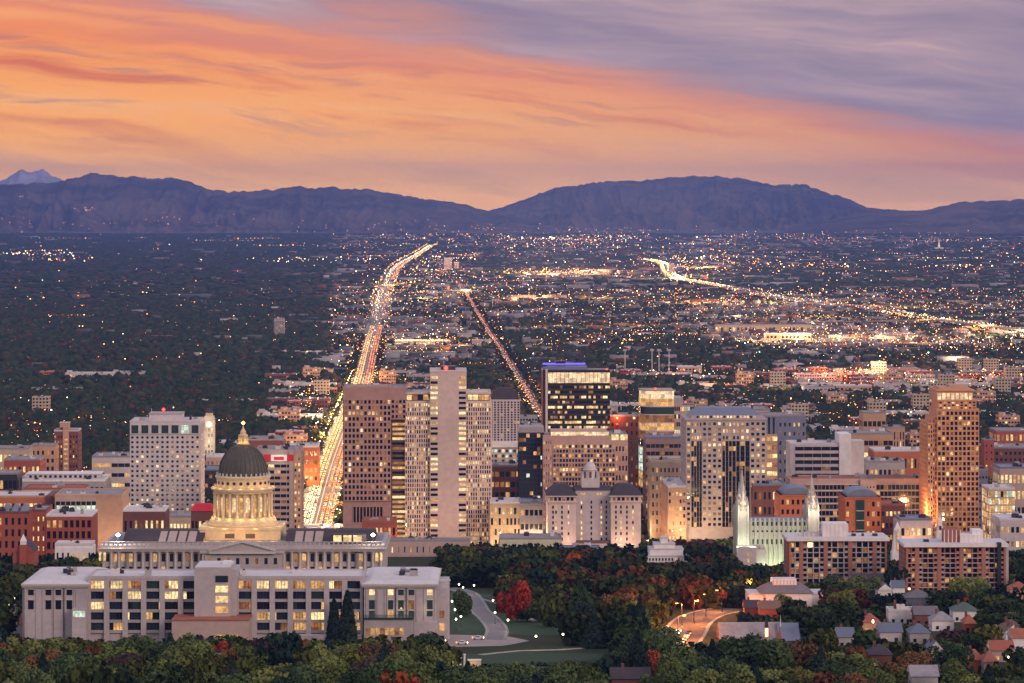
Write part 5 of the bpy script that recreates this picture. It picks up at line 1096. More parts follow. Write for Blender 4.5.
# ================================================================== white hotel with a domed cupola
b = Bld('hotel', 'white hotel with dark hipped wings and a small round cupola, above the dark park trees', 'hotel', 548, 641, 2290, 496, 40)
HW = M('cream_render', (.66, .52, .47)); b.core(HW, x1=b.x(576)); b.core(HW, x0=b.x(611)); b.core(LILAC, x0=b.x(576), x1=b.x(611), y0=9, z1=b.z(490, 9))
def wcol(px_, y0, rows_, lit, w=.55):
    for j, py in enumerate(rows_): b.window(b.T('front', y0=y0), b.x(px_) - w, b.x(px_) + w, b.z(py + 1.6, y0), b.z(py - 1.4, y0), lit[j % len(lit)], .1)
R8 = [507, 512, 517, 522.5, 528, 533.5, 539]
for px_, l in ((553, [GL]), (556, [LW, GL, LB, LW, LB, GL, LW]), (562, [GL, GL, GL]), (568.5, [LB, GL, LB, LB, LW, GL, LB])): wcol(px_, 0, R8, l)
for px_, l in ((616, [GL]), (621, [GL, GL, LW, LB, LB, GL, LB]), (627, [GL]), (633, [GL, LB, LW, GL, LB, LB, LW])): wcol(px_, 0, R8, l)
for px_, l in ((582, [LB, GL, LB, LW, LB, LB, LB]), (592, [GL]), (602, [GL, LW, LW, LB, LB, LW, LB]), (607, [GL, GL])): wcol(px_, 9, [502] + R8, l)
for px_ in (582, 585, 598.5, 601.5): b.window(b.T('front', y0=9), b.x(px_) - .8, b.x(px_) + .8, b.z(495, 9), b.z(492.6, 9), LW)
for a0, a1 in ((548, 576), (611, 641)):
    b.trim.box(b.x(a0) - .9, b.x(a1) + .9, -.9, 41, b.z(502.5), b.z(501), HW); b.trim.box(b.x(a0) - 1.3, b.x(a1) + 1.3, -1.3, 41.3, b.top - .4, b.top + .3, HW)
    for i in range(6): u = b.x(a0 + 1.5) + i * (b.x(a1) - b.x(a0) - 2.2) / 6; b.window(b.T('front'), u + .3, u + 2.3, b.z(500.6), b.z(497.4), GL if i % 3 else LD, .1, 'arcade_opening')
    b.roof.taper(b.x(a0) - 1.3, b.x(a1) + 1.3, -1.3, 41.3, b.top + .3, b.z(484.5, 12), 7.5, 14, SLATE)
b.roof.taper(b.x(575), b.x(612), 8, 34, b.z(490, 9), b.z(486, 18), 0, 9, SLATE)
q = MB(); q.box(b.x(576) + .1, b.x(611) - .1, 2, 9, 0, b.z(541.5), BROWN); q.box(b.x(546), b.x(641), -6, -1, 0, b.z(543.5), HW); b.part('podium', q)
q = MB(); yc = 20; q.box(b.x(582.5), b.x(600.5), yc - 6.2, yc + 6.2, b.z(490, 9), b.z(478, yc), WHITEC)
for sx in (583.5, 599.5):
    for sy in (-5.6, 5.6): q.tube((b.x(sx), yc + sy, b.z(478, yc)), (b.x(sx), yc + sy, b.z(471.5, yc)), .9, .2, WHITEC, 8)
cu = b.part('cupola', q)
q = MB(); x_ = b.x(591.5); q.lathe([(4.9, b.z(478, yc)), (4.9, b.z(470.5, yc)), (5.5, b.z(470, yc)), (5.5, b.z(469.3, yc)), (4.4, b.z(469, yc)), (4.0, b.z(466, yc)), (2.9, b.z(463.6, yc)), (1.2, b.z(462, yc)), (.5, b.z(461.4, yc)), (.2, b.z(458.5, yc))], WHITEC, 24, x_, yc); q.build('cupola_dome', cu)
for da in (-.9, 0, .9):
    q = MB(); q.box(-.8, .8, -.15, .1, -2.2, 2.2, BROWN); o = q.build('cupola_opening', cu, loc=(x_ + 4.95 * math.sin(da), yc - 4.95 * math.cos(da), b.z(474.2, yc))); o.rotation_euler = (0, 0, da)
for a0 in (555, 567, 618, 630): glow('floodlight', None, b.x(a0), -8, b.z(541), 1900, (1, .60, .38), 1, parent=b.root)
for dy_ in (6, 24): glow('floodlight', None, b.x0 - 8, dy_, b.z(541), 3000, (1, .66, .42), 1, parent=b.root)
for k in range(7): b.window(b.T('left'), 4, 6, b.z(539 - k * 5.5), b.z(536 - k * 5.5), LW if k % 3 else GL)
b.done()
box_b('low_hall', 'long flat pale hall with a greenish lit wall below the amber stone block', 'hall', 500, 562, 2255, 539, 10, 1, M('lime_render', (.55, .55, .38)), 'off', 30, .1, .2, side=False, roof=ROOFG, units=2)
box_b('low_hall', 'white low annexe with blue roof between park trees and the white hotel', 'hall', 556, 600, 2220, 548, 8, 1, WHITEP, 'warm', 12, .3, .4, side=False, roof=BLUER, units=2)
b = Bld('stepped_pavilion', 'small white stepped pavilion of stacked terraces beside the white hotel', 'pavilion', 645, 690, 2150, 556, 26); b.core(WHITEP)
for i, (a0, a1, yt) in enumerate(((650, 684, 550), (655, 676, 545.5), (662, 669, 540))): b.wall.box(b.x(a0), b.x(a1), 3 + i * 4, 24 - i, b.top - .1, b.z(yt), WHITEP); b.trim.box(b.x(a0) - .3, b.x(a1) + .3, 2.7 + i * 4, 24.3 - i, b.z(yt), b.z(yt) + .35, LILAC)
b.grid('front', b.x0, b.x1, 1, b.top - .5, 14, 2, .5, .5, WHITEP, 'dark', .3); b.roof.box(b.x0 - .2, b.x1 + .2, -.4, 26.2, b.top, b.top + .3, ROOFW); b.done()

# ================================================================== temple with spires
b = Bld('temple', 'pale stone temple glowing mint green with tall lit spires at both ends', 'temple', 735, 826, 1990, 520, 34)
TS = M('temple_stone', (.52, .50, .44), scale=.7); b.wall.box(b.x(748), b.x(812), 5, 29, 0, b.z(521.5), TS); b.roof.taper(b.x(748), b.x(812), 6, 28, b.z(521.5), b.z(519.3, 10), .2, 4, BLUER)
n = 12
for i in range(n + 1): x = b.x(751.5) + i * (b.x(808) - b.x(751.5)) / n; b.trim.box(x - .35, x + .35, 4.3, 5, 0, b.z(521), TS); b.trim.box(x - .55, x + .55, 4.2, 5.3, b.z(521.2), b.z(519), TS)
for i in range(n):
    x = b.x(751.5) + (i + .5) * (b.x(808) - b.x(751.5)) / n; T = b.T('front', y0=5)
    b.window(T, x - .5, x + .5, b.z(526.5), b.z(522.5), GLG, .1); b.window(T, x - .45, x + .45, b.z(545), b.z(540), GLG, .1)
    if i % 2 == 0 or True:
        q = MB(); q.tube((x, 5.05, b.z(532)), (x, 4.85, b.z(532)), .62, .62, DARK, 12); b.part('round_window', q)
def spire(x, y, w, ztip, zsh, statue=False):
    q = MB(); zb = 0
    q.box(x - w, x + w, y - w, y + w, 0, zsh, TS)
    for sx in (-1, 1):
        for sy in (-1, 1):
            q.box(x + sx * w - .55, x + sx * w + .55, y + sy * w - .55, y + sy * w + .55, 0, zsh + 1.2, TS); q.taper(x + sx * w - .6, x + sx * w + .6, y + sy * w - .6, y + sy * w + .6, zsh + 1.2, zsh + 5.0, .57, .57, GRANITE)
    t = b.part('tower', q); H = ztip - zsh; q = MB()
    lv = [(w * .86, 0, .16), (w * .70, .16, .32), (w * .54, .32, .47)]
    for r, a, c in lv:
        q.lathe([(r * 1.1, zsh + H * a), (r * 1.04, zsh + H * (a + .02)), (r * .95, zsh + H * (c - .03)), (r * 1.12, zsh + H * (c - .02)), (r * .9, zsh + H * c)], GRANITE, 8, x, y, math.pi / 8)
        for i in range(8):
            an = math.pi / 4 * i + math.pi / 8; q.tube((x + r * 1.12 * math.cos(an), y + r * 1.12 * math.sin(an), zsh + H * (c - .06)), (x + r * 1.12 * math.cos(an), y + r * 1.12 * math.sin(an), zsh + H * (c + .05)), .3, .05, GRANITE, 5)
    q.lathe([(w * .44, zsh + H * .47), (w * .12, zsh + H * .88), (.1, zsh + H * (.93 if statue else 1))], GRANITE, 8, x, y, math.pi / 8); s_ = q.build('spire', t)
    q = MB()
    for r, a, c in lv:
        for i in range(8):
            an = math.pi / 4 * i + math.pi / 8 * 2; ca, sa = math.cos(an), math.sin(an); rx = r * 1.0; zz0, zz1 = zsh + H * (a + .045), zsh + H * (c - .045); tx, ty = -sa, ca
            q.add([(x + rx * ca + k * tx * r * .16, y + rx * sa + k * ty * r * .16, z) for k, z in ((-1, zz0), (1, zz0), (1, zz1), (-1, zz1))] + [(x + (rx - .3) * ca + k * tx * r * .16, y + (rx - .3) * sa + k * ty * r * .16, z) for k, z in ((-1, zz0), (1, zz0), (1, zz1), (-1, zz1))], [(0, 1, 2, 3), (0, 4, 5, 1), (1, 5, 6, 2), (2, 6, 7, 3), (3, 7, 4, 0)], LB)
    q.build('belfry_window', t)
    if statue:
        q = MB(); z = zsh + H * .93; q.lathe([(.75, z), (.75, z + .8), (.35, z + 1.0), (.5, z + 1.6), (.42, z + 2.6), (.25, z + 3.0), (.28, z + 3.3), (.05, z + 3.6)], GOLD, 10, x, y); q.tube((x, y, z + 2.5), (x - 1.3, y, z + 3.1), .12, .1, GOLD); q.build('gilded_statue', t)
for px_, top_, mid_ in ((743.5, 468, 466), (814, 482, 473)):
    x = b.x(px_); w = 2.9
    spire(x, 4, w, b.z(top_ + 12, 4), b.z(511)); spire(x + .6, 17, w * 1.1, b.z(mid_, 17), b.z(504, 17), px_ < 800); spire(x, 30, w, b.z(top_ + 14, 30), b.z(511, 30))
q = MB(); q.box(b.x(736), b.x(755), -8, 0, 0, b.z(547, -8), LILAC); q.box(b.x(755), b.x(766), -3, 4, 0, b.z(550, -3), LILAC); b.part('annexe', q)
for i in range(3): b.window(b.T('front', y0=-8), b.x(745.5), b.x(748), b.z(556 + i * 6, -8), b.z(553 + i * 6, -8), LW)
MINT = (.78, 1, .56)
for i in range(6): glow('floodlight', None, b.x(757 + i * 9.5), -5, 4, 5200, MINT, .6, parent=b.root)
for px_ in (736, 751): glow('floodlight', None, b.x(px_), -7, b.z(545), 3000, (.9, 1, .7), .6, parent=b.root); glow('floodlight', None, b.x(px_), -3.5, b.z(513), 1000, WHT, .4, parent=b.root)
for px_ in (808, 820): glow('floodlight', None, b.x(px_), -5, b.z(512), 1400, WHT, .4, parent=b.root)
for px_, zz in ((743.5, 503), (743.5, 496), (814, 504), (814, 497)): glow('floodlight', None, b.x(px_), -3.5, b.z(zz), 1000, WHT, .4, parent=b.root)
b.done()
# white spired hall and small steeple to the right
b = Bld('meeting_hall_spire', 'white pointed stone spire with a warm lit recess between the two brick condominiums', 'spire', 892, 904.5, 1930, 552, 8)
q = MB(); q.taper(b.x0, b.x1, 0, 7.5, 0, b.z(552), .2, .2, WHITEP); q.taper(b.x0 + .6, b.x1 - .6, .6, 6.9, b.z(552), b.z(531), 1.3, 1.2, WHITEP); q.taper(b.x0 + 1.7, b.x1 - 1.7, 1.6, 5.9, b.z(531), b.z(522.5), 1.9, 1.9, WHITEP); b.part('spire', q)
q = MB(); q.taper(-.75, .75, .2, .6, b.z(551), b.z(529), .35, .1, LW); b.part('lit_recess', q); b.done()
b = Bld('steeple', 'small white church steeple rising behind the right brick condominium roof', 'steeple', 936.5, 944.5, 1860, 532, 5)
q = MB(); q.box(b.x0, b.x1, 0, 4.6, 0, b.top, WHITEP); q.taper(b.x0 + .5, b.x1 - .5, .5, 4.1, b.top, b.z(524), .6, .6, WHITEP); q.taper(b.x0 + 1.2, b.x1 - 1.2, 1.1, 3.5, b.z(524), b.z(514), 1.05, 1.1, WHITEP); b.part('steeple', q)
q = MB(); q.box(-.6, .6, .3, 1.0, b.z(530), b.z(526), DARK); b.part('louvre', q); b.done()

# ================================================================== two brick condominiums
def condo(px0, px1, Y, yt, lab, nb, nf, pents, warm):
    b = Bld('condominium', lab, 'condominium', px0, px1, Y, yt, 26, rz=TH * .6); BK = M('rose_brick', (.40, .17, .12), scale=1.0)
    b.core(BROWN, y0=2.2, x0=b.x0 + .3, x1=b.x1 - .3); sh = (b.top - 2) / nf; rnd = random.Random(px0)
    cw = b.W / nb
    for i in range(nb + 1):
        wide = i in (0, nb) or i % 4 == 2
        x = b.x0 + i * cw; hw = 1.1 if wide else .28; b.wall.box(max(b.x0, x - hw), min(b.x1, x + hw), -.1 if wide else .5, 2.3, 0, b.top, BK if (wide or warm) else LILAC)
    q = MB()
    for j in range(nf): z = 1 + j * sh; q.box(b.x0 + .2, b.x1 - .2, .15, 2.25, z, z + .32, LILAC)
    b.part('floor_slab', q)
    for j in range(nf):
        z = 1 + j * sh + .32
        for i in range(nb):
            x = b.x0 + i * cw
            b.window(b.T('front', y0=2.2), x + .5, x + cw - .5, z + .1, z + sh - .5, pick(((GL, .80), (LD, .1), (LW, .07), (LO if rnd.random() < .15 else LD, .03)), rnd.random()), .1)
    rm = []
    for mm in (BK, GREYC): q = MB(); q.box(.3, cw - .3, .2, .28, 0, 1.0, mm); rm.append(q.mesh('balcony_railing'))
    for j in range(nf):
        z = 1 + j * sh + .32
        for i in range(nb):
            if (i + 1) % 4 in (0, 1) or rnd.random() < .2: continue
            put('balcony_railing', rm[0 if warm and i % 2 else 1], b.root, (b.x0 + i * cw, 0, z))
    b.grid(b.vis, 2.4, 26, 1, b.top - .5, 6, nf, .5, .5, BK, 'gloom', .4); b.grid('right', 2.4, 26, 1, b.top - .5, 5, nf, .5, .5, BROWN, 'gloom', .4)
    b.trim.box(b.x0 - 1.4, b.x1 + 1.4, -1.2, 27.2, b.top, b.top + 1.7, WHITEP); b.roof.box(b.x0 - .9, b.x1 + .9, -.7, 26.7, b.top + 1.7, b.top + 1.85, ROOFW)
    for a0, a1, y0, y1, py, m in pents:
        q = MB(); q.box(b.x(a0), b.x(a1), y0, y1, b.top + 1.8, b.z(py, y0), m)
        nn = max(2, int((a1 - a0) / 4))
        for k in range(nn + 1): x = b.x(a0) + (b.x(a1) - b.x(a0)) * k / nn; q.box(x - .25, x + .25, y0 - .2, y0, b.top + 1.8, b.z(py, y0) + .02, WHITEP)
        b.part('penthouse', q)
    for k in range(5): q = MB(); x = b.x0 + 3 + rnd.random() * (b.W - 8); q.box(x, x + 1 + 2 * rnd.random(), 8, 11, b.top + 1.8, b.top + 3.2, rnd.choice([GREYC, DARK, ROOFW])); q.build('roof_unit', b.root)
    b.done(); return b
condo(789, 887, 1770, 541, 'left brick condominium with a white slab roof and grey balconies, below the temple', 16, 9, [(824, 849, 5, 17, 523.5, WHITEP), (806, 824, 8, 16, 533, LILAC)], False)
b = condo(906, 1006, 1720, 547, 'right brick condominium with rosy balconies and white slab roof, below the tall orange tower', 18, 9, [(946, 962, 6, 16, 530, TERRA), (962, 984, 5, 17, 535, WHITEP), (975, 985, 8, 18, 530, WHITEP)], True)
q = MB(); q.box(b.x(997), b.x(1001), -1.8, 2, 0, b.top + 2.5, DARK); q.box(b.x(1001) + .1, b.x(1010), 4, 24, 0, b.top - .5, LILAC); b.part('end_shaft', q)
LATER = []
# ================================================================== park, streets and houses of the near slope
def patch(name, poly, dz, m, kind='structure'):       # flat shape laid on the slope: (px, py) corners of the ground
    P = []
    for px, py in poly: Y = Yg(py); P.append((PX(px, Y), Y))
    P = np.array(P); c = P.mean(0); vs = []; fs = []; n = len(P)
    y0, y1 = P[:, 1].min(), P[:, 1].max(); ys = np.unique(np.concatenate([[y0], _nodes[(_nodes > y0) & (_nodes < y1)], np.arange(y0, y1, 6), [y1]]))
    def span(y):
        xs_ = []
        for i in range(n):
            a, b_ = P[i], P[(i + 1) % n]
            if (a[1] - y) * (b_[1] - y) <= 0 and a[1] != b_[1]: xs_.append(a[0] + (b_[0] - a[0]) * (y - a[1]) / (b_[1] - a[1]))
        return (min(xs_), max(xs_)) if xs_ else None
    sp_ = [(y, span(y)) for y in ys]; sp_ = [(y, s_) for y, s_ in sp_ if s_]
    for y, (a, b_) in sp_: vs += [(a, y, float(gnd(y)) + dz), (b_, y, float(gnd(y)) + dz)]
    for i in range(len(sp_) - 1): fs.append((2 * i, 2 * i + 1, 2 * i + 3, 2 * i + 2))
    q = MB(); q.add(vs, fs, m); return tag(q.build(name), kind=kind)
def gline(pts): return spline([(PX(px, Yg(py)), Yg(py)) for px, py in pts], 8)
def groad(name, pts, w, m, edge=True, dz=.12):
    l = gline(pts); q = MB(); ribbon(q, l, -w / 2, w / 2, dz, m); tag(q.build(name), kind='structure')
    if edge:
        q = MB()
        for a in (-w / 2 - 1.4, w / 2): ribbon(q, l, a, a + 1.4, dz + .12, WALK, skirt=.3)
        tag(q.build('sidewalk'), kind='structure')
    return l
LAWN = M('lawn', (.025, .055, .022), rough=.95, scale=.3, var=.3); PAVE = M('plaza_paving', (.34, .28, .27), scale=.3, var=.2)
patch('lawn', [(446, 668), (600, 660), (604, 654), (520, 652), (446, 655)], .06, LAWN)
patch('lawn', [(448, 634), (610, 636), (560, 604), (520, 596), (480, 594), (448, 592)], .05, LAWN)
patch('plaza', [(330, 650), (505, 646), (530, 641), (505, 636), (420, 634), (330, 637)], .10, PAVE)
patch('car_park', [(-10, 634), (24, 634), (24, 600), (-10, 596)], .10, ASPH)
PR = groad('park_road', [(446, 588), (458, 590), (469, 594), (475, 602), (480, 611), (490, 620), (497, 630), (494, 640)], 7, M('pale_asphalt', (.20, .18, .185)))
groad('park_path', [(482, 599), (505, 606), (520, 612), (535, 622)], 2.5, PAVE, False)
groad('park_path', [(480, 655), (520, 651), (560, 650), (612, 646)], 3, PAVE, False)
CR = groad('curved_street', [(664, 655), (676, 644), (684, 634), (690, 624), (700, 617), (716, 612), (736, 609)], 16, ASPH)
LOWR = groad('lower_street', [(560, 684), (612, 678), (660, 676), (720, 684)], 12, ASPH)
LFT = groad('slope_street', [(-20, 604), (10, 606), (22, 618), (26, 634)], 9, ASPH)
def house(px0, px1, py, h, label, roof, wall, style='hip', depth=11, rise=3.2, litw=.15, chim=True, rz=0.0, cat='house'):
    Y = Yg(py); W_ = (px1 - px0) * Y / F; b = Bld('house', label, cat, px0, px1, Y, 0, depth, rz=rz, ztop=float(gnd(Y)) - .5 + h + .8, z0=float(gnd(Y)) - .9)
    b.core(wall); e = .55; x0, x1 = b.x0 - e, b.x1 + e
    if style == 'hip': b.roof.taper(x0, x1, -e, depth + e, b.top, b.top + rise, min(depth / 2, (x1 - x0) / 2.3), depth / 2 - .1, roof)
    elif style == 'x': b.roof.gable(x0, x1, -e, depth + e, b.top, b.top + rise, roof, wall, 'x')
    elif style == 'y': b.roof.gable(x0, x1, -e, depth + e, b.top, b.top + rise, roof, wall, 'y')
    else: b.flat_roof(roof, units=2)
    rnd = random.Random(int(px0 * 7)); n = max(2, int(W_ / 3.2)); fl = 2 if h > 5 else 1
    for j in range(fl):
        for i in range(n):
            u = b.x0 + (i + .5) * W_ / n; b.window(b.T('front'), u - .6, u + .6, 1.6 + j * 2.9, 3.0 + j * 2.9, LW if rnd.random() < litw else GL, .08)
    q = MB(); u = b.x0 + W_ * .72; q.box(u - .5, u + .5, -.12, 0, .8, 3.0, DARK if litw < .5 else TAN); b.part('door', q)
    for k in range(2): b.window(b.T('left'), 2 + k * 4, 3.2 + k * 4, 1.6, 3.0, GL, .08)
    r = b.roof.build('roof', b.root); b.roof = MB()
    if chim: q = MB(); u = b.x0 + W_ * .3; q.box(u - .5, u + .5, depth * .6, depth * .6 + .9, b.top + .5, b.top + rise + 1.0, BRICKD); q.build('chimney', r)
    b.wall.build('wall', b.root); b.trim.build('parapet', b.root)
    return b
HG = M('grey_shingle', (.15, .14, .16), scale=1.5, var=.25); HB_ = M('blue_shingle', (.13, .15, .21), scale=1.5); HR = M('rust_shingle', (.33, .10, .06), scale=1.5, var=.25); HGN = M('green_shingle', (.08, .12, .11), scale=1.5); HBR = M('brown_shingle', (.16, .10, .08), scale=1.5)
house(20, 58, 637, 5, 'house with a long orange tile roof and pale gable, below the left pavilion', TERRA, PINKC, 'x', 13, 3.8, .2)
house(84, 108, 640, 4, 'small house with a dull rose roof beside the dark spruce, left', HR, BRICKD, 'x', 9, 2.5, .2)
house(-6, 14, 626, 4, 'pale house by the lamplit street at the far left edge', HBR, PINKC, 'hip', 9, 2.5, .5)
for (px, Y, pw, c) in [(673, 2300, 26000, WRM), (690, 2280, 12000, ORG), (645, 2300, 12000, (1, .8, .4)), (530, 2320, 12000, WRM), (700, 2310, 12000, WRM), (905, 2180, 12000, ORG), (985, 2250, 16000, WRM), (74, 2600, 26000, (1, .72, .3)), (110, 2200, 12000, WRM), (730, 2150, 12000, (1, .8, .4)), (770, 2200, 9000, ORG), (238, 2250, 12000, WRM), (320, 2440, 26000, ORG), (500, 2300, 9000, WRM), (400, 2290, 9000, ORG), (760, 2560, 20000, WRM), (895, 2500, 20000, ORG), (635, 2400, 14000, (1, .3, .1))]:
    r = empty('street_lamp', f'tall street lamp glowing between the downtown blocks', 'street lamp', (PX(px, Y), Y, float(gnd(Y))), 0, 'lamps between the downtown blocks'); LATER.append((r, pw, c))
H2 = [(906, 932, 609, 5, 'two storey blue walled house with a grey hipped roof below the right condominium', HG, HB_, 'hip', .3),
 (889, 915, 624, 5, 'white stucco house with flat roof left of the grey roofed houses', ROOFW, WHITEP, 'flat', .3),
 (915, 938, 626, 4.5, 'house with a broad plum grey roof and dormers behind the white flat roofed house', HG, BRICKD, 'x', .1),
 (932, 954, 631, 4, 'low white walled house with a bright eave, centre of the lower right slope', ROOFG, WHITEP, 'hip', .2),
 (953, 978, 622, 4.5, 'house with a large dark green hipped roof and white lower wall', HGN, WHITEP, 'hip', .1),
 (965, 976, 633, 3.5, 'tiny brick annexe with pink wall below the green roofed house', HR, BRICK, 'hip', 0),
 (880, 902, 643, 4, 'house with a long pale blue roof half hidden by trees, right of the chapel', HB_, LILAC, 'x', .2),
 (910, 930, 644, 4, 'house with a slate blue hipped roof above the dark round tree', HB_, GREYC, 'hip', .2),
 (862, 880, 633, 4, 'small house with a rust orange roof right of the grey chapel', HR, TAN, 'hip', .1),
 (1012, 1034, 652, 5, 'house with a bright red tile roof and white walls at the right edge', TERRA, WHITEP, 'x', .3),
 (992, 1014, 662, 4, 'long low house with a dull red roof beside the orange lamp', HR, PINKC, 'x', .4),
 (1006, 1022, 646, 5, 'white gabled house with dark windows near the right edge', HBR, WHITEP, 'y', .2),
 (930, 942, 664, 5, 'pale blue gabled cottage with white trim at the bottom right', HB_, LILAC, 'y', .1),
 (912, 938, 689, 4, 'house with a wide pale lavender roof on the bottom edge, right', ROOFG, LILAC, 'x', 0),
 (968, 984, 672, 4, 'small brick house with a rust roof behind hedges, bottom right', HR, BRICKO, 'hip', .2),
 (984, 998, 674, 4, 'small house with an orange brown roof right of its rust roofed neighbour', TERRA, PINKC, 'hip', .2),
 (838, 854, 648, 4, 'cottage with a dark blue roof right of the steep grey chapel end', HB_, GREYC, 'x', .2),
 (870, 892, 668, 4.5, 'house with a nearly black roof at the bottom among round trees, right of centre', SLATE, BRICKD, 'hip', .3),
 (878, 892, 600, 4.5, 'small house with a white gable at the foot of the bare poplars', HG, WHITEP, 'y', .1),
 (893, 905, 597, 4.5, 'small house with a steel blue roof and white porch below the left condominium', HB_, WHITEP, 'x', .2),
 (852, 888, 590, 4.5, 'long house with a dark slate roof at the foot of the left condominium', SLATE, GREYC, 'x', .1),
 (745, 760, 618, 4, 'small dark roofed house left below the white mansion', SLATE, BRICKD, 'x', .1),
 (760, 780, 620, 4.5, 'crimson brick house with a dark gabled roof between the mansion and the chapel', HBR, BRICK, 'x', .2),
 (1010, 1030, 600, 5, 'salmon house by the right edge below the brick condominium', HR, TAN, 'hip', .3),
 (1002, 1024, 640, 4, 'dark brown roofed bungalow left of the white gabled house', HBR, PINKC, 'hip', .1),
 (612, 650, 690, 3.5, 'dark gabled house lit orange from beneath its eaves, at the bottom centre', SLATE, BRICKD, 'x', .8),
 (215, 236, 676, 4, 'house with a slate blue roof between dark trees at the bottom left', HB_, LILAC, 'x', .1),
 (228, 250, 690, 4, 'house with a dark brown roof at the bottom edge, below the domed building', HBR, BRICKD, 'hip', .1),
 (98, 118, 668, 3.5, 'white roofed shed glimpsed between the trees below the left pavilion', ROOFW, LILAC, 'x', 0),
 (330, 348, 695, 4, 'small house with a bright rust roof at the bottom edge, left of centre', TERRA, PINKC, 'hip', 0)]
for a in H2: house(a[0], a[1], a[2], a[3], a[4], a[5], a[6], a[7], litw=a[8])
g_ = Yg(676); glow('porch_lamp', None, PX(616, g_), g_ - 3, float(gnd(g_)) + 3.2, 500, (1, .30, .07), .4); glow('porch_lamp', None, PX(626, g_), g_ - 4, float(gnd(g_)) + 3.2, 500, (1, .36, .10), .4)
# white mansion
b = Bld('mansion', 'white mansion with a grey hipped roof and square white roof lantern', 'mansion', 765, 812, 1500, 594, 20); b.core(WHITEP)
b.wall.box(b.x(749), b.x(765) - .02, 1, 18, 0, b.z(594.5), WHITEP); b.wall.box(b.x(812) + .02, b.x(825), 1, 18, 0, b.z(594.5), WHITEP); b.trim.box(b.x(748.5), b.x(825.5), .6, 18.4, b.z(594.5), b.z(593.6), WHITEC)
b.roof.taper(b.x(760), b.x(814), -.8, 21, b.top + .3, b.z(583, 9), 5, 8, HG); q = MB(); q.box(b.x(774), b.x(798), 6, 16, b.z(586, 6), b.z(579.5, 6), WHITEP); q.box(b.x(775.5), b.x(796.5), 7, 15, b.z(579.5, 6), b.z(579.2, 6), ROOFW)
for k in range(7): q.box(b.x(774.6 + k * 3.4), b.x(775.4 + k * 3.4), 5.8, 6, b.z(586, 6), b.z(580, 6), LILAC)
b.part('roof_lantern', q); b.window(b.T('front'), b.x(804), b.x(806.5), b.z(605), b.z(601), GL); b.window(b.T('front'), b.x(805), b.x(807), b.z(612), b.z(609), GL)
for a0 in (770, 779, 788, 797): b.window(b.T('front'), b.x(a0) - .5, b.x(a0) + .5, b.z(602), b.z(599), LILAC if a0 != 788 else GL)
b.done()
# chapel with steep grey roofs
b = Bld('chapel', 'chapel with long steep grey roofs, a small lit spirelet and gabled end', 'chapel', 722, 799, 1290, 640, 16); b.wall.box(b.x0, b.x1, 0, 16, 0, b.top, BRICKD)
b.roof.gable(b.x0 - 1, b.x(782), -1, 17, b.top, b.z(622, 8), ROOFG, BRICKD, 'x'); b.roof.gable(b.x(778), b.x(800), -3, 15, b.top, b.z(623, 5), BLUER, BRICK, 'x')
q = MB(); q.box(b.x(764.4), b.x(768), -1.6, -.2, b.top - 2, b.z(627), TAN); q.taper(b.x(764.2), b.x(768.2), -1.7, -.1, b.z(627), b.z(612), .75, .7, DARK); q.box(b.x(765), b.x(767.4), -1.75, -1.6, b.z(636), b.z(628), LO); b.part('spirelet', q)
q = MB(); q.taper(b.x(776.5), b.x(781), -3.4, -1.6, b.top, b.z(625, 0), .85, .85, TERRA); q.taper(b.x(779.6), b.x(780.6), -2, -1.6, b.z(626), b.z(614), .18, .18, WHITEP); b.part('turret', q)
for k in range(6): b.window(b.T('front'), b.x(727 + k * 6) - .5, b.x(727 + k * 6) + .5, 2, b.top - 2, GL)
b.done()
# memorial colonnade and pale garden walls by the plaza
b = Bld('memorial_colonnade', 'row of four slim white columns beside a pale lit garden wall by the plaza', 'colonnade', 451, 479, Yg(668), 655, 3, ztop=float(gnd(Yg(668))) + 5.2)
for k in range(4):
    q = MB(); x = b.x(452.5 + k * 4.0); q.lathe([(.55, 0), (.55, .5), (.38, .7), (.33, 5.0), (.5, 5.2), (.5, 5.6)], WHITEP, 12, x, 1.5); b.part('column', q)
q = MB(); q.box(b.x(468), b.x(481), 0, 1, 0, 3.4, SANDST); q.box(b.x(467.6), b.x(481.4), -.3, 1.3, 3.4, 3.8, WHITEP); b.part('garden_wall', q); glow('floodlight', None, b.x(473), -3, 2, 180, WRM, .3, parent=b.root); glow('floodlight', None, b.x(458), -2, 1, 130, WRM, .3, parent=b.root)
# ------------------------------------------------ street lamps with a glowing globe
def lamp_proto():
    q = MB(); q.lathe([(.16, 0), (.16, .4), (.07, .6), (.05, 4.4), (.12, 4.5)], DARK, 8); pm = q.mesh('pole'); q = MB(); q.lathe([(.05, 4.45), (.34, 4.7), (.36, 4.95), (.22, 5.2), (.03, 5.3)], LY_, 12); gm = q.mesh('globe'); return pm, gm
PM, GM = lamp_proto()
q = MB(); q.lathe([(.22, 0), (.2, 9.6)], DARK, 6); q.tube((0, 0, 9.5), (2.6, 0, 10.2), .1, .08, DARK); PM2 = q.mesh('pole'); q = MB(); q.box(1.9, 3.2, -.35, .35, 9.95, 10.25, DARK); q.box(2.0, 3.1, -.3, .3, 9.7, 9.95, LY_); GM2 = q.mesh('lamp_head')
q = MB(); q.box(1.9, 3.2, -.35, .35, 9.95, 10.25, DARK); q.box(2.0, 3.1, -.3, .3, 9.7, 9.95, LO); GM3 = q.mesh('lamp_head')
for r, pw, c in LATER: put('pole', PM2, r); put('lamp_head', GM2, r); glow('bulb', None, 2.5, -.6, 9.2, pw * 2.5, c, .4, parent=r)
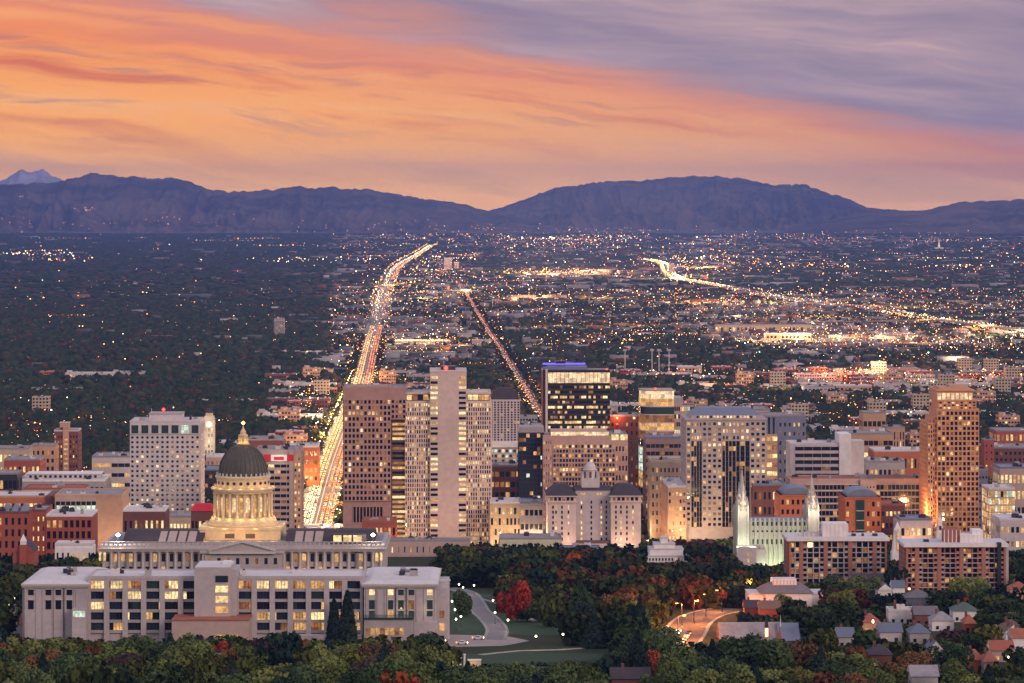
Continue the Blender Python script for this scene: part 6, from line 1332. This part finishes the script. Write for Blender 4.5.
def lampat(x, y, label, group, big=False, orange=False, power=0, col=WRM, rz=0):
    r = empty('street_lamp', label, 'street lamp', (x, y, float(gnd(y)) + .1), rz, group)
    put('pole', PM2 if big else PM, r); put('lamp_head' if big else 'globe', (GM3 if orange else GM2) if big else GM, r)
    if power: glow('bulb', None, 2.5 if big else 0, -.6, 9.2 if big else 4.9, power, col, .4, parent=r)
    return r
pk = [(448, 597), (452, 606), (459, 588), (463, 591), (474, 589), (493, 605), (495, 618), (508, 626), (516, 606), (529, 613), (566, 612), (536, 643), (563, 641), (461, 622), (456, 625), (520, 600), (580, 583), (455, 615)]
for i, (px, py) in enumerate(pk):
    Y = Yg(min(py + 6, 668)); lampat(PX(px, Y), Y, 'short globe lamp with warm light along the park road or lawn beyond the office block', 'globe lamps in the park', power=300, col=(1, .80, .42))
for i, (px, py) in enumerate([(4, 600), (9, 611), (14, 604), (17, 597), (21, 607), (6, 592), (24, 615), (20, 586), (2, 620)]):
    Y = Yg(py + 5); lampat(PX(px, Y), Y, 'globe lamp with warm light on the slope street left of the left pavilion', 'globe lamps at the far left', power=420, col=(1, .74, .36))
for i, (px, py) in enumerate([(678, 640), (694, 624), (706, 617), (722, 612), (682, 626), (738, 606), (748, 602)]):
    Y = Yg(py); lampat(PX(px, Y), Y, 'tall arm lamp glowing orange beside the curving street right of centre', 'arm lamps on the curving street', True, True, 30000, (1, .28, .05), rz=i * .9)
for px, py, lab, c in [(1009, 668, 'orange yard lamp glowing beside the long dull red roof, bottom right', (1, .25, .05)), (822, 672, 'amber yard lamp, left one of two among the trees below the chapel', ORG), (840, 670, 'amber yard lamp, right one of two among the trees below the chapel', ORG), (733, 584, 'green white lamp in the trees left of the mansion', (.8, 1, .4)), (932, 656, 'small warm yard lamp in the middle of the lower right houses', WRM), (965, 657, 'greenish garden lamp shining into a bush at the lower right', (.7, 1, .25)), (703, 600, 'greenish lamp lighting a tree above the curving street', (.75, 1, .3)), (873, 631, 'orange lamp on the lane beside the rust orange roof', ORG)]:
    Y = Yg(py + 3); r = lampat(PX(px, Y), Y, lab, None, False, power=700, col=c); put('globe', GM, r, (0, 0, .45))
# utility poles
for px, py, lab in [(663, 690, 'wooden utility pole with crossarm right of the orange lit house'), (673, 688, 'plain wooden pole right of the crossarmed utility pole, bottom centre'), (700, 690, 'thin pole between trees right of bottom centre'), (1012, 640, 'utility pole near the right edge houses'), (877, 600, 'pale pole beside the bare poplars')]:
    Y = Yg(py); b0 = empty('utility_pole', lab, 'pole', (PX(px, Y), Y, float(gnd(Y)) - .3)); q = MB(); q.tube((0, 0, 0), (0, 0, 12), .17, .12, HBR, 8); q.build('pole', b0); q = MB(); q.box(-1.6, 1.6, -.08, .08, 11.1, 11.3, HBR)
    for k in (-1.4, -.7, .7, 1.4): q.lathe([(.08, 11.3), (.1, 11.5), (.03, 11.6)], GREYC, 6, k, 0)
    q.build('crossarm', b0)
# ------------------------------------------------ avenue lamps, signals, traffic
def frame_at(line, s):
    seg = np.linalg.norm(np.diff(line, axis=0), axis=1); cs = np.concatenate([[0], np.cumsum(seg)]); x = np.interp(s, cs, line[:, 0]); y = np.interp(s, cs, line[:, 1]); e = 1.0
    x2 = np.interp(s + e, cs, line[:, 0]); y2 = np.interp(s + e, cs, line[:, 1]); d = np.array([x2 - x, y2 - y]); d = d / max(1e-6, np.linalg.norm(d)); return x, y, d
s = 10.; i = 0
while s < 2250:
    for sd_ in (-1, 1):
        x, y, d = frame_at(AVE, s + (15 if sd_ > 0 else 0)); lampat(x + d[1] * 19.5 * sd_, y - d[0] * 19.5 * sd_, 'tall arm lamp standing along the bright straight avenue', 'lamps along the avenue', True, i % 3 == 0, 42000, (1, .42, .12) if i % 2 else (1, .56, .22), rz=math.pi if sd_ > 0 else 0)
    s += 62; i += 1
s = 10.
while s < 900:
    for sd_ in (-1, 1): x, y, d = frame_at(ST2, s); lampat(x + d[1] * 13 * sd_, y - d[0] * 13 * sd_, 'tall arm lamp standing along the second narrower avenue', 'lamps along the second avenue', True, True, 11000, (1, .34, .12), rz=math.pi if sd_ > 0 else 0)
    s += 75
def car_mesh(body, glass, front, rear):
    q = MB(); L, Wd = 4.5, 1.8; sx = Wd / 2
    pr = [(-L / 2, .35), (-L / 2, .85), (-L / 2 + .9, .95), (-L / 2 + 1.5, 1.45), (.6, 1.48), (1.35, 1.0), (L / 2 - .1, .85), (L / 2, .55), (L / 2, .35)]; n = len(pr)
    q.add([(-sx, y, z) for y, z in pr] + [(sx, y, z) for y, z in pr], [list(range(n)), list(range(n, 2 * n))[::-1]] + [[k, k + n, (k + 1) % n + n, (k + 1) % n] for k in range(n)], body)
    q.box(-sx + .12, sx - .12, -L / 2 + 1.25, -L / 2 + 1.32, 1.0, 1.36, glass); q.box(-sx - .02, sx + .02, -1.0, .7, 1.05, 1.38, glass)
    for sy in (-1.4, 1.4):
        for s_ in (-1, 1): q.tube((s_ * sx, sy, .34), (s_ * (sx - .22), sy, .34), .34, .34, DARK, 10)
    for s_ in (-1, 1): q.box(s_ * .62 - .2, s_ * .62 + .2, L / 2 - .03, L / 2 + .05, .58, .80, front); q.box(s_ * .66 - .2, s_ * .66 + .2, -L / 2 - .05, -L / 2 + .03, .62, .86, rear)
    return q.mesh('car')
HL = M('headlight', (.1, .1, .1), var=0, emis=(1, .62, .24), es=34, kind='flat'); TL = M('tail_light', (.1, 0, 0), var=0, emis=(1, .17, .03), es=30, kind='flat')
paints = [M('car_white', (.6, .6, .6), rough=.3, var=0), M('car_grey', (.2, .2, .22), rough=.3, var=0), M('car_black', (.03, .03, .04), rough=.25, var=0), M('car_red', (.3, .03, .02), rough=.3, var=0), M('car_blue', (.04, .07, .18), rough=.3, var=0)]
pn = ['white', 'grey', 'black', 'red', 'blue']; CM = [car_mesh(p, GL, HL, TL) for p in paints]
ncar = 0
def car(x, y, d, away, label, group, z=.2):
    global ncar; k = random.choices(range(5), (4, 4, 3, 1, 1))[0]
    o = put('car', CM[k], None, (x, y, float(gnd(y)) + z)); a = math.atan2(d[1], d[0]) - math.pi / 2 + (0 if away else math.pi); o.rotation_euler = (0, 0, a); tag(o, pn[k] + ' ' + label, 'car', group); ncar += 1
for lane, away in ((-13, 0), (-10, 0), (-7, 0), (-4, 0), (4, 1), (8, 1), (12, 1)):
    s = random.random() * 8; lim = 43 if not away else 40; k = 0
    while k < (44 if not away else 28):
        x, y, d = frame_at(AVE, s); car(x + d[1] * lane, y - d[0] * lane, d, away, 'car driving towards the camera with headlights on, on the avenue' if not away else 'car driving away with red tail lights on the avenue', 'cars coming down the avenue' if not away else 'cars driving away on the avenue'); s += (7.5 if not away else 11) + 7 * random.random(); k += 1
for lane, away in ((-2.5, 0), (-5.5, 0), (2.5, 1), (5.5, 1)):
    s = random.random() * 6
    for k in range(3):
        pass
Lc = CR
for k in range(9):
    x, y, d = frame_at(Lc, 12 + k * 12.5); car(x + d[1] * (-2.4), y - d[0] * (-2.4), d, 0, 'car with headlights on coming down the curving street', 'cars coming down the curving street', .3)
    x, y, d = frame_at(Lc, 8 + k * 11); car(x + d[1] * 2.4, y - d[0] * 2.4, d, 1, 'car with tail lights on the curving street right of centre', 'cars going up the curving street', .3)
for i, (px, py) in enumerate([(462, 645), (440, 643), (432, 641), (366, 644), (384, 645), (478, 640), (620, 679), (640, 677)]):
    Y = Yg(py); car(PX(px, Y), Y, (1, .02), 1, 'car stopped on the plaza or lower street below the office block', 'cars near the plaza', .3)
# the farther traffic: too many cars to tell apart
def traffic(line, lanes, s0, s1, gap, label):
    V_, F_, T_ = [], [], []
    bx = HB * np.array([1.8, 4.4, 1.35])
    pos, rot, tint, lp, lc = [], [], [], [], []
    for lane, away in lanes:
        s = s0 + random.random() * gap
        while s < s1:
            x, y, d = frame_at(line, s); x += d[1] * lane; y -= d[0] * lane; pos.append((x, y, float(gnd(y)) + .2)); rot.append(math.atan2(d[1], d[0]) - math.pi / 2); c = random.random() * .4 + .05; tint.append((c, c, c)); s += gap * (.6 + random.random())
            for k in (-.62, .62): lp.append((x + k, y - 2.35, float(gnd(y)) + .9)); lc.append((8, 3.8, .9) if not away else (8, 1.6, .1))
    o = scatter('traffic', HB, HF, np.array(pos), np.tile([1.8, 4.4, 1.35], (len(pos), 1)), np.array(rot), 0, [FARROOF], np.array(tint)); tag(o, label, 'traffic', kind='stuff')
    o2 = scatter('traffic_lights', OV, OF, np.array(lp), np.full((len(lp), 3), .36), np.zeros(len(lp)), 0, [GLOW], np.array(lc)); tag(o2, 'head and tail lamps of the ' + label, 'vehicle lights', kind='stuff')
AL = [(-11, 0), (-7.5, 0), (-4, 0), (4, 1), (8, 1), (12, 1)]
traffic(AVE, AL, 460, 4200, 17, 'dense far traffic on the long avenue'); traffic(ST2, [(-3, 0), (2, 1)], 0, 5500, 55, 'far traffic on the second avenue')
# signals in teal and red at the crossings
for j, (s_, m, c) in enumerate([(70, LTEAL, 'teal green'), (235, LTEAL, 'teal green'), (420, LR, 'red'), (900, LTEAL, 'teal green'), (1500, LTEAL, 'teal green')]):
    for sd_ in (6, 10, 14):
        x, y, d = frame_at(AVE, s_); r = empty('traffic_signal', f'{c} traffic signal hanging over the avenue lanes', 'traffic signal', (x + d[1] * sd_, y, .2), 0, 'traffic signals over the avenue, ' + c); q = MB(); q.tube((0, 0, 0), (0, 0, 6.2), .1, .08, DARK); q.build('pole', r); q = MB(); q.box(-.3, .3, -.2, .2, 5.2, 6.6, DARK); h_ = q.build('housing', r); q = MB(); q.lathe([(.02, -.1), (.42, -.1), (.42, .1), (.02, .1)], m, 10); o = q.build('lens', h_, loc=(0, -.3, 5.9)); o.rotation_euler = (R(90), 0, 0)
# ================================================================== trees of the near slope
def leafmat(name, cols):
    m = bpy.data.materials.new(name); m.use_nodes = True; t = m.node_tree; h = N(t); p = t.nodes['Principled BSDF']; p.inputs['Roughness'].default_value = .8; p.inputs['Specular IOR Level'].default_value = .15
    cols = [tuple(1.25 * v for v in c) for c in cols]
    oi = h.n('ShaderNodeObjectInfo'); g = h.n('ShaderNodeNewGeometry'); a = h.noise(g.outputs['Position'], .9, 2, .6)
    f = h.m('ADD', h.m('MULTIPLY', oi.outputs['Random'], .8), h.m('MULTIPLY', h.m('SUBTRACT', a, .2), .5)); h.l(h.ramp(f, [(.15, cols[0] + (1,)), (.5, cols[1] + (1,)), (.85, cols[2] + (1,))]), p.inputs['Base Color']); return m
LEAF = {'dark green': leafmat('dark_leaves', ((.022, .042, .018), (.044, .074, .026), (.078, .110, .036))), 'olive green': leafmat('olive_leaves', ((.044, .062, .018), (.086, .112, .028), (.14, .16, .045))),
        'yellow green': leafmat('yellowing_leaves', ((.060, .070, .016), (.10, .10, .022), (.15, .12, .03))), 'rust brown': leafmat('rust_leaves', ((.060, .036, .018), (.11, .058, .026), (.16, .085, .034))),
        'plum grey': leafmat('plum_leaves', ((.040, .024, .026), (.060, .034, .034), (.085, .050, .046))), 'orange red': leafmat('orange_leaves', ((.16, .035, .015), (.26, .06, .02), (.32, .10, .03))),
        'crimson': leafmat('crimson_leaves', ((.13, .012, .012), (.22, .022, .018), (.30, .04, .03))), 'blue green': leafmat('needle_leaves', ((.010, .022, .018), (.016, .032, .026), (.026, .044, .034)))}
BARK = M('bark', (.06, .045, .035), scale=3)
def crown_mesh(seed, nleaf=1500, size=.62, shape='round'):
    r = np.random.default_rng(seed); nl = 9 if shape == 'round' else 1
    if shape == 'round':
        c = np.stack([r.normal(size=nl) * .40, r.normal(size=nl) * .40, .50 + .62 * (r.random(nl) - .42)], -1); c[0] = (0, 0, .62); rad = .30 + .22 * r.random(nl); rad[0] = .5
        k = r.choice(nl, nleaf, p=rad ** 2 / (rad ** 2).sum()); d = r.normal(size=(nleaf, 3)); d /= np.linalg.norm(d, axis=1)[:, None]; rr_ = rad[k] * (.72 + .36 * r.random(nleaf) ** .6)
        P = c[k] + d * rr_[:, None] * np.array([1, 1, .85]); P[:, 2] = np.maximum(P[:, 2], .12 + .05 * r.random(nleaf))
    elif shape == 'cone':
        z = r.random(nleaf) ** 1.25; a = r.random(nleaf) * 6.283; tier = .5 + .5 * np.abs(np.sin(z * 24)); ra = (1 - z) * .42 * (.62 + .38 * tier) * (.75 + .4 * r.random(nleaf)) + .01; P = np.stack([ra * np.cos(a), ra * np.sin(a), .06 + z * .96], -1); d = np.stack([np.cos(a), np.sin(a), .3 + 0 * a], -1)
    elif shape == 'column':
        z = r.random(nleaf); a = r.random(nleaf) * 6.283; ra = .19 * np.clip(1 - z, 0, 1) ** .62 * np.clip(z * 8 + .5, 0, 1) * (.8 + .3 * r.random(nleaf)); P = np.stack([ra * np.cos(a), ra * np.sin(a), .03 + z * .97], -1); d = np.stack([np.cos(a), np.sin(a), .5 + 0 * a], -1)
    if shape == 'round': P[:, :2] -= P[:, :2].mean(0); P[:, :2] *= .5 / np.percentile(np.abs(P[:, :2]), 96); P[:, 2] *= 1 / np.percentile(P[:, 2], 99)
    u_ = r.normal(size=(nleaf, 3)); n_ = d + .9 * r.normal(size=(nleaf, 3)); n_ /= np.linalg.norm(n_, axis=1)[:, None]; u_ = np.cross(n_, u_); u_ /= np.linalg.norm(u_, axis=1)[:, None]; w_ = np.cross(n_, u_)
    s = (size / 12) * (.55 + .9 * r.random((nleaf, 1))); V = np.stack([P - u_ * s, P + w_ * s * .7, P + u_ * s * 1.1, P - w_ * s * .8], 1).reshape(-1, 3); Fq = np.arange(nleaf * 4).reshape(-1, 4)
    return V, Fq
CROWN = []
for i in range(7):
    V, Fq = crown_mesh(i, 3600, .50); me = np_mesh('crown', V, Fq, [LEAF['dark green']], link=False); CROWN.append(me)
V, Fq = crown_mesh(21, 2600, .50, 'cone'); CONE = np_mesh('crown', V, Fq, [LEAF['blue green']], link=False)
V, Fq = crown_mesh(22, 3200, .34, 'column'); COLU = np_mesh('crown', V, Fq, [LEAF['blue green']], link=False)
def trunk_mesh(shape):
    q = MB(); r = random.Random(3)
    if shape == 'round':
        q.tube((0, 0, -.05), (0.01, 0, .34), .030, .020, BARK, 8)
        for k in range(7): a = k * .9; q.tube((0.005, 0, .22 + .03 * k), (.28 * math.cos(a), .28 * math.sin(a), .55 + .04 * k), .012, .004, BARK, 5)
    else: q.tube((0, 0, -.03), (0, 0, .9), .022, .004, BARK, 8)
    return q.mesh('trunk')
TR, TC = trunk_mesh('round'), trunk_mesh('cone'); TREES = []
def tree(x, y, h, dia, colour, kind='round', label=None, zone=None):
    TREES.append(dict(x=x, y=y, h=h, d=dia, c=colour, k=kind, label=label, zone=zone))
def realise(t):
    me = {'round': random.choice(CROWN), 'cone': CONE, 'column': COLU}[t['k']]
    nm = {'round': 'tree', 'cone': 'conifer', 'column': 'cypress'}[t['k']]
    r = empty(nm, t['label'], nm if nm != 'tree' else 'tree', (t['x'], t['y'], float(gnd(t['y'])) - .1), random.random() * 6.28, t.get('g'))
    r.scale = (t['d'], t['d'], t['h']); put('trunk', TR if t['k'] == 'round' else TC, r); o = put('crown', me, r); o.material_slots[0].link = 'OBJECT'; o.material_slots[0].material = LEAF[t['c']]
# particular trees of the photograph
def at(px, py): Y = Yg(py); return PX(px, Y), Y
x, y = at(517, 622); tree(x, y, 17.5, 13.0, 'crimson', label='large crimson maple standing alone by the curving park road')
x, y = at(334, 644); tree(x, y, 18, 17, 'blue green', 'column', 'left and shorter of the two dark cypresses before the office block')
x, y = at(347.5, 648); tree(x, y, 22.5, 21, 'blue green', 'column', 'right and taller of the two dark cypresses before the office block')
x, y = at(67, 640); tree(x, y, 13, 14, 'blue green', 'cone', 'dark blue spruce beside the orange tile roof, left')
for px, py, h, d, c, k, l in [(463, 616, 11, 9, 'dark green', 'round', 'round dark tree between the right pavilion and the park road'), (88, 688, 10, 15, 'orange red', 'round', 'broad flame red tree at the bottom left'),
    (225, 668, 9, 10, 'crimson', 'round', 'deep red tree just below the pink podium of the office block'), (705, 602, 9, 9, 'yellow green', 'round', 'lamplit yellow green tree above the curving street'), (585, 636, 13, 12, 'blue green', 'round', 'blue green tree at the right end of the park lawn'),
    (545, 618, 14, 15, 'dark green', 'round', 'broad dark tree right of the crimson maple'), (640, 640, 18, 10, 'plum grey', 'cone', 'tall plum brown conifer left of the curving street'), (550, 600, 9, 9, 'yellow green', 'round', 'yellow autumn tree behind the crimson maple'),
    (967, 610, 15, 17, 'olive green', 'round', 'wide olive tree in front of the right condominium'), (985, 616, 14, 14, 'dark green', 'round', 'big dark tree below the right end of the right condominium'), (830, 600, 12, 12, 'dark green', 'round', 'dark round tree at the foot of the left condominium'),
    (860, 604, 13, 14, 'dark green', 'round', 'dark tree right of the white mansion'), (842, 618, 12, 13, 'olive green', 'round', 'olive tree right below the white mansion'), (785, 612, 8, 9, 'olive green', 'round', 'small olive tree hiding the mansion steps'),
    (745, 690, 18, 19, 'dark green', 'round', 'very large dark tree in front of the chapel'), (770, 690, 17, 17, 'dark green', 'round', 'large dark tree right below the chapel spirelet'), (810, 684, 14, 13, 'rust brown', 'round', 'rust brown tree right of the big dark chapel trees'),
    (660, 600, 14, 10, 'dark green', 'cone', 'tall dark conifer in the middle grove'), (782, 600, 0, 0, None, None, None)]:
    if c: x, y = at(px, py); tree(x, y, h, d, c, k, label=l)
NS = len(TREES)
EXC = [(PX(14, 1250), PX(500, 1250), 1240, 1470)]
for f in FOOT: EXC.append((f[0] - 3, f[1] + 3, f[2] - 5, f[3] + 4))
def near_curve(x, y, line, w): return np.min((line[:, 0] - x) ** 2 + (line[:, 1] - y) ** 2) < w * w
def ok(x, y, d):
    for a, b_, c, e in EXC:
        if a - d * .25 < x < b_ + d * .25 and c - d * .3 < y < e: return False
    for l, w in ((PR, 8), (CR, 12), (LOWR, 8), (LFT, 8)):
        if near_curve(x, y, l, w): return False
    return True
CLEAR = [(749, 825, 1500, 606), (787, 888, 1770, 583), (905, 1010, 1715, 592), (735, 790, 1985, 566), (500, 534, Yg(624), 624), (446, 500, Yg(588), 648), (500, 560, Yg(636), 662), (560, 606, Yg(650), 660), (672, 716, Yg(612), 640), (722, 800, 1288, 646),
         (325, 360, 1262, 640), (640, 692, 2150, 563), (541, 641, 2280, 548), (490, 565, 2250, 548), (405, 470, 2340, 547), (451, 481, Yg(668), 668), (20, 108, Yg(637), 640), (610, 652, 1100, 690), (0, 26, 1300, 632), (30, 92, 2000, 556), (14, 34, 1760, 566)]
for a in [a for a in H2 if not (a[2] > 660 and a[0] < 400)]: CLEAR.append((a[0], a[1], Yg(a[2]), a[2] - 1))
def clear_top(px, Y, r):
    m_ = 0
    for a, b_, Yo, t in CLEAR:
        if a - r * .6 < px < b_ + r * .6 and Y < Yo: m_ = max(m_, t)
    return m_
def topline(px, Y):
    if px < 445: 
        return 639 + 4 * math.sin(px * .13) + 2 * math.sin(px * .31) if Y < 1270 else (556 if px < 110 else 700)
    if px < 600: return 664 if Y < 1165 else (700 if Y < 1300 and px < 560 else 545)
    if 660 < px < 745 and Y < 1500 and Y > 1120: return 648 if px < 725 else 640
    if px > 745 and Y < 1150: return 640
    return 540
sizes = []
rt = random.Random(12)
bands = [(1000, 1265, 10.2, 13.0), (1265, 1600, 9.5, 13.0), (1600, 2325, 10.5, 14.0)]
for Y0, Y1, sp_, h_ in bands:
    y = Y0
    while y < Y1:
        x0 = PX(-14, y); x1 = PX(1038, y); x = x0 + rt.random() * sp_
        while x < x1:
            xx = x + rt.uniform(-.35, .35) * sp_; yy = y + rt.uniform(-.45, .45) * sp_; px = 512 + xx * F / yy
            d = sp_ * rt.uniform(.85, 1.55); hh = h_ * rt.uniform(.55, 1.15); x += sp_
            if px > 735 and rt.random() < .2: continue
            if px > 735: hh *= .8; d *= .9
            if 445 < px < 610 and 1180 < yy < 1500 and rt.random() < .62: continue
            if 445 < px < 580 and 1140 < yy < 1270: continue
            tp = YH + (HC - gnd(yy) - hh) * F / yy; tl = max(topline(px, yy), clear_top(px, yy, d * F / yy / 2))
            if tp < tl:
                hh2 = (HC - gnd(yy)) - (tl - YH) * yy / F
                if hh2 < 3.2: continue
                hh = hh2 * rt.uniform(.85, 1.0); d = min(d, hh * 1.2)
            if not ok(xx, yy, d): continue
            n_ = float(vnoise(np.array([xx / 45 + 3]), np.array([yy / 60 + 7]))[0]) + rt.uniform(-.22, .22)
            c = 'dark green' if n_ < .46 else 'olive green' if n_ < .72 else rt.choice(['rust brown', 'yellow green', 'yellow green', 'olive green', 'dark green', 'olive green', 'plum grey']) if n_ < .97 else 'rust brown'
            if 560 < px < 720 and yy > 1350 and rt.random() < .35: c = rt.choice(['plum grey', 'rust brown'])
            if rt.random() < .015: c = 'orange red'
            k = 'round'
            if rt.random() < .07: k = 'cone'; c = 'blue green'; hh *= 1.25; d *= 1.0
            tree(xx, yy, hh, d, c, k)
        y += sp_ * (1.15 if y < 1300 else 1.5)
auto = sorted(TREES[NS:], key=lambda t: -t['d'] / t['y'])
indiv = auto[:270]; rest = auto[270:]
# labels: colour, place, and position in the run of its like
def zone(t):
    px = 512 + t['x'] * F / t['y']; Y = t['y']
    if px < 120 and Y > 1400: return 'left of the domed capitol'
    if Y < 1170: z = 'in the lowest belt of trees'
    elif Y < 1280: z = 'near the office block' if px < 600 else 'around the chapel'
    elif Y < 1500: z = 'by the curving street' if px < 745 else 'below the mansion'
    else: z = 'before the white hotel' if px < 745 else 'under the condominiums'
    return z
NUM = ['leftmost', 'second', 'third', 'fourth', 'fifth', 'sixth', 'seventh', 'eighth', 'ninth', 'tenth', 'eleventh', 'twelfth', '13th', '14th', '15th', '16th', '17th', '18th', '19th', '20th'] + [f'{i}th' for i in range(21, 200)]
from collections import defaultdict
runs = defaultdict(list)
for t in indiv: runs[(t['c'], t['k'], zone(t))].append(t)
for (c, k, z), ts in runs.items():
    ts.sort(key=lambda t: t['x'] / t['y'])
    w_ = {'round': 'tree', 'cone': 'conifer'}[k]
    for i, t in enumerate(ts):
        t['g'] = f'{c} {w_}s {z}'
        t['label'] = (f'only {c} {w_} {z}' if len(ts) == 1 else f'{NUM[i]}{" from left" if i else ""} of the {c} {w_}s {z}')
for t in TREES[:NS]: t['g'] = None
for t in TREES[:NS] + indiv: realise(t)
# the rest of the grove, smaller and beyond counting
if rest:
    by = defaultdict(list)
    cols = {'dark green': (.028, .046, .018), 'olive green': (.060, .072, .020), 'yellow green': (.10, .10, .022), 'rust brown': (.105, .045, .022), 'plum grey': (.06, .034, .034), 'orange red': (.24, .06, .02), 'blue green': (.016, .032, .026)}
    BV, BF = crown_mesh(5, 420, 1.35)
    P = np.array([(t['x'], t['y'], float(gnd(t['y']))) for t in rest]); S = np.array([(t['d'], t['d'], t['h']) for t in rest]); Cq = np.array([cols[t['c']] for t in rest]) * (.7 + .6 * RNG.random((len(rest), 1)))
    o = scatter('grove', BV, BF, P, S, RNG.random(len(rest)) * 6.28, 0, [FARLEAF], Cq); tag(o, 'dense far grove of small mixed trees on the slope before downtown', 'grove', kind='stuff')
tl_ = []
for off in (-21, 21):
    q_ = 0.
    while q_ < 3600: x, y, d = frame_at(AVE, q_); tl_.append((x + d[1] * off, y - d[0] * off, 0.)); q_ += 11 + 16 * random.random()
for off in (-12, 12):
    q_ = 0.
    while q_ < 5000: x, y, d = frame_at(ST2, q_); tl_.append((x + d[1] * off, y - d[0] * off, 0.)); q_ += 12 + 22 * random.random()
P = np.array(tl_); s_ = 6 + 5 * RNG.random(len(P)); BV, BF = crown_mesh(8, 300, 1.5)
tag(scatter('avenue_trees', BV, BF, P, np.stack([s_, s_, 6 + 4 * RNG.random(len(P))], -1), RNG.random(len(P)) * 6, 0, [FARLEAF], tree_tint(len(P), P[:, 0], P[:, 1])), 'rows of leafy trees lining both sides of the long avenues', 'street trees', kind='stuff')
print('trees', len(indiv), len(rest), 'cars', ncar)
# street trees and green among the downtown blocks
X, Y = sample(2600, 2330, 2800); keep = np.ones(len(X), bool)
for a, b_, c, e in [(f[0] - 4, f[1] + 4, f[2] - 4, f[3] + 4) for f in FOOT]: keep &= ~((X > a) & (X < b_) & (Y > c) & (Y < e))
keep &= ~blocked(X, Y, 2) & (RNG.random(len(X)) < .30); X, Y = X[keep], Y[keep]; m = len(X); BV, BF = crown_mesh(6, 260, 1.6); s_ = 7 + 5 * RNG.random(m)
tag(scatter('street_trees', BV, BF, np.stack([X, Y, gnd(Y)], -1), np.stack([s_, s_, 7 + 4 * RNG.random(m)], -1), RNG.random(m) * 6, 0, [FARLEAF], tree_tint(m, X, Y)), 'leafy trees lining downtown streets between the towers', 'street trees', kind='stuff')
